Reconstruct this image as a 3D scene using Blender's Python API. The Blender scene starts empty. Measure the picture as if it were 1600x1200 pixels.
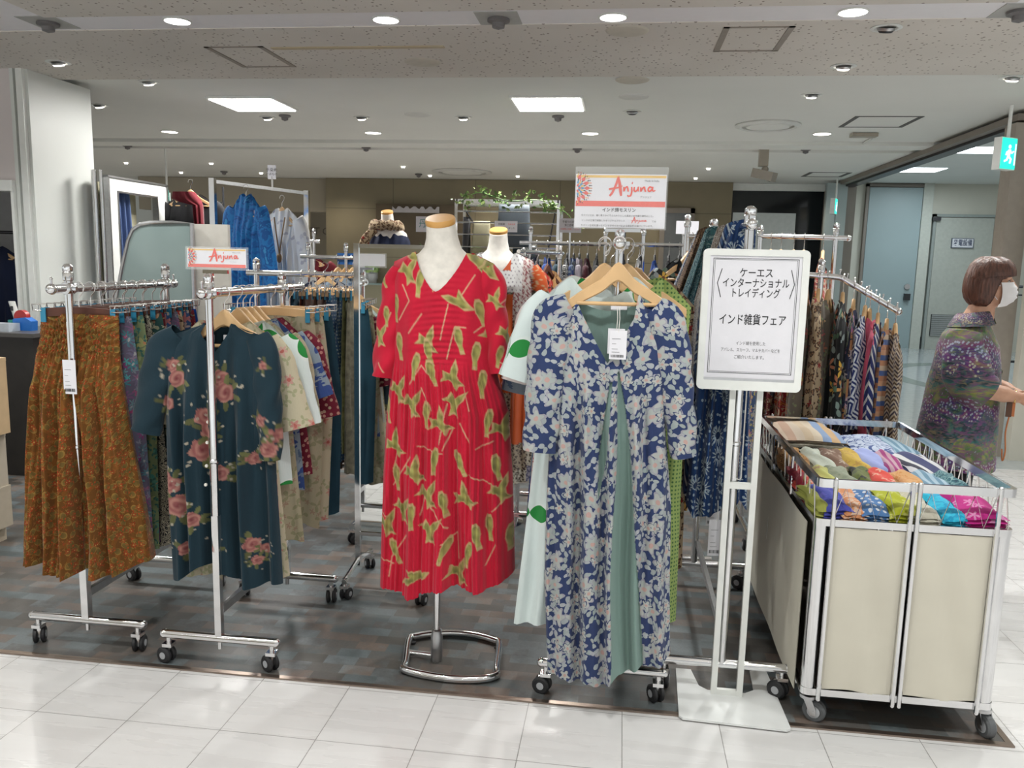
import bpy, math, random
import numpy as np
from mathutils import Vector, Matrix
PI = math.pi
S = bpy.context.scene
COL = S.collection
# ------------------------------------------------------------------ camera
F_PX, YAW, PITCH, ROLL, CAM_H = 1280.43, .12961, .149178, .023725, 1.43
_f = np.array([-math.sin(YAW)*math.cos(PITCH), math.cos(YAW)*math.cos(PITCH), -math.sin(PITCH)])
_r = np.array([math.cos(YAW), math.sin(YAW), 0.]); _d = np.cross(_f, _r)
_c, _s = math.cos(ROLL), math.sin(ROLL)
_R2, _D2 = _c*_r - _s*_d, _s*_r + _c*_d
CAMP = np.array([0, 0, CAM_H])
cam = bpy.data.cameras.new('camera'); cam.sensor_width = 36; cam.lens = 36*F_PX/1600; cam.clip_end = 60
camo = bpy.data.objects.new('camera', cam); COL.objects.link(camo)
camo.matrix_world = Matrix(((_R2[0], -_D2[0], -_f[0], 0), (_R2[1], -_D2[1], -_f[1], 0), (_R2[2], -_D2[2], -_f[2], CAM_H), (0, 0, 0, 1)))
S.camera = camo
def at(x, y, Y):                         # point of the place at depth Y that the photo shows at x, y
    d = _R2*(x-800)/F_PX + _D2*(y-600)/F_PX + _f
    return Vector(CAMP + d*(Y/d[1]))
def onz(x, y, z=0.):
    d = _R2*(x-800)/F_PX + _D2*(y-600)/F_PX + _f
    return Vector(CAMP + d*((z-CAM_H)/d[2]))
# ------------------------------------------------------------------ world, exposure
W = bpy.data.worlds.new('world'); S.world = W; W.use_nodes = True
_n = W.node_tree.nodes; _l = W.node_tree.links; _tc = _n.new('ShaderNodeTexCoord'); _sx = _n.new('ShaderNodeSeparateXYZ'); _mr = _n.new('ShaderNodeMapRange')
_l.new(_tc.outputs['Generated'], _sx.inputs[0]); _l.new(_sx.outputs[2], _mr.inputs[0])      # stands in for the sales floor beyond: lower half raised to brighten the ceilings
for _i, _v in enumerate((-.25, .15, 1.3, .40)): _mr.inputs[_i+1].default_value = _v
_l.new(_mr.outputs[0], _n['Background'].inputs[1]); _n['Background'].inputs[0].default_value = (.97, 1, .99, 1)
S.view_settings.view_transform = 'Standard'; S.view_settings.look = 'None'
S.view_settings.exposure = 0.0; S.view_settings.gamma = 1
S.cycles.max_bounces = 8; S.cycles.diffuse_bounces = 4; S.cycles.transparent_max_bounces = 8
S.cycles.sample_clamp_indirect = 4; S.cycles.caustics_reflective = False; S.cycles.caustics_refractive = False
def lamp(name, kind, loc, energy, color=(1, 1, 1), size=.1, angle=None, blend=.5, rot=(0, 0, 0), size_y=None):
    l = bpy.data.lights.new(name, kind); l.energy = energy; l.color = color
    if kind == 'AREA':
        l.size = size
        if size_y: l.shape = 'RECTANGLE'; l.size_y = size_y
    else: l.shadow_soft_size = size
    if kind == 'SPOT': l.spot_size = angle or 1.9; l.spot_blend = blend
    o = bpy.data.objects.new(name, l); o.location = loc; o.rotation_euler = rot; COL.objects.link(o)
    return o
HC = 2.6
# downlight grid of the strip above the aisle, and the ones before it (behind the camera)
AISLE_LAMPS = [(x, y) for y in (4.17, 1.55, -1.1) for x in (-3.4, -2.3, -1.2, -.1, 1.0, 2.1, 3.2)]
SHOP_LAMPS = [(-4.55, 7.95), (-2.456, 7.97), (-.356, 7.96), (1.73, 7.94)]
PANEL_LAMPS = [(-2.98, 6.47), (-.61, 6.47)]
for x, y in AISLE_LAMPS:
    lamp('aisle_downlight_beam', 'SPOT', (x, y, HC-.03), 53 if y < 4 else 80, (.98, 1, .98), .05, 2.3, .8)
for x, y in SHOP_LAMPS:
    lamp('shop_downlight_beam', 'SPOT', (x, y, HC-.03), 55, (1, .97, .92), .05, 2.2, .7)
# the small adjustable spots, aimed at the goods below them
def aim(a, b): return (Vector(b)-Vector(a)).to_track_quat('-Z', 'Y').to_euler()
for a, b, e in (((-3.75, 5.75, 2.58), (-2.6, 5.9, 1.2), 8), ((-3.4, 5.2, 2.58), (-2.42, 5.8, 1.4), 40), ((-1.95, 6.9, 2.58), (-.66, 4.4, 1.3), 30), ((-1.0, 6.9, 2.58), (-.4, 6.0, 1.2), 25), ((1.15, 5.95, 2.58), (.38, 3.0, 1.2), 30), ((1.15, 4.95, 2.56), (.9, 3.0, .8), 26), ((-4.05, 5.05, 2.56), (-1.87, 2.7, 1.), 26), ((2.4, 5.55, 2.56), (1.1, 3.7, 1.), 26), ((-.4, 4.9, 2.56), (-.6, 2.72, 1.5), 26)):
    lamp('goods_spot_beam', 'SPOT', a, e, (1, .97, .92), .03, .95, .6, aim(a, b))
for x, y in PANEL_LAMPS:
    lamp('panel_beam', 'AREA', (x, y, HC-.03), 60, (1, .98, .94), .46)
for x, y in [(a, b) for b in (9.9, 11.6) for a in (-6.5, -4.2, -2., .2, 2.2)]:
    lamp('back_downlight_beam', 'SPOT', (x, y, HC-.03), 20, (1, .90, .74), .05, 2.4, .7)
for x, y in ((4.55, 12.1), (4.65, 9.9), (6.6, 12.1), (5.2, 14.6)):  # ceiling panel light, plus added lamps without fixtures to brighten the corridor
    lamp('corridor_panel_and_fill', 'AREA', (x, y, 2.95), 26, (.82, .94, 1), .6)
# ------------------------------------------------------------------ nodes
def nd(nt, t, attrs=None, **inp):
    n = nt.nodes.new('ShaderNode'+t)
    for k, v in (attrs or {}).items(): setattr(n, k, v)
    for k, v in inp.items():
        s = n.inputs[int(k[1:])] if k[0] == 'i' and k[1:].isdigit() else n.inputs[k.replace('_', ' ')]
        if isinstance(v, bpy.types.NodeSocket): nt.links.new(v, s)
        elif v is not None:
            if hasattr(s.default_value, '__len__') and not hasattr(v, '__len__'): v = (v,)*len(s.default_value)
            if hasattr(s.default_value, '__len__') and len(s.default_value) == 4 and len(v) == 3: v = (*v, 1)
            s.default_value = v
    return n
def mth(nt, op, a, b=None, c=None, clamp=False):
    kw = {'i0': a}
    if b is not None: kw['i1'] = b
    if c is not None: kw['i2'] = c
    return nd(nt, 'Math', {'operation': op, 'use_clamp': clamp}, **kw).outputs[0]
def vmth(nt, op, a, b=None):
    kw = {'i0': a}
    if b is not None: kw['i1'] = b
    n = nd(nt, 'VectorMath', {'operation': op}, **kw)
    return n.outputs['Value'] if op in ('LENGTH', 'DOT_PRODUCT', 'DISTANCE') else n.outputs[0]
def mix(nt, fac, a, b):
    n = nt.nodes.new('ShaderNodeMix'); n.data_type = 'RGBA'
    for s, v in ((n.inputs[0], fac), (n.inputs[6], a), (n.inputs[7], b)):
        if isinstance(v, bpy.types.NodeSocket): nt.links.new(v, s)
        else: s.default_value = v if not hasattr(v, '__len__') else ((*v, 1) if len(v) == 3 else v)
    return n.outputs[2]
def ramp(nt, fac, stops, const=False):
    n = nd(nt, 'ValToRGB', i0=fac); cr = n.color_ramp
    if const: cr.interpolation = 'CONSTANT'
    while len(cr.elements) < len(stops): cr.elements.new(.5)
    for e, (p, c) in zip(cr.elements, stops): e.position = p; e.color = (*c, 1)
    return n.outputs[0]
MATS = {}
def newmat(name):
    m = bpy.data.materials.new(name); m.use_nodes = True; MATS[name] = m
    return m, m.node_tree, m.node_tree.nodes['Principled BSDF']
def setp(nt, b, **kw):
    for k, v in kw.items():
        s = b.inputs[k.replace('_', ' ')]
        if isinstance(v, bpy.types.NodeSocket): nt.links.new(v, s)
        else: s.default_value = (*v, 1) if hasattr(v, '__len__') and len(v) == 3 and s.type == 'RGBA' else v
def mat(name, col, rough=.5, metal=0., noise=.05, scale=20., bump=0., **kw):
    m, nt, b = newmat(name)
    tc = nd(nt, 'TexCoord').outputs['Object']
    nz = nd(nt, 'TexNoise', Vector=tc, Scale=scale, Detail=3.)
    hi = [min(1, c*(1+noise)) for c in col]; lo = [c*(1-noise) for c in col]
    setp(nt, b, Base_Color=ramp(nt, nz.outputs[0], [(.3, lo), (.7, hi)]), Roughness=rough, Metallic=metal, **kw)
    if bump: setp(nt, b, Normal=nd(nt, 'Bump', Strength=bump, Distance=.002, Height=nz.outputs[0]).outputs[0])
    return m
def emit(name, col, s):
    m, nt, b = newmat(name); setp(nt, b, Base_Color=col, Emission_Color=col, Emission_Strength=s); return m
# ------------------------------------------------------------------ mesh building
class MB:
    def __init__(s): s.v = []; s.f = []; s.m = []; s.uv = {}; s.mi = 0
    def add(s, vs, fs, mi=None):
        o = len(s.v); s.v += [tuple(map(float, p)) for p in vs]
        s.f += [tuple(i+o for i in f) for f in fs]; s.m += [s.mi if mi is None else mi]*len(fs); return o
    def box(s, a, b, mi=None):
        (x0, y0, z0), (x1, y1, z1) = a, b
        s.add([(x0, y0, z0), (x1, y0, z0), (x1, y1, z0), (x0, y1, z0), (x0, y0, z1), (x1, y0, z1), (x1, y1, z1), (x0, y1, z1)],
              [(0, 3, 2, 1), (4, 5, 6, 7), (0, 1, 5, 4), (1, 2, 6, 5), (2, 3, 7, 6), (3, 0, 4, 7)], mi); return s
    def cbox(s, c, d, mi=None, M=None):
        c = Vector(c); h = Vector(d)/2; vs = []
        for z in (-1, 1):
            for x, y in ((-1, -1), (1, -1), (1, 1), (-1, 1)):
                p = Vector((x*h.x, y*h.y, z*h.z)); vs.append(c+(M@p if M else p))
        s.add(vs, [(0, 3, 2, 1), (4, 5, 6, 7), (0, 1, 5, 4), (1, 2, 6, 5), (2, 3, 7, 6), (3, 0, 4, 7)], mi); return s
    def rings(s, rs, closed=False, cap=True, mi=None):
        n = len(rs[0]); fs = []; k = len(rs)
        for i in range(k if closed else k-1):
            a, b = i*n, ((i+1) % k)*n
            fs += [(a+j, a+(j+1) % n, b+(j+1) % n, b+j) for j in range(n)]
        if cap and not closed: fs += [tuple(range(n))[::-1], tuple(range((k-1)*n, k*n))]
        s.add([p for r in rs for p in r], fs, mi); return s
    def tube(s, pts, r, n=10, closed=False, cap=True, mi=None):
        P = [Vector(p) for p in pts]; k = len(P); rr = r if hasattr(r, '__len__') else [r]*k
        T = []
        for i in range(k):
            if closed: t = P[(i+1) % k]-P[i-1]
            else: t = P[min(i+1, k-1)]-P[max(i-1, 0)]
            T.append(t.normalized())
        u = T[0].orthogonal().normalized(); rs = []
        for i in range(k):
            u = (u-T[i]*u.dot(T[i])).normalized(); w = T[i].cross(u)
            rs.append([P[i]+rr[i]*(u*math.cos(2*PI*j/n)+w*math.sin(2*PI*j/n)) for j in range(n)])
        return s.rings(rs, closed, cap, mi)
    def rod(s, a, b, r, n=12, mi=None): return s.tube([Vector(a), Vector(b)], r, n, mi=mi)
    def lathe(s, prof, c=(0, 0, 0), n=20, axis='Z', mi=None, cap=True):
        rs = []; c = Vector(c)
        for r, z in prof:
            ring = []
            for j in range(n):
                a = 2*PI*j/n; p = (r*math.cos(a), r*math.sin(a), z)
                if axis == 'X': p = (p[2], p[0], p[1])
                elif axis == 'Y': p = (p[1], p[2], p[0])
                ring.append(c+Vector(p))
            rs.append(ring)
        return s.rings(rs, False, cap, mi)
    def prism(s, poly, y0, y1, mi=None, plane='XZ'):     # outline extruded along the third axis
        n = len(poly)
        def q(p, y): return (p[0], y, p[1]) if plane == 'XZ' else ((p[0], p[1], y) if plane == 'XY' else (y, p[0], p[1]))
        s.add([q(p, y0) for p in poly]+[q(p, y1) for p in poly],
              [tuple(range(n)), tuple(range(2*n-1, n-1, -1))]+[(i, i+n, (i+1) % n+n, (i+1) % n) for i in range(n)], mi); return s
    def blob(s, c, r, n=12, k=8, mi=None):
        rx, ry, rz = r if hasattr(r, '__len__') else (r, r, r); rs = []
        for i in range(k+1):
            t = PI*(i/k*.98+.01)
            rs.append([(c[0]+rx*math.sin(t)*math.cos(2*PI*j/n), c[1]+ry*math.sin(t)*math.sin(2*PI*j/n), c[2]-rz*math.cos(t)) for j in range(n)])
        return s.rings(rs, mi=mi)
    def xf(s, M): s.v = [tuple(M@Vector(p)) for p in s.v]; return s
def wloc(o):
    p = Vector((0, 0, 0))
    while o: p += o.location; o = o.parent
    return p
def link_mesh(name, V, Fc, mats, parent=None, smooth=True, midx=None, uv=None, colors=None, mask=None, loc=None):
    me = bpy.data.meshes.new(name); off = wloc(parent) if parent else Vector(loc or (0, 0, 0))
    V = np.asarray(V, float)-np.array(off)
    me.from_pydata(V.tolist(), [], Fc)
    for m in (mats if isinstance(mats, (list, tuple)) else [mats]): me.materials.append(m)
    if midx is not None: me.polygons.foreach_set('material_index', midx)
    me.polygons.foreach_set('use_smooth', [bool(smooth)]*len(me.polygons))
    if uv is not None:
        li = np.zeros(len(me.loops), int); me.loops.foreach_get('vertex_index', li)
        l = me.uv_layers.new(name='UVMap'); l.data.foreach_set('uv', np.asarray(uv, float)[li].ravel())
    if colors is not None:
        ca = me.color_attributes.new('print', 'FLOAT_COLOR', 'POINT')
        c4 = np.ones((len(V), 4)); c4[:, :3] = colors; ca.data.foreach_set('color', c4.ravel())
    if mask is not None:
        a = me.attributes.new('mask', 'FLOAT', 'POINT'); a.data.foreach_set('value', np.asarray(mask, float))
    if smooth == 'auto':
        me.set_sharp_from_angle(angle=.6)
    o = bpy.data.objects.new(name, me); COL.objects.link(o)
    if parent: o.parent = parent
    elif loc is not None: o.location = loc
    return o
def build(mb, name, mats, parent=None, smooth='auto', loc=None):
    return link_mesh(name, mb.v, mb.f, mats, parent, smooth, mb.m, loc=loc)
def tag(o, label, cat, group=None, kind=None):
    if label: o['label'] = label
    if cat: o['category'] = cat
    if group: o['group'] = group
    if kind: o['kind'] = kind
    return o
def thing(name, label, cat, loc=(0, 0, 0), group=None):
    o = bpy.data.objects.new(name, None); o.empty_display_size = .05; o.location = loc; COL.objects.link(o)
    return tag(o, label, cat, group)
def struct(mb, name, m, smooth='auto'):
    o = build(mb, name, m, None, smooth); o['kind'] = 'structure'; return o
def kids(o): return [c for c in KIDS.get(o.name, [])]
def copy_tree(o, parent=None):
    c = o.copy(); COL.objects.link(c); c.parent = parent
    for ch in list(o.children): copy_tree(ch, c)
    return c
_txt = {}
def text_mb(body, size, align='CENTER', bold=0.):
    cu = bpy.data.curves.new('t', 'FONT'); cu.body = body; cu.size = size; cu.align_x = align; cu.align_y = 'CENTER'
    cu.offset = bold; cu.resolution_u = 3; cu.space_line = 1.0
    o = bpy.data.objects.new('t', cu); COL.objects.link(o)
    dg = bpy.context.evaluated_depsgraph_get()
    me = bpy.data.meshes.new_from_object(o.evaluated_get(dg))
    V = [tuple(v.co) for v in me.vertices]; Fc = [tuple(p.vertices) for p in me.polygons]
    bpy.data.objects.remove(o); bpy.data.curves.remove(cu); bpy.data.meshes.remove(me)
    return V, Fc
def text(mb, body, size, o, ux=(1, 0, 0), uz=(0, 0, 1), align='CENTER', bold=0., sx=1., mi=None, width=None, shear=0.):
    V, Fc = text_mb(body, size, align, bold)
    if width and V:
        xs = [v[0] for v in V]; k = width/(max(xs)-min(xs)); sx = k
    O = Vector(o); X = Vector(ux); Z = Vector(uz)
    mb.add([O+X*((v[0]+shear*v[1])*sx)+Z*v[1] for v in V], Fc, mi)
def stroke(mb, pts, w, o, ux=(1, 0, 0), uz=(0, 0, 1), mi=None, k=6):
    # flat brush stroke through pts (x, z) with half-widths w, smooth
    P = [Vector((p[0], p[1])) for p in pts]; n = len(P); ws = w if hasattr(w, '__len__') else [w]*n
    Q = []; WW = []
    for i in range(n-1):
        p0, p1, p2, p3 = P[max(i-1, 0)], P[i], P[i+1], P[min(i+2, n-1)]
        for j in range(k):
            t = j/k
            Q.append(.5*((2*p1)+(p2-p0)*t+(2*p0-5*p1+4*p2-p3)*t*t+(3*p1-p0-3*p2+p3)*t**3)); WW.append(ws[i]*(1-t)+ws[i+1]*t)
    Q.append(P[-1]); WW.append(ws[-1]); O = Vector(o); X = Vector(ux); Z = Vector(uz); vs = []
    for i, q in enumerate(Q):
        t = (Q[min(i+1, len(Q)-1)]-Q[max(i-1, 0)]); t = t.normalized() if t.length else Vector((1, 0)); nn = Vector((-t.y, t.x))
        for sg in (-1, 1):
            r = q+nn*sg*WW[i]; vs.append(O+X*r.x+Z*r.y-Vector((0, 8e-6*i, 0)))
    mb.add(vs, [(2*i, 2*i+2, 2*i+3, 2*i+1) for i in range(len(Q)-1)], mi)
def smooth_pts(pts, k=6, closed=False):
    P = [Vector(p) for p in pts]; n = len(P); Q = []
    for i in range(n if closed else n-1):
        g = (lambda j: P[j % n]) if closed else (lambda j: P[min(max(j, 0), n-1)])
        p0, p1, p2, p3 = g(i-1), g(i), g(i+1), g(i+2)
        for j in range(k):
            t = j/k; Q.append(.5*((2*p1)+(p2-p0)*t+(2*p0-5*p1+4*p2-p3)*t*t+(3*p1-p0-3*p2+p3)*t**3))
    if not closed: Q.append(P[-1])
    return Q
# ------------------------------------------------------------------ plain materials
chrome = mat('chrome', (.78, .78, .79), .13, 1., .03)
steel = mat('brushed_steel', (.55, .55, .56), .32, 1., .06, 60)
rubber = mat('black_rubber', (.018, .018, .02), .55)
hubm = mat('grey_hub', (.42, .43, .45), .35)
hang_wood = mat('pale_beech', (.62, .40, .20), .42, 0, .12, 9)
dark_wood = mat('dark_brown_wood', (.10, .035, .022), .38, 0, .25, 12)
cap_wood = mat('varnished_cap_wood', (.66, .35, .10), .35, 0, .1, 14)
linen = mat('cream_mannequin_linen', (.74, .70, .64), .85, 0, .09, 34, .15)
wire = mat('hook_wire', (.72, .70, .68), .2, 1.)
blue_clip = mat('blue_clip_rubber', (.03, .22, .36), .45)
paper = mat('white_paper', (.74, .73, .77), .6, 0, .02)
ink = mat('black_ink', (.018, .018, .02), .6)
grey_ink = mat('grey_ink', (.16, .16, .17), .6)
coral = mat('coral_ink', (.78, .12, .09), .5)
gold_ink = mat('gold_ink', (.80, .52, .14), .5)
blue_ink = mat('blue_ink', (.08, .30, .55), .5)
white_paint = mat('white_sign_paint', (.78, .79, .76), .3, 0, .03)
dark_metal = mat('dark_steel', (.06, .06, .065), .35, .8)
brass = mat('bronze_edge_strip', (.30, .24, .20), .3, .9)
string_m = mat('tag_string', (.75, .73, .68), .8)
canvas = mat('cream_canvas', (.60, .565, .475), .85, 0, .04, 5, .1)
navy = mat('navy_felt', (.012, .016, .03), .9)
m, nt, b = newmat('clear_acrylic'); setp(nt, b, Base_Color=(.95, .97, .98), Roughness=.05, Transmission_Weight=.0, Alpha=.07); acrylic = m
m, nt, b = newmat('mirror_glass'); setp(nt, b, Base_Color=(.86, .88, .87), Roughness=.015, Metallic=1.); mirror_m = m
m, nt, b = newmat('dark_shop_glass'); setp(nt, b, Base_Color=(.012, .014, .016), Roughness=.06); dark_glass = m
m, nt, b = newmat('frosted_grey_glass')
nz = nd(nt, 'TexNoise', Vector=nd(nt, 'TexCoord').outputs['Object'], Scale=2.5, Detail=2.)
setp(nt, b, Base_Color=ramp(nt, nz.outputs[0], [(.3, (.19, .25, .24)), (.7, (.27, .34, .33))]), Roughness=.22); frost = m
# ------------------------------------------------------------------ floor, carpet, ceilings, walls
def tile_mat():
    m, nt, b = newmat('pale_stone_tiles'); P = nd(nt, 'NewGeometry').outputs['Position']
    s = nd(nt, 'SeparateXYZ', i0=P).outputs
    tx = mth(nt, 'DIVIDE', mth(nt, 'ADD', s[0], 20*.303+2.062), .303); ty = mth(nt, 'DIVIDE', mth(nt, 'ADD', s[1], 30*.3-2.471), .3)
    fx, fy = mth(nt, 'FRACT', tx), mth(nt, 'FRACT', ty)
    ex = mth(nt, 'ABSOLUTE', mth(nt, 'SUBTRACT', fx, .5)); ey = mth(nt, 'ABSOLUTE', mth(nt, 'SUBTRACT', fy, .5))
    g = mth(nt, 'GREATER_THAN', mth(nt, 'MAXIMUM', ex, ey), .4955)
    cell = nd(nt, 'CombineXYZ', i0=mth(nt, 'FLOOR', tx), i1=mth(nt, 'FLOOR', ty)).outputs[0]
    wn = nd(nt, 'TexWhiteNoise', Vector=cell).outputs
    pv = vmth(nt, 'ADD', vmth(nt, 'MULTIPLY', P, (1.2, 9, 1)), vmth(nt, 'MULTIPLY', wn['Color'], (7, 7, 7)))
    st = nd(nt, 'TexNoise', Vector=pv, Scale=1.6, Detail=5., Roughness=.55).outputs[0]
    st2 = nd(nt, 'TexNoise', Vector=P, Scale=2.2, Detail=3.).outputs[0]
    c = ramp(nt, mth(nt, 'ADD', mth(nt, 'MULTIPLY', st, .7), mth(nt, 'MULTIPLY', st2, .3)), [(.30, (.61, .597, .59)), (.66, (.695, .686, .68))])
    c = mix(nt, mth(nt, 'MULTIPLY', wn['Value'], .18), c, (.62, .60, .58))
    c = mix(nt, mth(nt, 'MULTIPLY', g, .72), c, (.12, .11, .10))
    setp(nt, b, Base_Color=c, Roughness=ramp(nt, st, [(.3, (.22,)*3), (.7, (.34,)*3)])); return m
tiles = tile_mat()
def carpet_mat():
    m, nt, b = newmat('patchwork_plank_carpet'); P = nd(nt, 'NewGeometry').outputs['Position']
    s = nd(nt, 'SeparateXYZ', i0=P).outputs
    row = mth(nt, 'FLOOR', mth(nt, 'DIVIDE', mth(nt, 'ADD', s[1], 50), .06))
    off = nd(nt, 'TexWhiteNoise', {'noise_dimensions': '1D'}, W=row).outputs['Value']
    cx = mth(nt, 'FLOOR', mth(nt, 'ADD', mth(nt, 'DIVIDE', mth(nt, 'ADD', s[0], 50), .115), off))
    wn = nd(nt, 'TexWhiteNoise', Vector=nd(nt, 'CombineXYZ', i0=cx, i1=row).outputs[0]).outputs
    n1 = nd(nt, 'TexNoise', Vector=P, Scale=7., Detail=6., Roughness=.65).outputs[0]
    n2 = nd(nt, 'TexNoise', Vector=P, Scale=150., Detail=2.).outputs[0]
    v = mth(nt, 'ADD', mth(nt, 'MULTIPLY', wn['Value'], .55), mth(nt, 'MULTIPLY', n1, .45))
    c = ramp(nt, v, [(.2, (.075, .068, .058)), (.32, (.125, .115, .105)), (.42, (.10, .125, .13)), (.52, (.17, .20, .21)), (.62, (.10, .098, .095)), (.72, (.20, .145, .115)), (.84, (.21, .25, .26))])
    c = mix(nt, mth(nt, 'ADD', mth(nt, 'MULTIPLY', n2, .35), .18), c, (.035, .033, .030))
    setp(nt, b, Base_Color=c, Roughness=ramp(nt, n1, [(.3, (.34,)*3), (.7, (.6,)*3)])); return m
carpet = carpet_mat()
def speckle_mat():
    m, nt, b = newmat('fissured_ceiling_board'); P = nd(nt, 'NewGeometry').outputs['Position']
    vz = nd(nt, 'TexVoronoi', {'feature': 'F1'}, Vector=vmth(nt, 'MULTIPLY', P, (1, .8, 1)), Scale=30.).outputs
    nz = nd(nt, 'TexNoise', Vector=P, Scale=60., Detail=3.).outputs[0]
    pit = mth(nt, 'LESS_THAN', mth(nt, 'ADD', vz['Distance'], mth(nt, 'MULTIPLY', nz, .35)), .36)
    big = nd(nt, 'TexNoise', Vector=P, Scale=1.3, Detail=2.).outputs[0]
    c = ramp(nt, big, [(.3, (.66, .62, .565)), (.7, (.74, .70, .645))])
    c = mix(nt, mth(nt, 'MULTIPLY', pit, .85), c, (.22, .18, .15))
    setp(nt, b, Base_Color=c, Roughness=.9); return m
speckle = speckle_mat()
ceil_white = mat('smooth_white_ceiling', (.78, .78, .74), .8, 0, .02, 1.5)
strip_white = mat('white_ceiling_panel', (.86, .84, .86), .5, 0, .01)
def panel_wall(name, col, pw, ph, ox=0., oz=0.):
    m, nt, b = newmat(name); P = nd(nt, 'NewGeometry').outputs['Position']; s = nd(nt, 'SeparateXYZ', i0=P).outputs
    ex = mth(nt, 'ABSOLUTE', mth(nt, 'SUBTRACT', mth(nt, 'FRACT', mth(nt, 'DIVIDE', mth(nt, 'ADD', mth(nt, 'ADD', s[0], s[1]), 60+ox), pw)), .5))
    ez = mth(nt, 'ABSOLUTE', mth(nt, 'SUBTRACT', mth(nt, 'FRACT', mth(nt, 'DIVIDE', mth(nt, 'ADD', s[2], oz), ph)), .5))
    g = mth(nt, 'MAXIMUM', mth(nt, 'GREATER_THAN', ex, .5-.007/pw), mth(nt, 'GREATER_THAN', ez, .5-.007/ph))
    nz = nd(nt, 'TexNoise', Vector=P, Scale=1.8, Detail=5.).outputs[0]
    c = ramp(nt, nz, [(.3, [k*.9 for k in col]), (.7, [min(1, k*1.08) for k in col])])
    setp(nt, b, Base_Color=mix(nt, mth(nt, 'MULTIPLY', g, .5), c, [k*.35 for k in col]), Roughness=.55); return m
beige_wall = panel_wall('beige_stone_panels', (.23, .195, .125), 1.25, .72)
art_wall = mat('taupe_gallery_wall', (.36, .32, .25), .8, 0, .03, 2)
brown_panel = mat('dark_brown_panel', (.10, .075, .045), .6, 0, .1, 4)
grey_door = mat('blue_grey_door_paint', (.33, .41, .42), .4, 0, .02, 2)
grey_wall = mat('grey_partition_paint', (.36, .42, .42), .5, 0, .02, 2)
cream_wall = mat('cream_corridor_wall', (.60, .58, .50), .8, 0, .03, 3)
white_col = mat('white_column_paint', (.66, .68, .65), .45, 0, .015, 2)
pink_wall = mat('pinkish_white_wall', (.66, .60, .59), .6, 0, .02, 2)
dark_brown = mat('taupe_post', (.23, .20, .17), .5, 0, .05, 4)
lamp_glow = emit('lamp_glow', (1, .98, .95), 9.)
warm_glow = emit('warm_lamp_glow', (1, .93, .82), 9.)
cool_glow = emit('cool_lamp_glow', (.85, .95, 1), 7.)
exit_glow = emit('exit_sign_green_glow', (.02, .75, .55), 1.1)
exit_white = emit('exit_sign_white_glow', (.75, 1, .95), 1.2)
# ------------------------------------------------------------------ printed cloth (pattern on the cloth's own uv, in metres)
def cloth_out(nt, b, uv, c, rough=.85, bump=.25, weave=260.):
    n = nd(nt, 'TexNoise', Vector=vmth(nt, 'MULTIPLY', uv, (1, .25, 1)), Scale=weave, Detail=2.).outputs[0]
    w = nd(nt, 'TexNoise', Vector=vmth(nt, 'MULTIPLY', uv, (1, .4, 1)), Scale=22., Detail=3.).outputs[0]
    h = mth(nt, 'ADD', mth(nt, 'MULTIPLY', n, .35), mth(nt, 'MULTIPLY', w, 1.))
    setp(nt, b, Base_Color=c, Roughness=rough, Normal=nd(nt, 'Bump', Strength=bump, Distance=.006, Height=h).outputs[0], Sheen_Weight=.12, Specular_IOR_Level=.25)
def uvof(nt): return nd(nt, 'UVMap', {'uv_map': 'UVMap'}).outputs[0]
def cellpos(nt, uv, sc, off=(0, 0, 0), rnd=.75):
    p = vmth(nt, 'ADD', vmth(nt, 'MULTIPLY', uv, (sc, sc, 0)), off)
    v = nd(nt, 'TexVoronoi', {'feature': 'F1', 'voronoi_dimensions': '2D'}, Vector=p, Scale=1., Randomness=rnd).outputs
    return p, v
def polar(nt, p, v):
    l = nd(nt, 'SeparateXYZ', i0=vmth(nt, 'SUBTRACT', p, v['Position'])).outputs
    rnd = nd(nt, 'SeparateColor', i0=v['Color']).outputs
    ang = mth(nt, 'ADD', mth(nt, 'ARCTAN2', l[1], l[0]), mth(nt, 'MULTIPLY', rnd[0], 6.28))
    return ang, v['Distance'], rnd
def petal(nt, ang, rad, n, R, k):
    r = mth(nt, 'MULTIPLY', mth(nt, 'ADD', mth(nt, 'MULTIPLY', mth(nt, 'COSINE', mth(nt, 'MULTIPLY', ang, float(n))), k), 1-k), R)
    return mth(nt, 'LESS_THAN', rad, r)
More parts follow.
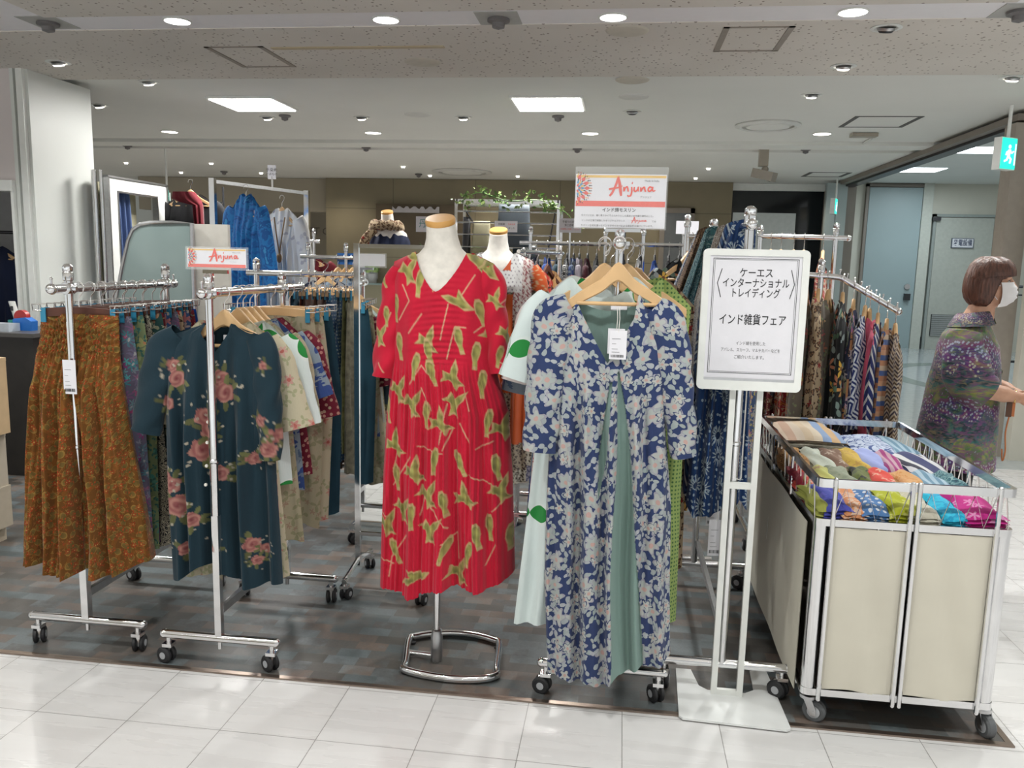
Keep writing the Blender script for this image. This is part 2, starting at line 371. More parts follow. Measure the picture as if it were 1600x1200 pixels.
def flower_print(name, base, layers, rough=.85, warp=.0, bump=.25):
    # layers: dicts sc, n, R, k, col, (ctr, cr), off, rim
    m, nt, b = newmat(name); uv = uvof(nt); c = base if isinstance(base, bpy.types.NodeSocket) else tuple(base)
    if warp:
        nz = nd(nt, 'TexNoise', Vector=uv, Scale=28., Detail=2.).outputs['Color']
        uvw = vmth(nt, 'ADD', uv, vmth(nt, 'MULTIPLY', vmth(nt, 'SUBTRACT', nz, (.5, .5, .5)), (warp, warp, 0)))
    else: uvw = uv
    for L in layers:
        p, v = cellpos(nt, uvw, L['sc'], L.get('off', (0, 0, 0)), L.get('rnd', .7)); ang, rad, rnd = polar(nt, p, v)
        if L.get('some'): rad = mth(nt, 'ADD', rad, mth(nt, 'MULTIPLY', mth(nt, 'GREATER_THAN', rnd[1], L['some']), 9.))
        if 'rim' in L: c = mix(nt, petal(nt, ang, rad, L['n'], L['R']*1.22, L['k']), c, L['rim'])
        col = L['col']
        if 'col2' in L: col = mix(nt, rnd[2], L['col'], L['col2'])
        if 'sh' in L: col = mix(nt, mth(nt, 'MULTIPLY', mth(nt, 'DIVIDE', rad, L['R']), .8, clamp=True), L['sh'], col)
        c = mix(nt, petal(nt, ang, rad, L['n'], L['R'], L['k']), c, col)
        if 'ctr' in L: c = mix(nt, mth(nt, 'LESS_THAN', rad, L.get('cr', .1)), c, L['ctr'])
    cloth_out(nt, b, uv, c, rough, bump); return m
def plain_cloth(name, col, rough=.85, var=.12, sc=9.):
    m, nt, b = newmat(name); uv = uvof(nt); n = nd(nt, 'TexNoise', Vector=uv, Scale=sc, Detail=4.).outputs[0]
    cloth_out(nt, b, uv, ramp(nt, n, [(.3, [k*(1-var) for k in col]), (.7, [min(1, k*(1+var)) for k in col])]), rough); return m
def swirl_print(name, base, cols, sc=22., warp=.05, band=3., rough=.85):
    # scrolled lines: contour bands of a warped noise
    m, nt, b = newmat(name); uv = uvof(nt)
    nz = nd(nt, 'TexNoise', Vector=uv, Scale=sc, Detail=1., Distortion=1.4).outputs[0]
    f = mth(nt, 'FRACT', mth(nt, 'MULTIPLY', nz, band*4))
    c = base
    st = 1/(len(cols)+1.6)
    for i, k in enumerate(cols):
        a = mth(nt, 'LESS_THAN', mth(nt, 'ABSOLUTE', mth(nt, 'SUBTRACT', f, .22+.5*i/max(1, len(cols)-1) if len(cols) > 1 else .4)), st*.42)
        c = mix(nt, a, c, k)
    cloth_out(nt, b, uv, c, rough); return m
def mottle_print(name, cols, sc=16., rough=.85, detail=4.):
    m, nt, b = newmat(name); uv = uvof(nt)
    n = nd(nt, 'TexNoise', Vector=uv, Scale=sc, Detail=detail, Roughness=.6, Distortion=.8).outputs[0]
    k = len(cols); st = [(.28+.44*i/k, c) for i, c in enumerate(cols)]
    cloth_out(nt, b, uv, ramp(nt, n, st, True), rough); return m
def dot_print(name, base, dot, sc=30., R=.3, dot2=None, rnd=0.):
    return flower_print(name, base, [dict(sc=sc, n=1, R=R, k=0., col=dot, rnd=rnd, **({'col2': dot2} if dot2 else {}))])
def stripe_print(name, cols, w=.02, ang=0., wave=0., wf=60., rough=.85):
    m, nt, b = newmat(name); uv = uvof(nt); s = nd(nt, 'SeparateXYZ', i0=uv).outputs
    t = mth(nt, 'ADD', mth(nt, 'MULTIPLY', s[0], math.cos(ang)), mth(nt, 'MULTIPLY', s[1], math.sin(ang)))
    q = mth(nt, 'ADD', mth(nt, 'MULTIPLY', s[0], -math.sin(ang)), mth(nt, 'MULTIPLY', s[1], math.cos(ang)))
    if wave: t = mth(nt, 'ADD', t, mth(nt, 'MULTIPLY', mth(nt, 'PINGPONG', q, 1/wf), wave))
    f = mth(nt, 'FRACT', mth(nt, 'DIVIDE', t, w*len(cols)))
    cloth_out(nt, b, uv, ramp(nt, f, [(i/len(cols), c) for i, c in enumerate(cols)], True), rough); return m
def check_print(name, base, a, w=.03):
    m, nt, b = newmat(name); uv = uvof(nt); s = nd(nt, 'SeparateXYZ', i0=uv).outputs; c = base
    for k in (0, 1):
        f = mth(nt, 'FRACT', mth(nt, 'DIVIDE', s[k], w)); c = mix(nt, mth(nt, 'MULTIPLY', mth(nt, 'LESS_THAN', f, .4), .55), c, a)
    cloth_out(nt, b, uv, c); return m
def painted_cloth(name, rough=.85, sat=None, bump=.25):
    m, nt, b = newmat(name); uv = uvof(nt); c = nd(nt, 'Attribute', {'attribute_name': 'print'}).outputs['Color']
    n = nd(nt, 'TexNoise', Vector=uv, Scale=14., Detail=4.).outputs[0]
    c = mix(nt, mth(nt, 'MULTIPLY', n, .16), c, (0, 0, 0)); cloth_out(nt, b, uv, c, rough, bump); return m
orange_paisley = flower_print('orange_paisley_cotton', (.19, .070, .010), [
    dict(sc=26, n=1, R=.62, k=.0, col=(.145, .055, .008), rnd=.9),
    dict(sc=22, n=2, R=.50, k=.45, col=(.20, .13, .03), rim=(.28, .16, .035), sh=(.10, .06, .012), off=(3.3, 1.7, 0), rnd=.9, ctr=(.38, .06, .012), cr=.07),
    dict(sc=36, n=6, R=.40, k=.42, col=(.30, .030, .008), rim=(.20, .11, .02), ctr=(.40, .24, .06), cr=.09, off=(9, 4, 0), some=.5, rnd=.9),
    dict(sc=60, n=3, R=.34, k=.5, col=(.32, .04, .010), col2=(.26, .15, .03), off=(1, 7, 0), rnd=1., some=.6)], warp=.010, bump=.35)
teal_magenta = flower_print('teal_magenta_print', (.10, .085, .13), [
    dict(sc=20, n=8, R=.5, k=.35, col=(.03, .20, .22), col2=(.22, .03, .14), ctr=(.3, .3, .3), cr=.1, rnd=.9),
    dict(sc=34, n=5, R=.42, k=.4, col=(.30, .04, .13), col2=(.05, .30, .30), off=(4, 2, 0), rnd=1., some=.6)], warp=.03)
olive_green = flower_print('yellow_green_floral', (.16, .20, .10), [
    dict(sc=17, n=5, R=.5, k=.3, col=(.35, .33, .12), col2=(.06, .22, .18), ctr=(.45, .2, .1), cr=.1, rnd=.9),
    dict(sc=38, n=2, R=.45, k=.5, col=(.04, .12, .10), off=(2, 8, 0), rnd=1.)], warp=.03)
purple_scroll = swirl_print('purple_scroll_print', (.055, .008, .085), [(.24, .045, .36), (.15, .02, .24)], 24, .05, 2.2)
black_beige = swirl_print('black_beige_motif', (.40, .36, .27), [(.012, .012, .014), (.03, .03, .03)], 26, .05, 1.6)
green_leafy = flower_print('deep_green_leaf_print', (.018, .06, .055), [
    dict(sc=24, n=2, R=.5, k=.5, col=(.22, .30, .20), col2=(.30, .09, .05), rnd=.9), dict(sc=40, n=5, R=.4, k=.4, col=(.40, .38, .28), off=(2, 2, 0), some=.4)], warp=.03)
wine_mix = flower_print('wine_multicolour_print', (.14, .014, .022), [
    dict(sc=24, n=6, R=.5, k=.35, col=(.35, .22, .08), col2=(.05, .10, .16), rnd=.9), dict(sc=44, n=4, R=.4, k=.4, col=(.5, .4, .3), off=(5, 2, 0), some=.5)], warp=.03)
blue_mix = flower_print('blue_multicolour_print', (.025, .06, .15), [
    dict(sc=22, n=5, R=.5, k=.35, col=(.30, .32, .30), col2=(.35, .05, .07), rnd=.9), dict(sc=42, n=4, R=.4, k=.4, col=(.45, .38, .1), off=(5, 2, 0), some=.5)], warp=.03)
blue_floral = flower_print('blue_floral_cotton', (.024, .040, .115), [
    dict(sc=21, n=2, R=.50, k=.76, col=(.33, .35, .38), off=(1.4, 5.2, 0), rnd=1., col2=(.28, .33, .32)),
    dict(sc=24, n=2, R=.46, k=.76, col=(.31, .35, .34), off=(5.4, 1.2, 0), rnd=1., col2=(.36, .37, .40)),
    dict(sc=14, n=5, R=.38, k=.24, col=(.39, .40, .385), col2=(.33, .37, .36), ctr=(.46, .30, .27), cr=.105, off=(0, 0, 0), rnd=.85, rim=(.30, .29, .33), some=.92),
    dict(sc=20, n=5, R=.36, k=.26, col=(.40, .41, .39), ctr=(.45, .29, .26), cr=.09, off=(3.5, 8.5, 0), rnd=.95, some=.35, rim=(.024, .040, .115))], warp=.016)
sage = plain_cloth('sage_green_lining', (.20, .30, .265), .8, .06)
cream_rose = flower_print('cream_small_rose_print', (.47, .42, .30), [
    dict(sc=22, n=3, R=.4, k=.45, col=(.33, .33, .20), off=(3, 3, 0), rnd=1.), dict(sc=13, n=6, R=.26, k=.25, col=(.45, .20, .17), col2=(.52, .33, .28), ctr=(.42, .12, .1), cr=.08, rnd=1., some=.7)], warp=.02)
sand_leaf = flower_print('sand_faded_leaf_print', (.36, .32, .22), [
    dict(sc=16, n=3, R=.42, k=.5, col=(.26, .25, .15), rnd=1.), dict(sc=23, n=5, R=.3, k=.4, col=(.31, .21, .15), off=(3, 6, 0), rnd=1., some=.6)], warp=.03)
white_leaf = flower_print('mint_white_big_leaf_print', (.62, .70, .69), [
    dict(sc=5.5, n=2, R=.42, k=.55, col=(.02, .22, .045), rim=(.66, .72, .70), rnd=.9, some=.55)])
maroon_dot = dot_print('maroon_dotted_cotton', (.145, .012, .028), (.45, .20, .17), 46, .27, (.40, .30, .22), .85)
dark_teal = plain_cloth('dark_teal_cloth', (.012, .045, .07))
navy_dot = dot_print('blue_spotted_panel', (.045, .10, .20), (.35, .42, .42), 55, .24, None, .1)
rust = plain_cloth('rust_crinkle', (.20, .05, .02), .8, .35, 30)
brown_crinkle = plain_cloth('brown_crinkle', (.105, .05, .032), .85, .4, 34)
olive_crinkle = plain_cloth('olive_crinkle', (.17, .17, .065), .85, .35, 34)
taupe_crinkle = plain_cloth('taupe_crinkle', (.16, .145, .10), .85, .35, 34)
green_dot = dot_print('green_dotted_cotton', (.24, .32, .10), (.05, .12, .04), 75, .26)
pink_white = flower_print('pink_white_print', (.58, .52, .50), [dict(sc=26, n=5, R=.35, k=.35, col=(.45, .12, .12), rnd=1., some=.5)])
leopard = flower_print('brown_leopard_print', (.40, .30, .19), [dict(sc=34, n=3, R=.42, k=.2, col=(.06, .03, .02), ctr=(.25, .14, .07), cr=.16, rnd=1.), dict(sc=18, n=6, R=.3, k=.3, col=(.28, .02, .02), off=(2, 3, 0), some=.4)], warp=.02)
indigo = flower_print('indigo_daisy_batik', (.010, .038, .125), [
    dict(sc=13, n=14, R=.48, k=.35, col=(.36, .42, .46), ctr=(.010, .028, .085), cr=.16, rnd=.7, some=.75), dict(sc=44, n=1, R=.22, k=0, col=(.30, .38, .45), off=(3, 1, 0), rnd=1., some=.6)], warp=.01)
indigo_wave = stripe_print('indigo_wave_batik', [(.012, .035, .11), (.03, .09, .22), (.012, .035, .11), (.42, .47, .50)], .011, 1.25, .9, 18)
indigo_block = swirl_print('indigo_scroll_batik', (.014, .04, .13), [(.38, .44, .48)], 15, .05, 1.1)
brown_leaf = swirl_print('brown_leaf_scarf_print', (.10, .055, .03), [(.30, .20, .12), (.035, .02, .015)], 30, .05, 1.6)
teal_scarf = swirl_print('teal_scarf_print', (.05, .15, .17), [(.24, .36, .36), (.02, .06, .09)], 24, .05, 2.)
blue_white = swirl_print('blue_white_scarf_print', (.45, .47, .48), [(.03, .06, .18), (.10, .15, .30)], 17, .05, 1.6)
grey_scarf = swirl_print('grey_brown_scarf_print', (.32, .30, .27), [(.14, .09, .06), (.5, .48, .45)], 40, .05, 2.)
amber_scarf = swirl_print('amber_scarf_print', (.32, .14, .03), [(.08, .03, .012), (.45, .30, .12)], 36, .05, 2.)
wine_scarf = dot_print('wine_dotted_scarf', (.15, .012, .03), (.4, .3, .3), 42, .28, None, .3)
black_flower = flower_print('black_bold_flower_print', (.012, .014, .016), [
    dict(sc=10, n=6, R=.46, k=.40, col=(.62, .38, .05), col2=(.50, .14, .14), ctr=(.15, .05, .02), cr=.1, rnd=1., some=.6), dict(sc=15, n=2, R=.5, k=.55, col=(.06, .16, .08), col2=(.35, .38, .4), off=(2, 2, 0), rnd=1., some=.7)])
orange_red = mottle_print('orange_red_blossom_print', [(.50, .08, .03), (.55, .20, .05), (.35, .02, .03), (.55, .42, .30), (.45, .06, .05), (.03, .03, .05)], 14)
floral_grey = flower_print('taupe_rose_print', (.14, .115, .09), [dict(sc=15, n=6, R=.42, k=.3, col=(.42, .10, .11), col2=(.35, .22, .08), ctr=(.45, .35, .1), cr=.1, rnd=1., some=.6), dict(sc=26, n=2, R=.4, k=.5, col=(.20, .22, .12), off=(4, 4, 0), rnd=1., some=.6)])
patch_apron = flower_print('patchwork_animal_print', (.03, .035, .075), [
    dict(sc=9, n=1, R=.6, k=.3, col=(.36, .15, .06), col2=(.16, .30, .20), rnd=1.), dict(sc=13, n=7, R=.36, k=.2, col=(.50, .48, .42), col2=(.30, .08, .20), ctr=(.03, .03, .06), cr=.12, off=(3, 3, 0), rnd=1., some=.7), dict(sc=38, n=2, R=.4, k=.5, col=(.02, .02, .04), off=(1, 1, 0), rnd=1., some=.5)], warp=.02)
zig_white = stripe_print('navy_white_chevron', [(.50, .52, .55), (.02, .03, .12)], .012, .3, .9, 30)
diag_stripe = stripe_print('navy_cream_diagonal_stripe', [(.56, .54, .52), (.018, .025, .11), (.018, .025, .11)], .0095, .42)
brown_zig = stripe_print('brown_cream_zigzag', [(.50, .42, .32), (.12, .07, .04), (.45, .36, .26), (.05, .04, .06)], .009, 1.4, .9, 34)
terracotta_band = stripe_print('terracotta_blue_bands', [(.42, .20, .11), (.05, .09, .22), (.45, .24, .14), (.36, .16, .09), (.06, .10, .25), (.48, .36, .26)], .022, 1.5)
pink_plain = plain_cloth('hot_pink_cloth', (.62, .10, .17))
cobalt_tie = mottle_print('cobalt_tie_dye', [(.006, .05, .19), (.01, .09, .29), (.01, .13, .36), (.006, .07, .24), (.03, .2, .42)], 9, .7)
white_silk = flower_print('white_kimono_grey_flower', (.64, .64, .62), [dict(sc=6, n=5, R=.40, k=.3, col=(.50, .50, .52), ctr=(.6, .6, .6), cr=.22, rnd=1., some=.25), dict(sc=11, n=2, R=.36, k=.6, col=(.42, .42, .46), off=(3, 1, 0), rnd=1., some=.2)], warp=.03)
maroon = plain_cloth('maroon_wool', (.11, .008, .014))
black_cloth = plain_cloth('black_cloth', (.012, .012, .014))
grey_cloth = plain_cloth('mid_grey_cloth', (.13, .13, .13))
royal = plain_cloth('royal_blue_cloth', (.008, .06, .30))
deep_navy = plain_cloth('deep_navy_cloth', (.010, .016, .045))
black_white = swirl_print('black_white_flower_print', (.015, .015, .017), [(.55, .55, .55)], 26, .05, 1.4)
denim_patch = mottle_print('denim_patchwork', [(.08, .12, .2), (.2, .25, .3), (.03, .06, .2), (.12, .16, .24)], 8)
lilac = plain_cloth('pale_lilac_cloth', (.42, .38, .44))
plum = plain_cloth('plum_cloth', (.08, .02, .03))
silver = plain_cloth('silver_grey_cloth', (.32, .32, .32))
curtain_blue = plain_cloth('slate_blue_curtain', (.08, .125, .26))
indigo_check = check_print('navy_white_check', (.02, .025, .05), (.45, .46, .48), .09)
# ------------------------------------------------------------------ the setting
def sbox(name, a, b, m): return struct(MB().box(a, b), name, m)
sbox('floor', (-14, -.8, -.1), (10, 17, 0), tiles)
sbox('carpet_floor', (-9, 2.505, 0), (1.225, 7.5, .004), carpet)
sbox('trim_1', (-9, 2.488, 0), (1.245, 2.508, .006), brass)
sbox('trim_2', (1.225, 2.508, 0), (1.245, 7.5, .006), brass)
# aisle ceiling: speckled boards in bays between white strips
for i, (a, b) in enumerate([((-14, 4.29), (3.02, 5.47)), ((-2.98, 1.67), (1.66, 4.05)), ((-14, 1.67), (-3.22, 4.05)), ((1.9, 1.67), (3.02, 4.05)), ((-14, -4), (3.02, 1.43))]):
    sbox('ceiling_%d' % (i+1), (*a, HC), (*b, HC+.08), speckle)
sbox('ceiling_6', (-14, 4.05, HC+.004), (3.02, 4.29, HC+.08), strip_white)
sbox('ceiling_7', (-3.22, 1.67, HC+.004), (-2.98, 4.05, HC+.08), strip_white)
sbox('ceiling_8', (1.66, 1.67, HC+.004), (1.9, 4.05, HC+.08), strip_white)
sbox('ceiling_9', (-14, 1.43, HC+.004), (3.02, 1.67, HC+.08), strip_white)
sbox('ceiling_10', (-14, 5.47, HC+.03), (3.06, 16.2, HC+.1), ceil_white)
sbox('trim_3', (-14, 8.45, HC-.005), (3.05, 8.75, HC+.03), ceil_white)
sbox('trim_4', (-14, 9.05, HC+.005), (3.05, 16.2, HC+.03), ceil_white)
# back of the shop floor
BW = 12.2
sbox('wall_back', (-4.50, BW, 0), (1.50, BW+.25, HC), beige_wall)
sbox('wall_gallery', (-7.6, 13.7, 0), (-4.25, 13.9, HC), art_wall)
sbox('trim_5', (-7.6, BW+.1, 2.1), (-4.5, BW+.3, HC), art_wall)
sbox('wall_far', (-14, 15.6, 0), (-7.2, 15.8, HC), white_col)
sbox('wall_shop_side', (1.5, 12.9, 0), (2.95, 13.1, HC), black_cloth)
sbox('window_1', (1.50, 12.35, .1), (2.78, 12.38, 2.5), dark_glass)
sbox('trim_6', (1.50, 12.30, 2.5), (2.95, 12.45, HC), white_paint)
sbox('trim_7', (1.50, 12.30, 1.84), (2.78, 12.36, 1.862), steel)
sbox('wall_right_return', (2.78, 12.30, 0), (3.0, 12.42, HC), dark_brown)
# door in the back wall
d0, d1 = at(1040, 325, BW-.02), at(1086, 325, BW-.02)
mb = MB().box((d0[0], BW-.05, 0), (d1[0]-.06, BW-.01, d0[2]-.07)); struct(mb, 'door_1', mat('dark_grey_door', (.13, .14, .145), .4))
mb = MB().box((d0[0]-.07, BW-.06, 0), (d0[0], BW, d0[2])); mb.box((d1[0]-.06, BW-.06, 0), (d1[0], BW, d0[2])); mb.box((d0[0]-.07, BW-.06, d0[2]-.07), (d1[0], BW, d0[2]))
struct(mb, 'trim_8', dark_brown)
# service corridor beyond the partition track
sbox('wall_corridor_back', (3.1, 16, 0), (9.5, 16.2, 3.05), cream_wall)
sbox('wall_corridor_right', (9.5, 5, 0), (9.7, 16.2, 3.05), cream_wall)
sbox('ceiling_11', (3.1, 4.5, 2.98), (9.7, 16.2, 3.1), ceil_white)
sbox('wall_header', (3.02, 4.5, HC-.02), (3.14, 16, 3.1), ceil_white)
sbox('trim_9', (2.86, 6.75, HC-.05), (3.12, 12.4, HC+.0), dark_brown)
sbox('trim_10', (2.93, 6.75, HC-.075), (3.06, 12.4, HC-.05), dark_metal)
sbox('wall_partition_post', (2.84, 6.72, 0), (2.99, 6.9, HC-.07), mat('beige_post_paint', (.34, .30, .255), .5))
sbox('wall_partition_panel', (3.0, 6.6, 0), (3.6, 6.68, 3.0), cream_wall)
sbox('wall_partition_leaf', (2.98, 11.9, 0), (3.1, 12.0, HC-.07), dark_brown)
# folded grey partition leaves by the window
for i, (xa, xb) in enumerate(((1291, 1306), (1307, 1323))):
    a, b = at(xa, 300, 11.85), at(xb, 300, 11.85)
    sbox('wall_folded_leaf_%d' % (i+1), (a[0], 11.8, 0), (b[0], 11.9, HC-.03), grey_wall)
# tall grey double height door and the plant room door
def framed_door(n, x0, x1, ztop, m, fm, Y=16.):
    d = struct(MB().box((x0, Y-.07, 0), (x1, Y-.02, ztop)), 'door_%d' % n, m)
    mb = MB().box((x0-.06, Y-.09, 0), (x0-.012, Y, ztop+.06)); mb.box((x1+.012, Y-.09, 0), (x1+.06, Y, ztop+.06)); mb.box((x0-.06, Y-.09, ztop+.012), (x1+.06, Y, ztop+.06))
    f = build(mb, 'door_frame', fm, d); return d
dg_, dr_ = at(1360, 300, 16), at(1430, 300, 16)
d2 = framed_door(2, at(1349, 400, 16)[0], at(1431, 400, 16)[0], 2.90, grey_door, dark_brown)
p = at(1417, 448, 15.93); q = at(1416, 463, 15.93)
build(MB().lathe([(.001, -.03), (.05, -.03), (.05, 0), (.001, 0)], p, 16, 'Y'), 'lock_rosette', steel, d2)
build(MB().box((q[0]-.05, 15.86, q[2]-.07), (q[0]+.05, 15.93, q[2]+.05)), 'padlock', dark_metal, d2)
a, b = at(1462, 340, 16), at(1552, 340, 16)
d3 = framed_door(3, a[0], b[0], a[2], mat('plant_room_door_paint', (.46, .47, .42), .45), mat('grey_door_frame', (.30, .33, .31), .5))
mb = MB(); c0, c1 = at(1456, 491, 15.92), at(1517, 527, 15.92)
for i in range(11):
    z = c1[2]+(c0[2]-c1[2])*(i+.5)/11; mb.cbox(((c0[0]+c1[0])/2, 15.915, z), (c1[0]-c0[0], .02, .03))
build(mb, 'louvre_grille', mat('louvre_metal', (.30, .31, .30), .5), d3)
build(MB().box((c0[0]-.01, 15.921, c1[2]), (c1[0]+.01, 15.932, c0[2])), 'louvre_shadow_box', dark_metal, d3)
e0, e1 = at(1487, 372, 15.92), at(1520, 388, 15.92)
mb = MB().box((e0[0], 15.90, e1[2]), (e1[0], 15.925, e0[2])); mb.mi = 1
mb.box((e0[0]+.012, 15.896, e1[2]+.012), (e1[0]-.012, 15.899, e0[2]-.012), 2)
text(mb, '変電設備', .125, ((e0[0]+e1[0])/2, 15.893, (e0[2]+e1[2])/2), mi=1, bold=.0012, width=(e1[0]-e0[0])*.84)
build(mb, 'door_sign', [mat('sign_grey_edge', (.10, .12, .16), .4), mat('navy_lettering', (.02, .035, .09), .5), paper], d3)
build(MB().cbox(at(1463, 342, 15.9), (.14, .08, .06)), 'door_closer', dark_metal, d3)
k = at(1436, 540, 15.95)
sbox('baseboard_corridor', (k[0]-.16, 15.96, 0), (k[0]+.12, 16, .22), dark_metal)
sbox('wall_corridor_pier', (dr_[0]+.12, 15.9, 0), (a[0]-.1, 16, 3.0), mat('pale_pier_paint', (.55, .56, .50), .7))
m, nt, b = newmat('glossy_pale_vinyl'); nz = nd(nt, 'TexNoise', Vector=nd(nt, 'NewGeometry').outputs['Position'], Scale=14., Detail=5.).outputs[0]
setp(nt, b, Base_Color=ramp(nt, nz, [(.3, (.40, .44, .45)), (.7, (.47, .50, .505))]), Roughness=.12)
sbox('floor_corridor', (1.3, 6.3, 0), (9.6, 15.98, .002), m)
# curved grey inlay in the corridor floor
mb = MB(); cx, cy = 5.2, 11.6
for r0, r1 in ((1.35, 1.62),):
    vs = []; fs = []
    for i in range(49):
        t = PI*.45+PI*1.15*i/48
        for r in (r0, r1): vs.append((cx+r*math.cos(t), cy+1.2*r*math.sin(t), .0035))
    mb.add(vs, [(2*i, 2*i+1, 2*i+3, 2*i+2) for i in range(48)])
struct(mb, 'floor_inlay', mat('grey_green_inlay', (.20, .24, .22), .25))
# left: white column, pinkish shop front with an opening
sbox('wall_column', (-4.07, 5.15, 0), (-3.93, 5.8, HC), white_col)
sbox('trim_11', (-4.035, 5.115, 0), (-4.01, 5.15, HC), white_col)
sbox('trim_12', (-3.995, 5.12, 0), (-3.95, 5.15, HC), white_paint)
zt = at(10, 282, 5.12)[2]
sbox('wall_left', (-7, 5.13, zt), (-4.04, 5.3, HC), pink_wall)
sbox('trim_13', (-7, 5.08, zt-.07), (-4.04, 5.2, zt), white_paint)
sbox('trim_14', (-4.06, 5.09, 0), (-4.04, 5.14, zt-.07), white_paint)
sbox('wall_niche', (-7, 6.1, 0), (-4.35, 6.2, HC), mat('niche_grey', (.30, .30, .30), .7))
# shop wall on the other side of the aisle, seen in the standing mirror
sbox('wall_across', (-7.0, -5.0, 0), (-2.6, -4.85, HC), beige_wall)
# ------------------------------------------------------------------ racks, hangers, garments: the builders
def caster(mb_f, mb_w, x, y, r=.03, yaw=0.):
    # stem and fork in mb_f, twin wheel in mb_w
    mb_f.rod((x, y, 2*r+.012), (x, y, 2*r+.045), .009); mb_f.cbox((x, y, 2*r+.01), (.034, .034, .012))
    c, s = math.cos(yaw), math.sin(yaw); ox, oy = -.012*s, .012*c
    for d in (-1, 1):
        q = Matrix.Rotation(yaw, 4, 'Z'); b = MB()
        b.lathe([(.002, -.007), (r*.8, -.008), (r, -.004), (r, .004), (r*.8, .008), (.002, .007)], (0, 0, 0), 18, 'X', mi=0)
        b.lathe([(.001, -.009), (r*.42, -.009), (r*.42, .009), (.001, .009)], (0, 0, 0), 12, 'X', mi=1)
        b.xf(Matrix.Translation((x+ox+c*d*.0125, y+oy+s*d*.0125, r+.001))@q); mb_w.add(b.v, b.f); mb_w.m[-len(b.m):] = b.m
    b = MB().cbox((0, 0, r*1.35), (.012, .03, r*1.1)); b.xf(Matrix.Translation((x+ox, y+oy, 0))@Matrix.Rotation(yaw, 4, 'Z')); mb_f.add(b.v, b.f)
def rack_caster(par, x, y, r=.03, yaw=0.):
    f, w = MB(), MB(); caster(f, w, x, y, r, yaw)
    c = build(f, 'caster', chrome, par); build(w, 'wheel', [rubber, hubm], c)
def post(par, x, y, z0, z1, r=.0135, square=.0, zsq=.55):
    m = MB()
    if square: m.box((x-square, y-square, z0), (x+square, y+square, zsq)); m.rod((x, y, zsq), (x, y, z1-.04), r)
    else: m.rod((x, y, z0), (x, y, z1-.04), r)
    m.lathe([(r, 0), (r*1.25, .004), (r*1.25, .012), (r, .016)], (x, y, (z0+z1)/2), 14)
    m.lathe([(r*.9, -.05), (r*1.3, -.045), (r*1.35, -.02), (r*1.15, -.016), (r*1.3, -.012), (r*1.3, 0), (r*.7, .009), (.001, .011)], (x, y, z1-.01), 14)
    return build(m, 'post', chrome, par)
def garment_rack(label, x, y0, y1, zbar, ztop, bar0, bar1, hw=.2, cw=.19, yaw=(.3, -.2, .5, .1), cat='clothes rack', sq=.013, ztop2=None, group=None):
    t = thing('garment_rack', label, cat, (x, y0, 0), group)
    post(t, x, y0, .1, ztop, .013, sq); post(t, x, y1, .1, ztop2 or ztop, .013, sq)
    b = MB().rod((x, bar0, zbar), (x, bar1, zbar), .0145, 14)
    for yy in (bar0, bar1): b.blob((x, yy, zbar), .0185); b.rod((x, yy, zbar+.012), (x, yy, zbar+.034), .0035); b.blob((x, yy, zbar+.035), .0055)
    for yy in (y0, y1): b.lathe([(.02, -.02), (.021, -.018), (.021, .018), (.02, .02)], (x, yy, zbar), 14, 'Y'); b.cbox((x+.02, yy, zbar), (.02, .012, .012))
    build(b, 'hanging_rail', chrome, t)
    i = 0
    for yy in (y0, y1):
        m = MB().tube([(x-hw, yy, .108), (x+hw, yy, .108)], .0155, 12); m.blob((x-hw, yy, .108), .0165); m.blob((x+hw, yy, .108), .0165); m.rod((x, yy, .07), (x, yy, .1), .008)
        build(m, 'base_rail', chrome, t)
        for sx in (-1, 1): rack_caster(t, x+sx*cw, yy, .03, yaw[i]); i += 1
    build(MB().cbox((x+.004, (y0+y1)/2, .21), (.016, y1-y0-.02, .028)), 'stretcher', steel, t)
    return t
# ---- hangers: hook centre at the rail, local origin on the rail, shoulders along local X
def hook_mb(drop=.075, r=.0019, R=.019):
    pts = []
    for i in range(11):
        a = PI*(1.05-1.25*i/10)+.25; pts.append((R*math.cos(a), 0, R*math.sin(a)))
    pts += [(R*.6, 0, -R*1.05), (0, 0, -R*1.9), (0, 0, -drop)]
    return MB().tube(smooth_pts(pts, 3), r, 7)
def shoulder_outline(w=.40, dropz=.095, th=.03, n=14):
    up, lo = [], []
    for i in range(n+1):
        s = i/n; x = s*w/2
        z = -dropz*(.35*s+.65*s**1.5*1.)*(1 if s < 1 else 1)+ .018*math.exp(-(s/.16)**2)
        up.append((x, z+th*.5*(1-.35*s))); lo.append((x, z-th*.5*(1-.35*s)-(.004 if s < .2 else 0)))
    R = up+lo[::-1]; L = [(-x, z) for x, z in R][::-1]
    return [p for p in L if p[0] < -1e-6]+R
def wood_hanger(w=.40, m=None, drop=.095, th=.034):
    t = thing('clothes_hanger', 'wooden clothes hanger', 'hanger')
    build(hook_mb(.085), 'hook', wire, t)
    up = []; n = 24; rs = []
    for i in range(n+1):
        s = -1+2*i/n; a = abs(s); x = s*w/2
        z = -.095-drop*(a**1.45)+.03*math.exp(-(a/.22)**2)-.02
        h = th*(.5-.14*a)+.006*math.exp(-(a/.2)**2); ty = .0095-.001*a; yo = -.008*a*a
        rs.append([(x, yo-ty, z-h*.8), (x, yo-ty*.8, z+h*.8), (x, yo-ty*.3, z+h), (x, yo+ty*.3, z+h), (x, yo+ty*.8, z+h*.8), (x, yo+ty, z-h*.8), (x, yo+ty*.3, z-h), (x, yo-ty*.3, z-h)])
    build(MB().rings(rs), 'shoulder_bar', m or hang_wood, t)
    build(MB().rod((-w*.40, -.012, -.115-drop*.86), (w*.40, -.012, -.115-drop*.86), .006, 10), 'crossbar', m or hang_wood, t)
    return t
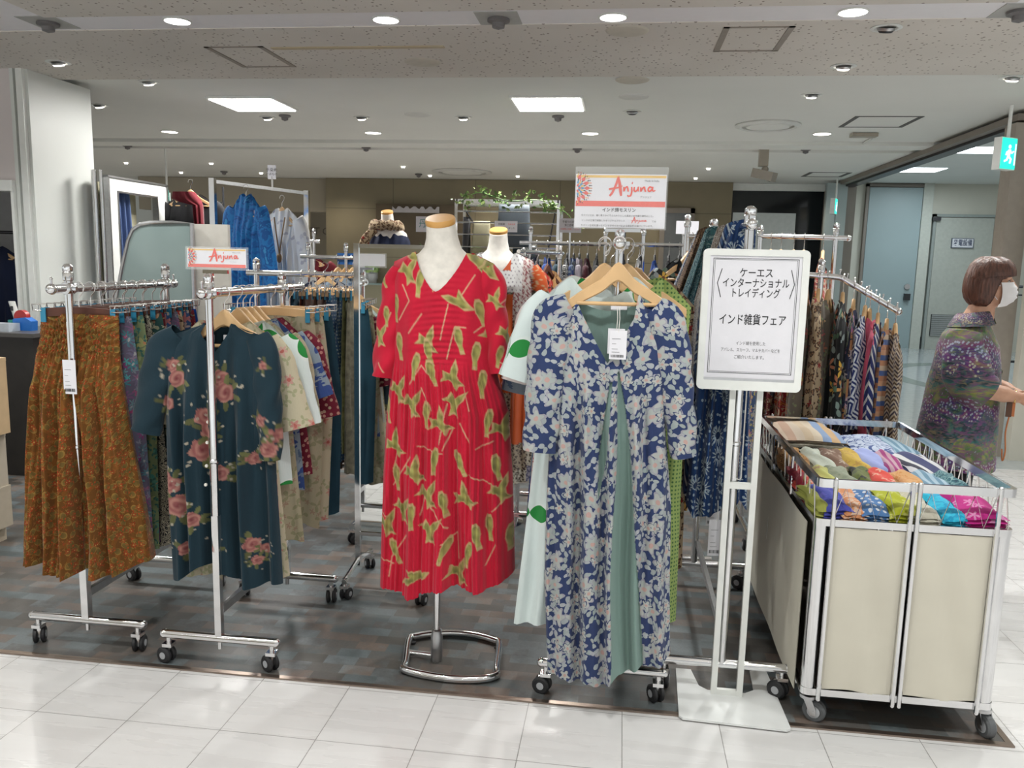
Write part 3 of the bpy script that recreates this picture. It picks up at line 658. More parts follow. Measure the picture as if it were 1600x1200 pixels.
def clip_hanger(w=.30, m=None, cm=None, clipcol=None):
    t = thing('clip_hanger', 'wooden clip hanger', 'hanger')
    build(hook_mb(.075), 'hook', wire, t)
    b = MB(); rs = []
    for i in range(13):
        s = -1+2*i/12; x = s*w/2; z = -.082-.008*s*s; h = .015; y = .0075
        rs.append([(x, -y, z-h), (x, -y, z+h), (x, y, z+h), (x, y, z-h)])
    build(b.rings(rs), 'bar', m or dark_wood, t)
    for sx in (-1, 1):
        c = MB(); x = sx*(w/2-.012)
        c.cbox((x, -.012, -.096), (.018, .004, .05)); c.cbox((x, .012, -.096), (.018, .004, .05))
        c.mi = 1
        c.tube([(x-.006, -.012, -.075), (x-.006, -.02, -.06), (x+sx*.034, -.02, -.06), (x+sx*.034, -.016, -.082), (x-.004, -.014, -.082)], .0022, 6)
        c.tube([(x-.006, .012, -.075), (x-.006, .02, -.06), (x+sx*.034, .02, -.06), (x+sx*.034, .016, -.082), (x-.004, .014, -.082)], .0022, 6)
        build(c, 'clip', [clipcol or blue_clip, wire], t)
    return t
_hang = {}
def place_hanger(kind, loc, rotz, label, group=None, **kw):
    key = (kind, str(sorted((k, str(v)) for k, v in kw.items())))
    if key not in _hang: o = _hang[key] = {'wood': wood_hanger, 'clip': clip_hanger}[kind](**kw)
    else: o = copy_tree(_hang[key])
    o.location = loc; o.rotation_euler = (0, 0, rotz); tag(o, label, None, group); return o
# ---- cloth: front and back panels meeting at the sides, open at neck and hem
def lerp_prof(prof, z):
    P = sorted(prof); zs = [p[0] for p in P]
    return np.interp(z, zs, [p[1] for p in P]), np.interp(z, zs, [p[2] for p in P])
def cloth(prof, thick, tf, tb, hem, folds=(), nu=40, nv=50, seed=0, yc=0., noise=.004, zpow=1., lean=None, cw=None, cwp=16, thinback=1.):
    """prof [(z, xl, xr)], thick [(z, half depth)], tf/tb top lines and hem line as functions of u in -1..1 (height),
    folds [(freq, phase, amp, z_start, z_len)]; returns V, F, UV, front vertex count info"""
    rng = np.random.RandomState(seed); ph = rng.rand(8)*6.28
    V = []; UV = []; grids = []
    for side in (0, 1):
        u = np.linspace(-1, 1, nu+1); v = np.linspace(0, 1, nv+1)**zpow
        U, Vv = np.meshgrid(u, v)
        top = (tf if side == 0 else tb)(U); hz = hem(U)
        Z = top*(1-Vv)+hz*Vv
        xl, xr = lerp_prof(prof, Z); X = (xl+xr)/2+U*(xr-xl)/2
        T = np.interp(Z, *zip(*sorted(thick))); env = np.sqrt(np.clip(1-np.abs(U)**2.6, 0, 1))
        edge = 1-np.abs(U)**8
        y = T*env*(1 if side == 0 else thinback)
        if cw is not None: y = y*(1-(1-Vv)**cwp*np.clip((np.abs(U)-cw)/.06, 0, 1))
        for k, (fr, p0, amp, z0, zl) in enumerate(folds):
            A = amp*np.clip((z0-Z)/zl, 0, 1)**.8
            w = np.sin(fr*PI*U*(1+.05*np.sin(Z*5+ph[k]))+p0+(1.7 if side else 0)+.5*np.sin(Z*2.3+ph[k+3]))
            y = y+A*edge*(np.abs(w)**.8*np.sign(w))
        y = y+edge*noise*(np.sin(9*U+13*Z+ph[0])+np.sin(17*U-11*Z+ph[1]))
        Y = yc-(y if side == 0 else -y)
        if lean is not None: X = X+lean(Z)[0]; Y = Y+lean(Z)[1]
        V.append(np.stack([X, Y, Z], -1).reshape(-1, 3))
        al = np.cumsum(np.hypot(np.diff(X, axis=1, prepend=X[:, :1]), np.diff(Y, axis=1, prepend=Y[:, :1])), 1)
        UV.append(np.stack([al-al[:, nu//2:nu//2+1]+X[:, nu//2:nu//2+1]+(.0 if side == 0 else 1.37), Z], -1).reshape(-1, 2))
    n = nu+1; N0 = n*(nv+1); Fc = []
    idx = np.arange(N0).reshape(nv+1, n)
    a, b, c, d = idx[:-1, :-1], idx[:-1, 1:], idx[1:, 1:], idx[1:, :-1]
    Ff = np.stack([a, d, c, b], -1).reshape(-1, 4)
    bi = idx+N0
    bi = bi.copy()
    # sides shared from just below the shoulder ends
    a, b, c, d = bi[:-1, :-1], bi[:-1, 1:], bi[1:, 1:], bi[1:, :-1]
    Fb = np.stack([a, b, c, d], -1).reshape(-1, 4)
    return np.concatenate(V), [tuple(map(int, f)) for f in np.concatenate([Ff, Fb])], np.concatenate(UV), N0
def sleeve_cloth(path, n=22, m=26, fold=.006, seed=0, flat=.55, top=None):
    """path [(x, y, z, half width, [half depth])] from shoulder to cuff; returns V, F, UV"""
    P = [Vector(p[:3]) for p in path]; ws = [p[3] for p in path]; ds = [p[4] if len(p) > 4 else p[3]*flat for p in path]
    k = len(P); ts = np.linspace(0, k-1, m); rng = random.Random(seed); V = []; UV = []
    L = 0; prev = None
    for t in ts:
        i = min(int(t), k-2); f = t-i
        p0, p1, p2, p3 = P[max(i-1, 0)], P[i], P[i+1], P[min(i+2, k-1)]
        c = .5*((2*p1)+(p2-p0)*f+(2*p0-5*p1+4*p2-p3)*f*f+(3*p1-p0-3*p2+p3)*f**3)
        dt = ((p2-p0)*.5+(2*p0-5*p1+4*p2-p3)*f+1.5*(3*p1-p0-3*p2+p3)*f*f).normalized()
        w = ws[i]*(1-f)+ws[i+1]*f; d = ds[i]*(1-f)+ds[i+1]*f
        if prev is not None: L += (c-prev).length
        prev = c
        yax = Vector((0, 1, 0)); ax = dt.cross(yax).normalized(); ay = ax.cross(dt).normalized()
        for j in range(n+1):
            a = 2*PI*j/n; r = 1+fold/max(w, .01)*math.sin(3*a+L*34+seed)*math.sin(L*20+seed)
            q = c+ax*(w*math.cos(a)*r)+ay*(d*math.sin(a)*r); V.append(tuple(q)); UV.append((q.x*.8+.2*a*w+.1*seed+(.6 if math.sin(a) > 0 else 0), q.z))
    Fc = []; N = n+1
    for i in range(len(ts)-1):
        for j in range(n): Fc.append((i*N+j, i*N+j+1, (i+1)*N+j+1, (i+1)*N+j))
    return np.array(V), Fc, np.array(UV)
def flat_top(z): return lambda u: u*0+z
def neck_line(xc, half, zs, w, zdeep, zend, p=2.2):
    """shoulder line: zs at the neck edge, zend at the ends, dipping by a neckline of half width w (in u) to zdeep"""
    def f(u):
        a = np.abs(u-xc)
        sh = zs+(zend-zs)*np.clip((a-w)/(1-w), 0, 1)**1.3
        dip = zdeep+(zs-zdeep)*np.clip(a/w, 0, 1)**p
        return np.where(a < w, dip, sh)
    return f
def xform(V, rz, loc):
    c, s = math.cos(rz), math.sin(rz); V = np.asarray(V); X = V[:, 0]*c-V[:, 1]*s; Y = V[:, 0]*s+V[:, 1]*c
    return np.stack([X+loc[0], Y+loc[1], V[:, 2]+loc[2]], -1)
def tag_card(par, x, y, z, w=.045, h=.125, sl=.05, yaw=0., mini=False):
    """paper price tag hanging from a string"""
    t = MB()
    M4 = Matrix.Translation((x, y, z))@Matrix.Rotation(yaw, 4, 'Z')
    b = MB().tube([(0, 0, sl), (.002, -.002, sl*.5), (0, 0, -.006)], .0012, 5); b.xf(M4); s = build(b, 'tag_string', string_m, par)
    b = MB().box((-w/2, -.0008, -h), (w/2, .0008, 0), 0)
    if not mini:
        r = random.Random(int(x*1000)); xx = -w*.4
        while xx < w*.38:
            ww = r.choice((.0008, .0014, .0022)); b.box((xx, -.0014, -h*.93), (min(xx+ww, w*.4), -.0009, -h*.84), 1); xx += ww+r.choice((.0008, .0012, .002))
        for k, (zz, l) in enumerate(((-h*.28, .5), (-h*.45, .25), (-h*.63, .35), (-h*.74, .45))): b.box((-w*.36, -.0013, zz-.0012), (-w*.36+w*l, -.0009, zz), 2)
    b.xf(M4); return build(b, 'price_tag', [paper, ink, grey_ink], par)
# kinds of hanging garment in local coordinates: hook at the origin, garment hangs below the shoulder bar
def make_garment(kind, m, seed=0, L=.8, w=.40, hemw=.5, sleeve=.25, thick=.035, hi=False, collar=0., nw=.36, sides=(-1, 1), neck='round'):
    """shirt / dress / skirt / trousers hanging from a hanger whose hook centre is the local origin"""
    rng = random.Random(seed); V = []; Fc = []; UV = []
    def add(r):
        o = sum(len(v) for v in V); V.append(r[0]); Fc.extend(tuple(i+o for i in f) for f in r[1]); UV.append(r[2])
    nu, nv = (44, 46) if hi else (26, 26)
    if kind == 'skirt':
        zt = -.098; prof = [(zt, -w/2, w/2), (zt-.02, -w/2*1.03, w/2*1.03), (zt-.15, -w/2*1.12, w/2*1.12), (zt-.32, -w*.62, w*.62), (zt-L, -hemw/2, hemw/2)]
        add(cloth(prof, [(zt, .008), (zt-.15, .016), (zt-.4, thick), (zt-L, thick*1.1)], flat_top(zt), flat_top(zt), lambda u: zt-L+.012*np.sin(7*u+seed),
                  [(7+seed % 3, seed, thick*.42, zt-.12, .35), (4.3, seed*2., thick*.3, zt-.2, .5)], nu, nv, seed))
    elif kind == 'trousers':
        zt = -.085
        for s in (-1, 1):
            prof = [(zt, (-w/2 if s < 0 else -.01), (.01 if s < 0 else w/2)), (zt-.3, (-w*.6 if s < 0 else -.004), (.004 if s < 0 else w*.6)), (zt-L, (-hemw/2 if s < 0 else .02), (-.02 if s < 0 else hemw/2))]
            add(cloth(prof, [(zt, .01), (zt-.2, thick), (zt-L, thick*.9)], flat_top(zt), flat_top(zt), flat_top(zt-L), [(2.5, seed, thick*.3, zt-.1, .4)], nu//2, nv, seed))
    else:
        zn, ze = -.105, -.105-.085*(w/.4); hw = w/2
        zb = ze-L
        prof = [(zn+.02, -hw, hw), (ze, -hw*1.02, hw*1.02), (ze-.16, -hw*.98, hw*.98), (ze-.3, -hw*1.0, hw*1.0), (zb, -hemw/2, hemw/2)]
        depth = .11 if neck == 'v' else (.06 if not collar else .02)
        if collar: zn += collar
        tf = neck_line(0, 1, zn, nw if not collar else .26, zn-depth, ze, 1.3 if neck == 'v' else 2.4); tb = neck_line(0, 1, zn+.006, nw if not collar else .26, zn-.012, ze, 2.)
        add(cloth(prof, [(zn, .012), (ze, .022), (ze-.15, thick), (zb, thick*1.1)], tf, tb, lambda u: zb+.012*np.sin(5*u+seed),
                  [(5+seed % 3, seed, thick*.40, ze-.1, .5), (2.6, seed*1.7, thick*.35, ze-.2, .5)], nu, nv, seed, cw=nw))
        if sleeve > 0:
            for s in sides:
                dx = .05+.04*rng.random(); pth = [(s*hw*.86, 0, ze+.016, .045, .02), (s*hw*1.06, -.003, ze-.05, .066, .026), (s*(hw+dx*.6), -.005, ze-.05-sleeve*.5, .066, .026), (s*(hw+dx), -.008, ze-.05-sleeve, .068, .026)]
                add(sleeve_cloth(pth, 16, 14, .005, seed+s*3))
    return np.concatenate(V), Fc, np.concatenate(UV)
def hang(kind, name, m, loc, rotz, label, cat, group=None, hanger='wood', hlabel=None, hgroup=None, hkw=None, gname=None, **kw):
    V, Fc, UV = make_garment(kind, m, **kw); V = xform(V, rotz, loc)
    o = link_mesh(name, V, Fc, m, None, True, uv=UV, loc=loc); tag(o, label, cat, group)
    h = None
    if hanger: h = place_hanger(hanger, loc, rotz, hlabel, hgroup, **(hkw or {}))
    return o, h
# ------------------------------------------------------------------ mannequin in the red bird-print dress
MX, MY = -.595, 2.72
t = thing('mannequin', 'cream headless mannequin with wooden neck cap wearing the red bird-print dress', 'mannequin', (MX, MY, 0))
rs = []
for z, rx, ry, dx, dy in ((.62, .09, .06, 0, 0), (.78, .13, .075, 0, 0), (.92, .13, .08, 0, 0), (1.02, .125, .085, 0, 0), (1.15, .14, .10, 0, 0), (1.26, .155, .108, 0, 0), (1.34, .160, .10, 0, 0), (1.385, .160, .085, 0, .005), (1.41, .148, .076, 0, .008), (1.430, .118, .066, -.001, .008), (1.448, .082, .060, -.003, .006), (1.468, .062, .057, -.004, .002), (1.50, .053, .052, -.005, -.004), (1.53, .0495, .049, -.007, -.008), (1.548, .048, .048, -.009, -.010)):
    tl = .36*min(1, max(0, (z-1.47)/.06))
    rs.append([(MX+dx+rx*math.copysign(abs(math.cos(a))**.92, math.cos(a)), MY+dy+ry*math.copysign(abs(math.sin(a))**.92, math.sin(a)), z+ry*math.sin(a)*tl) for a in [2*PI*j/40 for j in range(40)]])
build(MB().rings(rs), 'torso', linen, t, True)
m4 = Matrix.Translation((MX-.009, MY-.012, 1.545))@Matrix.Rotation(.36, 4, 'X')@Matrix.Rotation(-.03, 4, 'Y')
build(MB().lathe([(.044, 0), (.0495, .002), (.0505, .008), (.0505, .016), (.0475, .021), (.001, .0215)], n=36).xf(m4), 'neck_cap', cap_wood, t)
mb = MB().lathe([(.012, .03), (.012, .7)], (MX-.008, MY-.01, 0), 18); build(mb, 'pole', chrome, t)
mb = MB().lathe([(.019, .004), (.021, .01), (.021, .10), (.0185, .105), (.0185, .12), (.013, .125)], (MX-.008, MY-.01, 0), 22); build(mb, 'pole_socket', steel, t)
lp = smooth_pts([(-.733, 2.815, .02), (-.70, 2.64, .02), (-.695, 2.60, .02), (-.63, 2.575, .02), (-.52, 2.562, .02), (-.42, 2.578, .02), (-.372, 2.612, .02), (-.378, 2.66, .02), (-.395, 2.84, .02), (-.42, 2.872, .02), (-.5, 2.90, .02), (-.58, 2.902, .02), (-.66, 2.88, .02), (-.715, 2.85, .02)], 5, True)
mb = MB().tube(lp, .0135, 12, True); mb.rod((-.712, 2.72, .02), (MX-.02, 2.712, .02), .0105)
build(mb, 'base_loop', chrome, t)
for q in ((-.69, 2.6), (-.378, 2.62), (-.72, 2.82), (-.40, 2.84)): build(MB().lathe([(.012, 0), (.013, .004), (.013, .012)], (*q, 0), 10), 'foot_pad', rubber, t)
# print: little birds and twigs on crimson
RED = np.array((.55, .008, .035)); BIRD = np.array((.31, .29, .085)); BEIGE = np.array((.50, .36, .17)); TWIG = np.array((.60, .33, .21))
def inpoly(P, poly):
    x, y = P[:, 0], P[:, 1]; r = np.zeros(len(P), bool); n = len(poly); j = n-1
    for i in range(n):
        xi, yi = poly[i]; xj, yj = poly[j]
        if yi != yj: r ^= ((yi > y) != (yj > y)) & (x < (xj-xi)*(y-yi)/(yj-yi)+xi)
        j = i
    return r
def segd(P, a, b):
    a, b = np.array(a), np.array(b); d = b-a; tt = np.clip(((P-a)@d)/max(d@d, 1e-9), 0, 1); return np.hypot(*(P-a-tt[:, None]*d).T)
FLY = [(-.02, .045), (.0, .02), (.012, .035), (.045, .06), (.035, .02), (.02, 0), (.018, -.02), (.03, -.05), (.008, -.04), (-.01, -.052), (-.008, -.02), (-.015, 0), (-.05, .01), (-.03, .02)]
SIT = [(-.006, .05), (.008, .048), (.016, .03), (.015, 0), (.008, -.025), (.012, -.06), (-.006, -.058), (-.008, -.03), (-.016, 0), (-.014, .03)]
DIVE = [(-.05, .035), (-.02, .03), (.005, .01), (.02, .04), (.03, .005), (.045, -.03), (.06, -.055), (.02, -.045), (0, -.02), (-.03, .005)]
def paint_birds(P, birds, twigs):
    return np.mean([_paint_birds(P+np.array(d), birds, twigs) for d in ((0, 0), (.0009, .0006), (-.0009, -.0006), (.0006, -.0012), (-.0006, .0012))], 0)
def _paint_birds(P, birds, twigs):
    c = np.tile(RED, (len(P), 1)); rng = np.random.RandomState(5)
    for tw in twigs:
        d = np.min([segd(P, a, b) for a, b in zip(tw[:-1], tw[1:])], 0); c[d < .0021] = TWIG
    for (x, z, k, rot, sc) in birds:
        sh = {0: FLY, 1: SIT, 2: DIVE}[k]; cs, sn = math.cos(rot), math.sin(rot)
        near = np.abs(P[:, 0]-x)+np.abs(P[:, 1]-z) < .14*sc
        if not near.any(): continue
        Q = P[near]-np.array((x, z)); Q = np.stack([Q[:, 0]*cs+Q[:, 1]*sn, -Q[:, 0]*sn+Q[:, 1]*cs], -1)/sc
        out = inpoly(Q/1.08, sh); inn = inpoly(Q/.82, sh); f = c[near]
        f[out] = BEIGE; nz = .95+.35*np.sin(Q[:, 0]*150+Q[:, 1]*40)*np.sin(Q[:, 1]*70+1)
        f[inn] = np.clip(BIRD*nz[:, None], 0, 1)[inn]; c[near] = f
    return c
def pz(px, py): q = at(px, py, 2.62); return (q[0], q[2])
_b = [(634, 425, 0, .2), (655, 440, 1, -.1), (742, 408, 2, 0), (763, 418, 0, .3), (713, 470, 2, .3), (748, 488, 1, .25), (615, 480, 1, 0), (640, 400, 1, 1.2),
      (669, 535, 0, .3), (671, 548, 1, .2), (718, 530, 1, .2), (742, 555, 1, -.1), (650, 570, 1, -.2), (675, 580, 1, .3), (708, 590, 0, .5), (765, 530, 0, 0), (622, 540, 1, .1), (620, 612, 0, .2),
      (645, 632, 0, .1), (668, 645, 1, 0), (710, 630, 0, -.2), (752, 600, 1, 0), (762, 660, 1, -.1), (782, 675, 0, .4), (615, 697, 0, .6), (618, 745, 1, .1), (683, 715, 1, -.1), (650, 735, 0, .5),
      (720, 720, 1, .4), (672, 770, 0, .2), (697, 780, 1, .2), (630, 795, 0, .1), (648, 798, 1, 0), (728, 775, 0, .8), (780, 770, 0, .3), (603, 820, 0, .2), (676, 822, 0, -.1), (617, 860, 1, .4),
      (735, 858, 1, -.2), (765, 822, 1, .1), (794, 845, 1, 0), (650, 895, 2, 1.2), (718, 892, 0, .3), (748, 830, 1, .2), (700, 850, 1, -.4), (775, 730, 1, .2), (600, 640, 1, .2), (690, 660, 0, .7)]
BIRDS = [(*pz(x, y), k, r, .80) for x, y, k, r in _b]
_tw = [[(627, 445), (640, 470), (622, 500)], [(672, 430), (678, 455)], [(700, 560), (712, 510), (728, 512)], [(660, 490), (640, 520)], [(690, 530), (702, 475)], [(640, 600), (660, 570), (672, 585)], [(660, 605), (676, 640)], [(726, 605), (735, 640)],
       [(612, 760), (645, 710)], [(655, 695), (695, 705)], [(695, 700), (708, 670)], [(720, 660), (735, 690)], [(660, 800), (668, 770), (690, 805), (703, 820)], [(592, 800), (612, 812)], [(608, 900), (612, 870), (640, 830)], [(695, 842), (716, 830), (718, 870)],
       [(735, 740), (775, 760)], [(745, 700), (770, 690)], [(755, 450), (775, 470)], [(740, 430), (722, 460)], [(620, 700), (612, 740)], [(768, 800), (790, 780)], [(700, 630), (690, 690)], [(740, 520), (770, 495)], [(590, 870), (615, 880)], [(760, 880), (775, 850)]]
TWIGS = [[pz(*p) for p in tw] for tw in _tw]
red_cloth = painted_cloth('crimson_bird_print_cotton', .8, bump=.3)
prof = [(1.45, -.760, -.428), (1.40, -.768, -.420), (1.36, -.768, -.424), (1.25, -.762, -.428), (1.12, -.765, -.420), (1.04, -.772, -.404), (.92, -.785, -.364), (.70, -.798, -.345), (.5, -.802, -.335), (.30, -.806, -.326)]
thick = [(1.45, .055), (1.40, .085), (1.3, .118), (1.2, .122), (1.1, .115), (.95, .12), (.7, .135), (.3, .16)]
tf = neck_line(.0, 1, 1.452, .52, 1.326, 1.418, 1.5); tb = neck_line(.0, 1, 1.453, .52, 1.42, 1.418, 2.2)
V, Fc, UV, N0 = cloth(prof, thick, tf, tb, lambda u: .325+.028*u+.010*np.sin(6.5*u+1)-.012*(u < -.3), [(8.3, .4, .008, 1.09, .25), (4.3, 1.2, .020, 1.02, .5), (2.4, 2.6, .016, .9, .5), (19.7, 2.1, .0035, 1.095, .1), (31, .2, .003, 1.10, .06)], 240, 420, 3, MY, .003, cw=.60, cwp=80)
# pin-tucks of the yoke and the bodice seam
yoke = (V[:, 2] > 1.09) & (V[:, 1] < MY)
V[yoke, 1] += .0022*np.sin(V[yoke, 2]*330+5*np.sin(V[yoke, 0]*14))*np.clip(1-np.abs(V[yoke, 0]+.585)/.12, 0, 1)
P2 = np.stack([V[:, 0], V[:, 2]], -1); P2[N0:, 0] = -P2[N0:, 0]-1.18
o = link_mesh('dress', V, Fc, red_cloth, None, True, uv=UV, colors=paint_birds(P2, BIRDS, TWIGS), loc=(MX, MY, .3))
tag(o, 'long crimson dress printed with olive birds, worn by the front mannequin', 'dress')
dress = o
for s, pth in ((-1, [(-.732, MY, 1.394, .040, .052), (-.752, MY-.003, 1.335, .046, .06), (-.760, MY-.008, 1.25, .048, .06), (-.776, MY-.012, 1.13, .051, .058), (-.788, MY-.018, 1.028, .051, .055)]),
               (1, [(-.458, MY, 1.398, .040, .052), (-.430, MY-.003, 1.342, .044, .06), (-.420, MY-.008, 1.25, .046, .06), (-.404, MY-.012, 1.14, .046, .055), (-.390, MY-.018, 1.058, .047, .05)])):
    V, Fc, UV = sleeve_cloth(pth, 110, 220, .008, 2+s, .9)
    P2 = np.stack([V[:, 0], V[:, 2]], -1)
    sb = [(-.80, 1.17, 0, .1, .68), (-.775, 1.24, 1, 0, .6), (-.79, 1.36, 1, .4, .5), (-.37, 1.19, 0, .2, .68), (-.39, 1.12, 1, -.2, .65), (-.41, 1.30, 0, .4, .6), (-.44, 1.40, 2, 0, .6)]
    c = paint_birds(P2, sb, [[(-.80, 1.08), (-.78, 1.05)], [(-.40, 1.28), (-.36, 1.32)], [(-.36, 1.08), (-.39, 1.10)], [(-.76, 1.25), (-.78, 1.2)]])
    link_mesh('sleeve', V, Fc, red_cloth, dress, True, uv=UV, colors=c)
# ------------------------------------------------------------------ front rack with the blue floral dress
HX = -.012
garment_rack('chrome rack on casters holding the blue floral dress, card sign on top', HX, 2.56, 3.12, 1.49, 1.533, 2.49, 3.2, .2, .185, (1.3, .5, .2, .4))
prof = [(1.335, -.165, .100), (1.305, -.190, .118), (1.27, -.198, .138), (1.15, -.196, .140), (.95, -.200, .148), (.70, -.205, .178), (.45, -.205, .187), (.13, -.186, .205)]
prof = [(z, l, r) for z, l, r in prof]
thick = [(1.34, .008), (1.29, .025), (1.15, .042), (.8, .05), (.12, .055)]
BY = 2.475
def bf(u):
    a = np.clip((u+.03)/.66, -1, 1)
    neck = 1.34-.205*(1-np.abs(a)**1.05)
    return np.where(np.abs(u+.03) < .66, neck, 1.34-.035*np.clip((np.abs(u)-.63)/.37, 0, 1))
bb = lambda u: np.where(np.abs(u) < .64, 1.322-.035*(1-np.abs(u/.64)**2), 1.34-.035*np.clip((np.abs(u)-.63)/.37, 0, 1))
V, Fc, UV, N0 = cloth(prof, thick, bf, bb, lambda u: .155-.028*np.sin(2.4*u+2.2)+.03*u+.006*np.sin(14*u), [(5.2, .6, .018, 1.12, .25), (9.5, .2, .008, 1.1, .2), (2.2, 2., .016, .9, .5)], 170, 240, 8, BY, .002, cw=.66)
xs, zs = V[:, 0], V[:, 2]; fr = np.arange(len(V)) < N0
xc = np.interp(zs, [.15, .5, .9, 1.11], [.062, .05, .018, .004]); hwid = np.interp(zs, [.15, .45, .75, 1.0, 1.1], [.050, .043, .026, .012, .003])
wob = .006*np.sin(zs*9)
s1 = fr & (zs < 1.11) & (np.abs(xs-xc-wob) < hwid)
xc2 = np.interp(zs, [.70, 1.08], [-.045, -.020]); s2 = fr & (zs < 1.08) & (zs > .72) & (np.abs(xs-xc2) < np.interp(zs, [.72, .85, 1.08], [.001, .012, .004]))
msk = (s1 | s2 | ((~fr) & (zs > .9))).astype(float)
V[fr & (s1 | s2), 1] += .012
mtl = MATS['blue_floral_cotton']; nt = mtl.node_tree; bs = nt.nodes['Principled BSDF']; lk = bs.inputs['Base Color'].links[0].from_socket
setp(nt, bs, Base_Color=mix(nt, nd(nt, 'Attribute', {'attribute_name': 'mask'}).outputs['Fac'], lk, (.20, .295, .265)))
bd = link_mesh('dress', V, Fc, blue_floral, None, True, uv=UV, mask=msk, loc=(HX, BY, .15))
tag(bd, 'long blue dress with grey flowers and a sage green front insert, first on its rack', 'dress')
for pth in ([(-.150, BY, 1.30, .040, .02), (-.200, BY-.005, 1.265, .060, .03), (-.212, BY-.012, 1.13, .060, .036), (-.222, BY-.02, .98, .058, .038), (-.234, BY-.024, .855, .052, .036)],
            [(.090, BY, 1.295, .040, .02), (.138, BY-.002, 1.25, .055, .03), (.168, BY-.003, 1.12, .052, .034), (.188, BY-.004, .98, .047, .034), (.205, BY-.004, .855, .038, .032)]):
    V, Fc, UV = sleeve_cloth(pth, 40, 60, .006, 4); link_mesh('sleeve', V, Fc, blue_floral, bd, True, uv=UV)
V, Fc, UV = np.array([(x, y, z) for x, y, z in ((-.012, BY-.035, 1.31), (.018, BY-.035, 1.312), (.018, BY-.035, 1.292), (-.012, BY-.035, 1.29))]), [(0, 1, 2, 3)], np.zeros((4, 2))
build(MB().box((-.03, BY+.012, 1.292), (.018, BY+.016, 1.312)), 'neck_label', paper, bd)
tag_card(bd, -.004, BY-.055, 1.235, .05, .085, .07, .06)
tag_card(bd, -.010, BY-.048, 1.24, .05, .075, .06, -.2, True)
place_hanger('wood', (HX, BY+.004, 1.49), .03, 'pale wooden hanger carrying the blue floral dress', w=.30, th=.046, drop=.075)
hz = 1.49
row = [  # y, material, length, width, hem, sleeve, tilt, what
    (2.555, white_leaf, 1.06, .36, .50, .20, .05, 'mint white dress with big green leaves', -.045),
    (2.62, green_dot, 1.02, .40, .42, 0, -.04, 'green dotted cotton dress', .025),
    (2.69, pink_white, 1.02, .40, .5, .22, .05, 'pink and white printed dress', -.045),
    (2.76, denim_patch, .98, .42, .5, .25, .04, 'blue patchwork dress', -.05),
    (2.83, orange_red, .95, .42, .5, .25, .03, 'orange red printed dress', -.03),
    (2.90, leopard, .95, .40, .42, 0, -.06, 'brown spotted print dress', .06),
    (2.98, blue_white, .95, .40, .42, 0, -.04, 'blue and white scroll print dress', .03)]
ORD = ['first', 'second', 'third', 'fourth', 'fifth', 'sixth', 'seventh', 'eighth', 'ninth', 'tenth', 'eleventh', 'twelfth', 'thirteenth', 'fourteenth', 'fifteenth', 'sixteenth']
for i, (y, m, L, w, hw_, sl, tl, what, dx) in enumerate(row):
    hang('dress', 'dress', m, (HX+dx, y, hz-.012*(i > 2)), tl, '%s, %s behind the blue floral dress' % (what, ORD[i]), 'dress', None, 'wood', 'pale wooden hanger carrying the %s' % what, None, dict(w=w-.02, th=.04), seed=i+11, L=L, w=w, hemw=hw_, sleeve=sl, thick=.03, hi=(i < 2), nw=.52, sides=(-1,))
# ------------------------------------------------------------------ the acrylic card signs with the red brush lettering
def brush_word(mb, x0, z0, s, y, mi):
    lay = [0]
    def st(p, w):
        lay[0] += 1; stroke(mb, [(a*s, b*s*.46) for a, b in p], [k*s*.72 for k in w], (x0, y-.00012*lay[0], z0), mi=mi)
    st([(.02, -.22), (.08, -.05), (.15, .30), (.20, .62), (.215, .66)], [.03, .035, .035, .04, .035])
    st([(.20, .64), (.235, .35), (.26, 0), (.275, -.21)], [.03, .045, .045, .03])
    st([(.0, .10), (.10, .14), (.24, .20), (.30, .27)], [.028, .028, .022, .01])
    st([(.33, .22), (.335, .02), (.36, .16), (.40, .22), (.42, .10), (.425, .02), (.44, .04)], [.022, .025, .02, .025, .025, .022, .012])
    st([(.50, .22), (.505, 0), (.485, -.18), (.44, -.22), (.41, -.17)], [.022, .025, .025, .022, .012])
    st([(.505, .35), (.515, .45)], [.018, .012])
    st([(.56, .22), (.555, .07), (.585, .01), (.63, .09), (.645, .22), (.645, .06), (.665, .02)], [.02, .025, .022, .022, .022, .022, .012])
    st([(.70, .21), (.705, .02), (.735, .15), (.775, .21), (.79, .10), (.80, .02), (.82, .05)], [.02, .024, .02, .024, .024, .02, .012])
    st([(.95, .20), (.89, .22), (.86, .10), (.89, .02), (.94, .10), (.96, .22), (.955, .08), (.985, .03), (1.02, .08)], [.02, .024, .024, .024, .022, .02, .022, .02, .01])
def burst(mb, x0, z0, r, y, cols):
    # half rosette of petals along the card's edge: cols are material slots
    def drop(cx, cz, ang, L, wd, mi):
        pts = []
        for k in range(12):
            a = 2*PI*k/12; px = math.cos(a)*L; pzz = math.sin(a)*wd*(1-.35*math.cos(a))
            pts.append((x0+cx+px*math.cos(ang)-pzz*math.sin(ang), y, z0+cz+px*math.sin(ang)+pzz*math.cos(ang)))
        mb.add(pts, [tuple(range(12))], mi)
    for ring, (rr, n, L, wd, c) in enumerate(((.22, 5, .09, .055, 0), (.44, 9, .10, .055, 1), (.62, 11, .085, .03, 3), (.80, 7, .13, .10, 0), (1.0, 17, .07, .028, 2), (1.12, 19, .05, .02, 3))):
        for k in range(n):
            a = -PI/2+PI*(k+.5)/n; drop(r*rr*math.cos(a), r*rr*math.sin(a)*1.05, a, r*L*1.3, r*wd*1.3, cols[c] if k % 2 == 0 or ring == 3 else cols[(c+1) % 4])
SIGN_M = [paper, coral, gold_ink, blue_ink, ink, grey_ink]
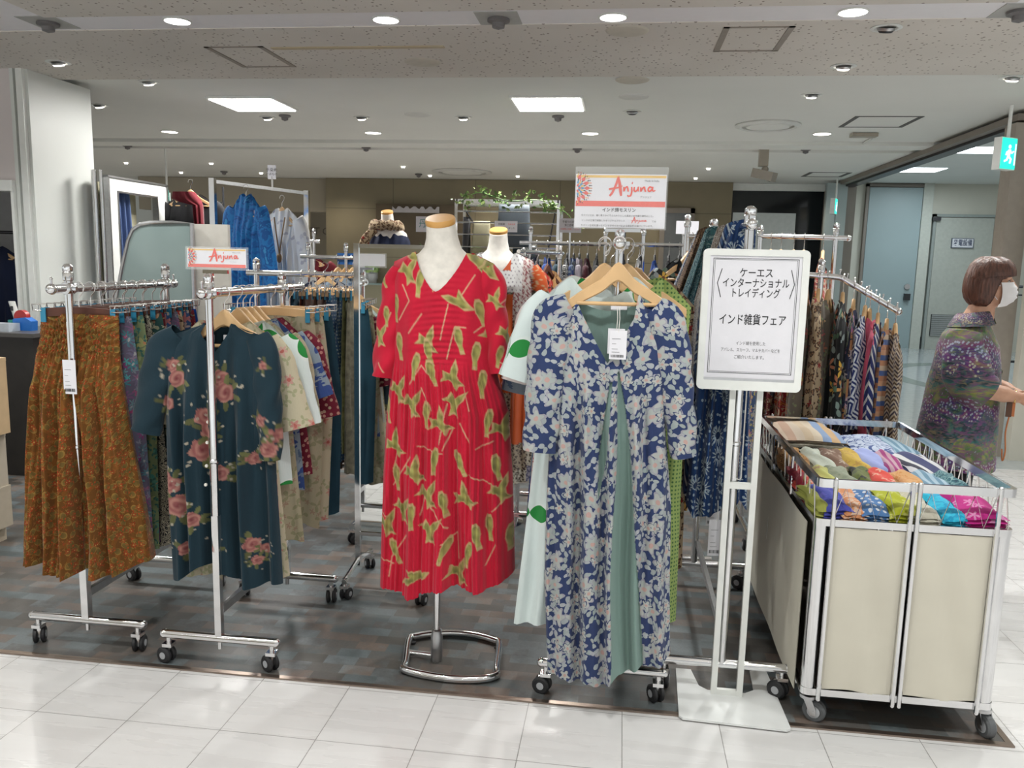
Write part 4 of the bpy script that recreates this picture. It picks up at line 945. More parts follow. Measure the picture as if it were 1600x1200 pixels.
def anj_sign(t, x0, x1, z0, z1, y, full, tilt=0.):
    w = x1-x0; zm = z0+(z1-z0)*(.40 if full else 0); h = z1-zm
    mb = MB().box((x0, y, z0), (x1, y+.0012, z1), 0)
    e = y-.0006
    mb.box((x0+.002, e, z1-h*.11), (x1-.002, y, z1-h*.035), 2)
    mb.box((x0+.002, e, zm), (x1-.002, y, zm+h*.17), 1)
    burst(mb, x0+.004, zm+h*.56, h*.42, e-.0004, [1, 3, 2, 4])
    brush_word(mb, x0+w*.37, zm+h*.47, w*.50, e-.0004, 1)
    text(mb, 'Made in India', h*.085, (x0+w*.84, e-.0003, z1-h*.20), align='CENTER', mi=5)
    text(mb, 'アンジュナ', h*.075, (x0+w*.78, e-.0003, zm+h*.30), mi=5)
    if full:
        hz_ = zm-z0
        text(mb, 'インド綿モスリン', hz_*.20, (x0+w*.49, e, z0+hz_*.83), mi=4, bold=.0003)
        text(mb, 'モスリンとは、細く柔らかくてふんわりとした風合いの平織り綿布のこと。', hz_*.105, (x0+w*.48, e, z0+hz_*.57), mi=4, width=w*.80)
        text(mb, 'インドの工場で縫製したオリジナルブランド', hz_*.105, (x0+w*.32, e, z0+hz_*.33), mi=4, width=w*.48)
        brush_word(mb, x0+w*.63, z0+hz_*.31, w*.17, e, 1)
        text(mb, 'では', hz_*.105, (x0+w*.88, e, z0+hz_*.33), mi=4)
        text(mb, 'モスリン生地を使ったインドデザイナーによる商品をお届けしています。', hz_*.105, (x0+w*.48, e, z0+hz_*.10), mi=4, width=w*.80)
    build(mb, 'card', SIGN_M, t)
    return t
t = thing('card_sign', 'upright acrylic card sign with red brush lettering above the blue floral dress', 'sign', (HX, 2.58, 1.53))
anj_sign(t, -.155, .122, 1.538, 1.700, 2.600, True)
build(MB().box((-.157, 2.597, 1.534), (.126, 2.5985, 1.722)).box((-.157, 2.6035, 1.534), (.126, 2.605, 1.722)), 'acrylic_holder', acrylic, t)
mb = MB().box((-.06, 2.596, 1.526), (.05, 2.606, 1.536)); mb.cbox((HX, 2.585, 1.527), (.03, .05, .012)); build(mb, 'holder_clip', chrome, t)
# ------------------------------------------------------------------ white notice stand
t = thing('notice_stand', 'white framed notice on two posts standing before the scarf rack', 'sign stand', (.40, 2.63, 0))
def rrect(x0, x1, z0, z1, r, n=6):
    P = []
    for cx, cz, a0 in ((x1-r, z1-r, 0), (x0+r, z1-r, PI/2), (x0+r, z0+r, PI), (x1-r, z0+r, 1.5*PI)):
        P += [(cx+r*math.cos(a0+PI/2*k/n), cz+r*math.sin(a0+PI/2*k/n)) for k in range(n+1)]
    return P
a, b_ = .245, .562; zb, zt = 1.046, 1.482; Y0 = 2.605
out = rrect(a, b_, zb, zt, .016); inn = rrect(a+.021, b_-.021, zb+.030, zt-.020, .003)
mb = MB(); n = len(out); vs = []
for P, y in ((out, Y0), (inn, Y0), (inn, Y0+.006), (out, Y0+.022)): vs += [(x, y, z) for x, z in P]
mb.add(vs, [(i, (i+1) % n, n+(i+1) % n, n+i) for i in range(n)]+[(n+i, n+(i+1) % n, 2*n+(i+1) % n, 2*n+i) for i in range(n)]+[(i, 3*n+i, 3*n+(i+1) % n, (i+1) % n) for i in range(n)]+[tuple(range(3*n, 4*n))])
build(mb, 'frame', white_paint, t)
x0, x1, z0, z1, yy = a+.021, b_-.021, zb+.030, zt-.020, Y0+.004
mb = MB().box((x0, yy, z0), (x1, yy+.0015, z1), 0)
def border(i, w):
    l, r, b2, t2 = x0+i, x1-i, z0+.014+i*.9, z1-i*.8
    for p, q in (((l, b2), (l+w, t2)), ((r-w, b2), (r, t2)), ((l, b2), (r, b2+w)), ((l, t2-w), (r, t2))): mb.box((p[0], yy-.0006, p[1]), (q[0], yy, q[1]), 1)
border(.010, .0016); border(.015, .0008)
cx = (x0+x1)/2; e = yy-.0008
for s_, zz, w_ in (('ケーエス', 1.409, .098), ('インターナショナル', 1.378, .198), ('トレイディング', 1.347, .142)): text(mb, s_, .031, (cx+.003, e, zz), mi=1, width=w_, bold=.0002)
for sg in (-1, 1):
    X = cx+.003+sg*.103; mb_ = [(X, 1.422), (X+sg*.012, 1.378), (X, 1.334)]
    for p, q in zip(mb_[:-1], mb_[1:]): stroke(mb, [p, q], .0011, (0, e, 0), mi=1, k=1)
text(mb, 'インド雑貨フェア', .036, (cx, e, 1.265), mi=1, width=.200, bold=.0003)
for s_, zz, w_ in (('インド綿を使用した', 1.193, .088), ('アパレル、スカーフ、マルチカバーなどを', 1.172, .178), ('ご紹介いたします。', 1.150, .090)): text(mb, s_, .013, (cx, e, zz), mi=2, width=w_)
build(mb, 'notice', [paper, ink, grey_ink], t)
mb = MB().box((x0-.002, yy-.003, z0-.001), (x1+.002, yy+.002, z0+.007)); build(mb, 'lower_clip', steel, t)
for x in (.362, .446):
    build(MB().box((x-.0095, 2.628, .010), (x+.0095, 2.645, 1.30)), 'post', white_paint, t)
mb = MB().box((.3715, 2.629, .722), (.4365, 2.644, .742)); build(mb, 'crosspiece', white_paint, t)
mb = MB().box((.3715, 2.629, .012), (.4365, 2.644, .030)); build(mb, 'foot_bar', white_paint, t)
# slotted hanging rod on the posts' back
mb = MB().tube([(.394, 2.652, 1.2), (.394, 2.652, .755), (.398, 2.652, .748), (.404, 2.652, .748), (.408, 2.652, .755), (.408, 2.652, 1.2)], .0028, 8); build(mb, 'wire_loop', wire, t)
bp = [(.248, 2.79), (.30, 2.79), (.318, 2.68), (.345, 2.655), (.468, 2.655), (.50, 2.68), (.508, 2.82), (.566, 2.82), (.580, 2.462), (.567, 2.450), (.250, 2.464), (.238, 2.478)]
build(MB().prism(bp, .005, .012, plane='XY'), 'base_plate', mat('worn_white_plate', (.74, .75, .74), .3, 0, .12, 6), t)
# ------------------------------------------------------------------ steel cart with canvas sides
CX0, CX1, CY0, CY1 = .61, 1.178, 2.50, 3.56
t = thing('display_cart', 'chrome wagon cart with cream canvas sides and wire rim full of scarves', 'cart', (.89, 3.03, 0)); cart = t
ZB, ZM, ZT = .118, .668, .790
def loop(z, r, h, wdt=.012):
    m = MB(); c = .022
    P = []
    for cx_, cy_, a0 in ((CX1-c, CY1-c, 0), (CX0+c, CY1-c, PI/2), (CX0+c, CY0+c, PI), (CX1-c, CY0+c, 1.5*PI)): P += [(cx_+c*math.cos(a0+PI/2*k/5), cy_+c*math.sin(a0+PI/2*k/5)) for k in range(6)]
    n = len(P); C = Vector((.89, 3.03)); vs = []
    for dz, ins in ((-h, 0), (h, 0), (h, wdt), (-h, wdt)):
        for p in P:
            d = Vector((p[0]-.89, p[1]-3.03)); k = Vector((1-ins/(CX1-.89), 1-ins/(CY1-3.03))); vs.append((.89+d.x*k.x, 3.03+d.y*k.y, z+dz))
    m.add(vs, [(j*n+i, j*n+(i+1) % n, ((j+1) % 4)*n+(i+1) % n, ((j+1) % 4)*n+i) for j in range(4) for i in range(n)]); return m
for nm, z, h in (('bottom_rail', ZB, .011), ('middle_rail', ZM, .011), ('top_rail', ZT, .013)): build(loop(z, 0, h), nm, chrome, t)
for x, y in ((CX0+.025, CY0+.025), (CX1-.025, CY0+.025), (CX0+.025, CY1-.025), (CX1-.025, CY1-.025)):
    build(MB().rod((x, y, ZB), (x, y, ZM), .024, 18), 'corner_post', chrome, t)
mxm = (CX0+CX1)/2
for y in (CY0-.004, CY1+.004):
    for x in (CX0+.052, mxm-.012, mxm+.008, CX1-.052): build(MB().tube([(x, y, ZB-.018), (x, y, ZT+.012)], .0072, 10).blob((x, y, ZT+.013), .0074).blob((x, y, ZB-.02), .0074), 'upright_rod', chrome, t)
for y in (CY0+.35, CY0+.70):
    for x in (CX0, CX1): build(MB().rod((x, y, ZB), (x, y, ZT), .006, 10), 'upright_rod', chrome, t)
def zigzag(a, b, n, r=.0021):
    m = MB(); a, b = Vector(a), Vector(b); pts = []
    for i in range(n+1):
        f = i/n; p = a.lerp(b, f); pts += [p+Vector((0, 0, (ZM+.01 if i % 2 == 0 else ZT-.01)))]
    m.tube(pts, r, 6); return m
for y in (CY0+.006, CY1-.006):
    build(zigzag((CX0+.055, y, 0), (mxm-.016, y, 0), 7), 'wire_rim', wire, t); build(zigzag((mxm+.014, y, 0), (CX1-.055, y, 0), 7), 'wire_rim', wire, t)
for x in (CX0+.006, CX1-.006): build(zigzag((x, CY0+.03, 0), (x, CY1-.03, 0), 30), 'wire_rim', wire, t)
def canvas_panel(p, q, z0, z1, seed):
    p, q = Vector(p), Vector(q); d = (q-p); nrm = Vector((-d.y, d.x, 0)).normalized(); m = MB(); nx, nz_ = 14, 14; rng = random.Random(seed)
    for sgn in (0, 1):
        vs = []
        for i in range(nz_+1):
            for j in range(nx+1):
                u, v = j/nx, i/nz_; bl = .006*math.sin(PI*u)*math.sin(PI*v)*math.sin(5*u+seed+3*v)+.003*math.sin(11*u+7*v+seed)*math.sin(PI*u)
                w = p+d*u-nrm*(bl+.002*sgn); vs.append((w.x, w.y, z0+(z1-z0)*v+.004*math.sin(6*u+seed)*(1-v)))
        m.add(vs, [(i*(nx+1)+j, i*(nx+1)+j+1, (i+1)*(nx+1)+j+1, (i+1)*(nx+1)+j) for i in range(nz_) for j in range(nx)])
    return m
for k, (p, q) in enumerate((((CX0+.058, CY0+.004, 0), (mxm-.016, CY0+.004, 0)), ((mxm+.012, CY0+.004, 0), (CX1-.058, CY0+.004, 0)), ((CX0-.012, CY0+.045, 0), (CX0-.012, CY1-.045, 0)), ((CX1, CY0+.045, 0), (CX1, CY1-.045, 0)), ((CX0+.05, CY1, 0), (CX1-.05, CY1, 0)))):
    build(canvas_panel(p, q, ZB+(.012 if k < 2 else -.02), ZM-.014, k*1.3), 'canvas_panel', canvas, t, True)
build(MB().box((CX0+.012, CY0+.012, ZB), (CX1-.012, CY1-.012, ZB+.012)), 'bottom_board', mat('cart_bottom_board', (.13, .10, .08), .6), t)
build(MB().box((CX0+.012, CY0+.010, ZM-.006), (CX1-.012, CY1-.010, ZM+.004)), 'display_board', mat('white_display_board', (.72, .72, .70), .6), t)
for (x, y), yw in zip(((CX0+.035, CY0+.05), (CX1-.005, CY0+.06), (CX0+.03, CY1-.05), (CX1-.03, CY1-.05)), (1.15, .25, .8, 1.9)):
    f, w = MB(), MB(); r = .036; q = Matrix.Translation((x, y, 0))@Matrix.Rotation(yw, 4, 'Z')
    w.lathe([(.002, -.011), (r*.55, -.012), (r*.62, -.015), (r*.85, -.015), (r, -.009), (r, .009), (r*.85, .015), (r*.62, .015), (r*.55, .012), (.002, .011)], (0, -.022, r), 24, 'X')
    w.m = [1 if 0 else 0]*len(w.m)
    w.lathe([(.001, -.0155), (r*.56, -.0145), (r*.56, .0145), (.001, .0155)], (0, -.022, r), 18, 'X', mi=1)
    f.lathe([(.001, 2*r+.004), (.026, 2*r+.004), (.026, 2*r+.014), (.012, 2*r+.022), (.012, ZB-.005)], (0, 0, 0), 16)
    for sx in (-1, 1): f.prism([(-.014, 2*r+.008), (.012, 2*r+.008), (-.014, r-.01), (-.030, r-.01), (-.030, r+.01)], sx*.0185-.0015, sx*.0185+.0015, plane='YZ')
    f.rod((-.021, -.022, r), (.021, -.022, r), .006)
    f.xf(q); w.xf(q)
    c = build(f, 'caster', steel, t); build(w, 'wheel', [mat('grey_tyre', (.10, .105, .11), .5) if 'grey_tyre' not in MATS else MATS['grey_tyre'], hubm], c)
# ------------------------------------------------------------------ skirt rack at the left
def ordw(i): return ORD[i]
AX = -1.868
garment_rack('chrome rack on casters with long printed skirts, beside the dark counter', AX, 2.585, 3.19, 1.302, 1.385, 2.50, 3.25, .215, .195, (.5, .25, 1.2, .3))
# orange skirt: shirred waist, full gathers
prof = [(1.214, -.150, .140), (1.19, -.152, .142), (1.12, -.160, .140), (1.06, -.180, .140), (.95, -.196, .144), (.80, -.205, .165), (.55, -.225, .200), (.30, -.262, .225)]
prof = [(z, l+AX, r+AX) for z, l, r in prof]
V, Fc, UV, N0 = cloth(prof, [(1.214, .010), (1.19, .018), (1.06, .034), (.95, .075), (.3, .11)], lambda u: 1.212-.004*u*u, flat_top(1.212), lambda u: .305-.012*np.cos(3*u)+.012*np.sin(8*u), [(5.3, .9, .034, 1.06, .35), (9.7, .4, .014, 1.09, .2), (27, .3, .004, 1.2, .05), (3.1, 2.2, .02, .9, .5)], 150, 220, 21, 2.642, .003)
sh = V[:, 2] > 1.07
V[sh, 1] += .0030*np.sin(V[sh, 2]*260+3*np.sin(V[sh, 0]*60))*np.where(np.arange(len(V)) < N0, 1, -1)[sh]
sk = tag(link_mesh('skirt', V, Fc, orange_paisley, None, True, uv=UV, loc=(AX, 2.642, .3)), 'full orange paisley skirt with shirred waist, first on the rack by the counter', 'skirt')
tag_card(sk, AX+.007, 2.555, 1.06, .046, .118, .13, .05)
place_hanger('clip', (AX-.004, 2.642, 1.302), .10, 'dark wooden clip hanger carrying the orange paisley skirt', w=.27)
sm = [teal_magenta, olive_green, purple_scroll, black_beige, green_leafy, wine_mix, blue_mix, teal_magenta, leopard, blue_mix, wine_mix, royal]
sn = ['teal and magenta printed skirt', 'yellow green floral skirt', 'purple scroll print skirt', 'black and beige motif skirt', 'deep green leaf print skirt', 'wine coloured floral skirt', 'blue multicolour skirt', 'teal and magenta printed skirt', 'brown spotted skirt', 'blue multicolour skirt', 'wine coloured floral skirt', 'royal blue skirt']
for i in range(12):
    y = 2.70+i*.043
    hang('skirt', 'skirt', sm[i], (AX+.012*math.sin(i*2.1), y, 1.302), .10*math.sin(i*1.7), '%s, %s behind the orange skirt' % (sn[i], ORD[i]), 'skirt', None, 'clip', 'clip hanger of the %s, %s behind the orange skirt' % (sn[i], ORD[i]), None, dict(w=.27), seed=i+3, L=.86+.03*math.sin(i*3), w=.30, hemw=.40+.05*math.sin(i*5), thick=.03, hi=i < 4)
# ------------------------------------------------------------------ blouse rack
BX = -1.335
garment_rack('chrome rack on casters with the teal rose blouse, small card sign on top', BX, 2.535, 3.12, 1.302, 1.365, 2.49, 3.31, .205, .19, (1.3, 1.0, .3, .2), sq=.0115, ztop2=1.36)
TEAL = np.array((.006, .026, .040)); ROSE = np.array((.26, .085, .08)); ROSE2 = np.array((.40, .19, .155)); ROSE3 = np.array((.15, .025, .035)); LEAF = np.array((.10, .105, .04)); WHT = np.array((.38, .34, .27))
def paint_roses(P, spots, seed=3):
    c = np.tile(TEAL, (len(P), 1)); rng = np.random.RandomState(seed)
    for (x, z, r) in spots:
        for k in range(5):
            a = rng.rand()*6.28; lx, lz = x+math.cos(a)*r*1.25, z+math.sin(a)*r*1.25; d = P-np.array((lx, lz)); ca, sa = math.cos(a), math.sin(a)
            q = np.stack([d[:, 0]*ca+d[:, 1]*sa, -d[:, 0]*sa+d[:, 1]*ca], -1); c[(q[:, 0]/(r*.6))**2+(q[:, 1]/(r*.28))**2 < 1] = LEAF*(.8+.6*rng.rand())
        for k in range(7):
            a = rng.rand()*6.28; rr = r*(1.2+.9*rng.rand()); d = np.hypot(P[:, 0]-x-math.cos(a)*rr, P[:, 1]-z-math.sin(a)*rr); c[d < r*.13] = WHT
        d = P-np.array((x, z)); rad = np.hypot(d[:, 0], d[:, 1]); ang = np.arctan2(d[:, 1], d[:, 0]); ph = rng.rand()*6
        inside = rad < r*(.92+.10*np.cos(5*ang+ph)); w = np.sin(rad/r*11+1.2*np.sin(2*ang+ph)+ang*1.); f = np.clip(.5+.5*w, 0, 1)[:, None]
        col = ROSE*(1-f)+ROSE2*f; core = np.clip(1-rad/(r*.45), 0, 1)[:, None]; col = col*(1-core)+ROSE3*core; c[inside] = col[inside]
    return c
def pb(px, py): q = at(px, py, 2.60); return (q[0], q[2])
spots = [(*pb(x, y), r*1.15) for x, y, r in ((275, 570, .022), (281, 590, .026), (268, 628, .022), (325, 650, .030), (322, 700, .034), (331, 672, .026), (350, 590, .026), (357, 612, .03), (273, 755, .028), (282, 788, .036), (312, 805, .024), (415, 570, .014), (433, 680, .022), (425, 700, .026), (401, 715, .02), (402, 845, .024), (418, 855, .016), (408, 870, .016), (295, 855, .022), (262, 740, .018), (352, 735, .026), (345, 850, .02), (412, 655, .018))]
rose_cloth = painted_cloth('teal_rose_blouse_cotton', .75, bump=.3)
prof = [(1.19, -.125, .105), (1.165, -.190, .155), (1.13, -.205, .172), (1.0, -.212, .176), (.80, -.212, .178), (.55, -.210, .19), (.29, -.206, .2)]
prof = [(z, l+BX, r+BX) for z, l, r in prof]; TY = 2.615
def bt(u):
    a = np.clip((u-.02)/.42, -1, 1); return np.where(np.abs(u-.02) < .42, 1.20-.105*(1-np.abs(a)**.9), 1.20-.052*np.clip((np.abs(u-.02)-.42)/.58, 0, 1)**1.2)
def bhem(u): return .30+.07*np.exp(-((u+.20)/.30)**2)+.012*np.sin(9*u)-.03*(u > .55)*(u-.55)
bbk = lambda u: np.where(np.abs(u-.02) < .42, 1.195-.012*(1-np.abs((u-.02)/.42)**2), 1.20-.052*np.clip((np.abs(u-.02)-.42)/.58, 0, 1)**1.2)
V, Fc, UV, N0 = cloth(prof, [(1.2, .012), (1.15, .03), (1.0, .045), (.3, .06)], bt, bbk, bhem, [(4.4, .5, .024, 1.10, .4), (8.1, 1.7, .010, 1.05, .3)], 120, 190, 31, TY, .003, cw=.45, cwp=30)
P2 = np.stack([V[:, 0], V[:, 2]], -1); P2[N0:, 0] = 2*BX-P2[N0:, 0]
pl = (np.arange(len(V)) < N0) & (np.abs(V[:, 0]-BX+.022) < .012) & (V[:, 2] < 1.08); V[pl, 1] -= .004
bl = tag(link_mesh('blouse', V, Fc, rose_cloth, None, True, uv=UV, colors=paint_roses(P2, spots), loc=(BX, TY, .3)), 'long dark teal blouse printed with pink roses, first on its rack', 'blouse')
for k, pth in enumerate(([(BX-.15, TY, 1.155, .045, .025), (BX-.205, TY-.004, 1.10, .062, .035), (BX-.235, TY-.01, 1.0, .060, .036), (BX-.262, TY-.014, .90, .056, .035), (BX-.285, TY-.018, .815, .052, .034)],
            [(BX+.12, TY, 1.155, .042, .025), (BX+.155, TY-.004, 1.09, .050, .034), (BX+.163, TY-.010, .98, .048, .034), (BX+.168, TY-.014, .86, .044, .034), (BX+.170, TY-.018, .74, .036, .03)])):
    V, Fc, UV = sleeve_cloth(pth, 36, 60, .006, 7); link_mesh('sleeve', V, Fc, rose_cloth, bl, True, uv=UV, colors=paint_roses(np.stack([V[:, 0], V[:, 2]], -1), spots, 9))
pts = [at(x, y, 2.56) for x, y in ((369, 496), (350, 520), (340, 560))]
for k, z in enumerate((.94, .87, .80, .72, .655)): build(MB().lathe([(.001, -.0035), (.0052, -.003), (.006, 0), (.0052, .003), (.001, .0035)], (BX-.022-.003*k, TY-.062-.004*k, z), 12, 'Y'), 'button', mat('shell_button', (.75, .72, .66), .3) if 'shell_button' not in MATS else MATS['shell_button'], bl)
build(MB().box((BX+.0, TY+.010, 1.135), (BX+.035, TY+.014, 1.158)), 'neck_label', paper, bl)
place_hanger('wood', (BX+.010, TY+.004, 1.302), .05, 'pale wooden hanger carrying the teal rose blouse', w=.36, th=.042, drop=.075)
rb = [(2.68, cream_rose, .84, .34, .44, .24, 'cream blouse with small pink roses', -.02), (2.745, white_leaf, .52, .35, .38, .24, 'pale blouse with big green leaves', -.005), (2.80, sand_leaf, .74, .36, .44, .24, 'sand coloured faded leaf blouse', -.01), (2.855, denim_patch, .55, .36, .4, .16, 'pale blue and navy panelled blouse', -.01), (2.91, maroon_dot, .50, .37, .42, .24, 'maroon dotted blouse', -.015)]
for i, (y, m, L, w, hm, sl, what, dx) in enumerate(rb):
    hang('blouse', 'blouse', m, (BX+dx, y, 1.302), .05*math.sin(i*2), '%s, %s behind the teal rose blouse' % (what, ORD[i]), 'blouse', None, 'wood', 'pale wooden hanger carrying the %s' % what, None, dict(w=w, th=.04), seed=i+40, L=L, w=w, hemw=hm, sleeve=sl, thick=.03, hi=i < 4, nw=.52)
rs_ = [(2.97, sand_leaf, 'sand coloured leaf print skirt', .82, .36), (3.03, cream_rose, 'cream rose print skirt', .80, .36), (3.09, dark_teal, 'dark teal skirt', .80, .38)]
for i, (y, m, what, L, hm) in enumerate(rs_):
    hang('skirt', 'skirt', m, (BX+.02+.012*i, y, 1.302), .04*i, '%s, behind the blouses on the teal blouse rack' % what, 'skirt', None, 'clip', 'pale wooden clip hanger carrying the %s' % what, None, dict(w=.32, m=hang_wood), seed=i+60, L=L, w=.33, hemw=hm, thick=.025)
t = thing('card_sign', 'small acrylic card sign with red brush lettering above the teal rose blouse', 'sign', (BX, 2.55, 1.37))
anj_sign(t, -1.411, -1.209, 1.386, 1.447, 2.545, False)
build(MB().box((-1.418, 2.5425, 1.378), (-1.202, 2.544, 1.452)).box((-1.418, 2.548, 1.378), (-1.202, 2.5495, 1.452)), 'acrylic_holder', acrylic, t)
mb = MB().cbox((BX+.02, 2.546, 1.372), (.085, .012, .012)); mb.cbox((BX, 2.546, 1.362), (.02, .014, .02)); build(mb, 'holder_clip', chrome, t)
# ------------------------------------------------------------------ cross rail rack behind with trousers and skirts, casters
RY = 4.05
za = at(470, 428, RY)[2]; xa = at(386, 425, RY)[0]; xb = at(566, 432, RY)[0]
t = thing('garment_rack', 'chrome cross rail rack with long crinkled skirts behind the teal rose blouse', 'clothes rack', ((xa+xb)/2, RY, 0))
for x in (at(401, 430, RY)[0], xb+.02): post(t, x, RY, .1, za+.075, .014)
build(MB().rod((xa, RY, za), (xb+.05, RY, za), .015, 12), 'hanging_rail', chrome, t)
for x in (at(401, 430, RY)[0], xb+.02):
    build(MB().rod((x, RY-.25, .1), (x, RY+.25, .1), .015), 'base_rail', chrome, t)
    for s in (-1, 1): rack_caster(t, x, RY+s*.23, .032, .3+s)
build(MB().rod((xa+.1, RY, .34), (xb, RY, .34), .008), 'stretcher', steel, t)
cm = [(472, dark_teal, 'trousers', .62, 'dark teal trousers'), (484, rust, 'skirt', .78, 'rust crinkled skirt'), (494, brown_crinkle, 'skirt', .86, 'dark brown crinkled skirt'), (507, brown_crinkle, 'skirt', .88, 'dark brown crinkled skirt'), (519, brown_crinkle, 'skirt', .90, 'dark brown crinkled skirt'), (529, navy_dot, 'skirt', .84, 'blue spotted skirt with yellow hem band'), (541, navy_dot, 'skirt', .84, 'blue spotted skirt'), (551, olive_crinkle, 'skirt', .80, 'olive crinkled skirt'), (561, taupe_crinkle, 'skirt', .90, 'taupe crinkled skirt')]
grp = {}
for i, (px, m, kd, L, what) in enumerate(cm):
    x = at(px, 430, RY)[0]
    o, h = hang(kd, kd, m, (x, RY, za), PI/2+.06*math.sin(i*2.2), '%s, %s from the mirror' % (what, ORD[len(cm)-1-i]), kd, None, 'clip', 'clip hanger of the %s, %s from the mirror' % (what, ORD[len(cm)-1-i]), None, dict(w=.30, m=hang_wood), seed=i+70, L=L, w=.30, hemw=.36, thick=.028)
# bands of the spotted skirt's hem
# ------------------------------------------------------------------ standing mirror on casters
t = thing('standing_mirror', 'chrome framed tall mirror on casters beside the red dress', 'mirror', (-.95, 3.34, 0))
MYM = 3.34; x0, x1 = -1.100, -.775; z0, z1 = .235, 1.487
for x in (x0, x1): build(MB().box((x-.011, MYM-.011, .09), (x+.011, MYM+.011, z1)), 'frame_post', chrome, t)
for z in (z1-.01, z0): build(MB().box((x0, MYM-.009, z-.008), (x1, MYM+.009, z+.008)), 'frame_rail', chrome, t)
build(MB().box((x0+.011, MYM-.003, z0+.008), (x1-.011, MYM+.003, z1-.018)), 'mirror_glass', mirror_m, t)
for x in (x0, x1):
    build(MB().tube([(x, MYM-.19, .085), (x, MYM, .115), (x, MYM+.19, .085)], .011, 10), 'foot', chrome, t)
    for s in (-1, 1): rack_caster(t, x, MYM+s*.18, .026, .2+s*.4)
build(MB().box((x0, MYM-.006, .135), (x1, MYM+.006, .147)), 'cross_brace', chrome, t)
# ------------------------------------------------------------------ scarf rack behind the notice
IX = .385
t = thing('garment_rack', 'tall chrome rack of indigo scarves behind the white notice', 'clothes rack', (IX, 3.1, 0))
ZI = 1.555
for y, z in ((2.66, 1.615), (3.60, 1.625)): post(t, IX-.012 if y > 3 else IX, y, .1, z, .0145)
build(MB().rod((IX-.006, 2.58, ZI), (IX-.012, 3.68, ZI), .014, 12).blob((IX-.006, 2.58, ZI), .018), 'hanging_rail', chrome, t)
for y in (2.66, 3.60):
    build(MB().rod((IX-.19, y, .108), (IX+.215, y, .108), .0155, 12).blob((IX+.215, y, .108), .0165).blob((IX-.19, y, .108), .0165), 'base_rail', chrome, t)
    for s in (-1, 1): rack_caster(t, IX+s*.195+.005, y, .032, .4+s*.5)
build(MB().cbox((IX, 3.13, .2), (.016, .92, .028)), 'stretcher', steel, t)
sc = [(2.76, indigo, .62, .20, 'indigo daisy batik scarf'), (2.85, indigo_wave, .66, .19, 'indigo wave batik scarf'), (2.93, indigo_block, .70, .20, 'indigo scroll batik scarf'), (3.01, wine_scarf, .8, .17, 'wine dotted scarf'), (3.09, grey_scarf, .85, .18, 'grey brown scarf'), (3.17, amber_scarf, .8, .17, 'amber scarf'), (3.25, teal_scarf, .72, .21, 'teal scroll scarf'), (3.33, brown_leaf, .62, .23, 'brown leaf print scarf'), (3.41, blue_white, .60, .26, 'blue and white scarf'), (3.50, leopard, .72, .28, 'brown spotted scarf')]
for i, (y, m, zb_, w, what) in enumerate(sc):
    xo = IX-.035-.012*math.sin(i*1.9)-(.05 if i > 5 else 0)
    prof = [(ZI+.03, xo+.03-.028, xo+.03+.028), (ZI-.02, xo+.03-.045, xo+.03+.04), (ZI-.25, xo-w*.40, xo+w*.36), (zb_, xo-w*.52, xo+w*.5)]
    V, Fc, UV, N0 = cloth(prof, [(ZI+.03, .035), (ZI-.1, .042), (zb_, .045)], lambda u: ZI+.024-.012*u*u, lambda u: ZI+.024-.012*u*u, lambda u: zb_+.03*np.sin(3*u+i)+.01*np.sin(11*u), [(4.2, i, .018, ZI, .3), (7.7, i*2., .008, ZI, .2)], 50, 60, i+90, y, .003, cw=-.1, cwp=20)
    s = tag(link_mesh('scarf', V, Fc, m, None, True, uv=UV, loc=(xo, y, zb_)), '%s draped over the tall rack behind the notice, %s from the aisle' % (what, ORD[i]), 'scarf')
    for px, py, ty in {0: [(1120, 812, 2.70)], 5: [(1116, 772, 3.1)], 7: [(1094, 742, 3.25)]}.get(i, []):
        q = at(px, py, ty); tag_card(s, q[0], q[1], q[2], .05, .125, zb_-q[2]+.04, .15)
# ------------------------------------------------------------------ rack with a sloping arm behind the cart
JY = 3.78
p0, p1, p2 = at(1240, 428, JY), at(1312, 433, JY), at(1404, 487, JY)
t = thing('garment_rack', 'chrome rack with sloping display arm of bags and aprons behind the cart', 'clothes rack', (p0[0], JY, 0))
px_ = at(1283, 430, JY)[0]; pt = at(1283, 405, JY)[2]
post(t, px_, JY, .1, pt, .0125)
arm = [Vector(p0), Vector(p1)]+[Vector(p1).lerp(Vector(p2), k/4) for k in range(1, 5)]
build(MB().tube([arm[0], arm[1]-Vector((.012, 0, 0)), arm[1]+Vector((.008, 0, -.004)), arm[-1]], .0135, 12).blob(p2, .017), 'sloping_arm', chrome, t)
pins = []
for k in range(9):
    q = Vector(p1).lerp(Vector(p2), k/8.3); build(MB().rod(q+Vector((0, 0, .012)), q+Vector((.003, 0, .03)), .0025).blob(q+Vector((.003, 0, .032)), .0045), 'stop_pin', chrome, t)
build(MB().rod((px_, JY-.25, .1), (px_, JY+.25, .1), .015), 'base_rail', chrome, t)
for s in (-1, 1): rack_caster(t, px_, JY+s*.23)
it = [(1262, floral_grey, 'dress', .72, 'taupe rose print dress', .03), (1279, leopard, 'dress', .74, 'brown spotted dress', .04), (1296, floral_grey, 'dress', .66, 'taupe flower print tunic', 0), (1317, black_flower, 'apron', .62, 'black apron with bold yellow flowers', 0), (1336, patch_apron, 'apron', .62, 'patchwork animal print apron', .02), (1352, zig_white, 'bag', .42, 'cloth bag with navy chevrons', 0), (1361, pink_plain, 'bag', .46, 'hot pink cloth bag', .0), (1372, diag_stripe, 'apron', .66, 'apron with diagonal navy stripes', 0), (1388, terracotta_band, 'apron', .44, 'terracotta banded apron', 0), (1399, brown_zig, 'apron', .62, 'brown zigzag apron', 0)]
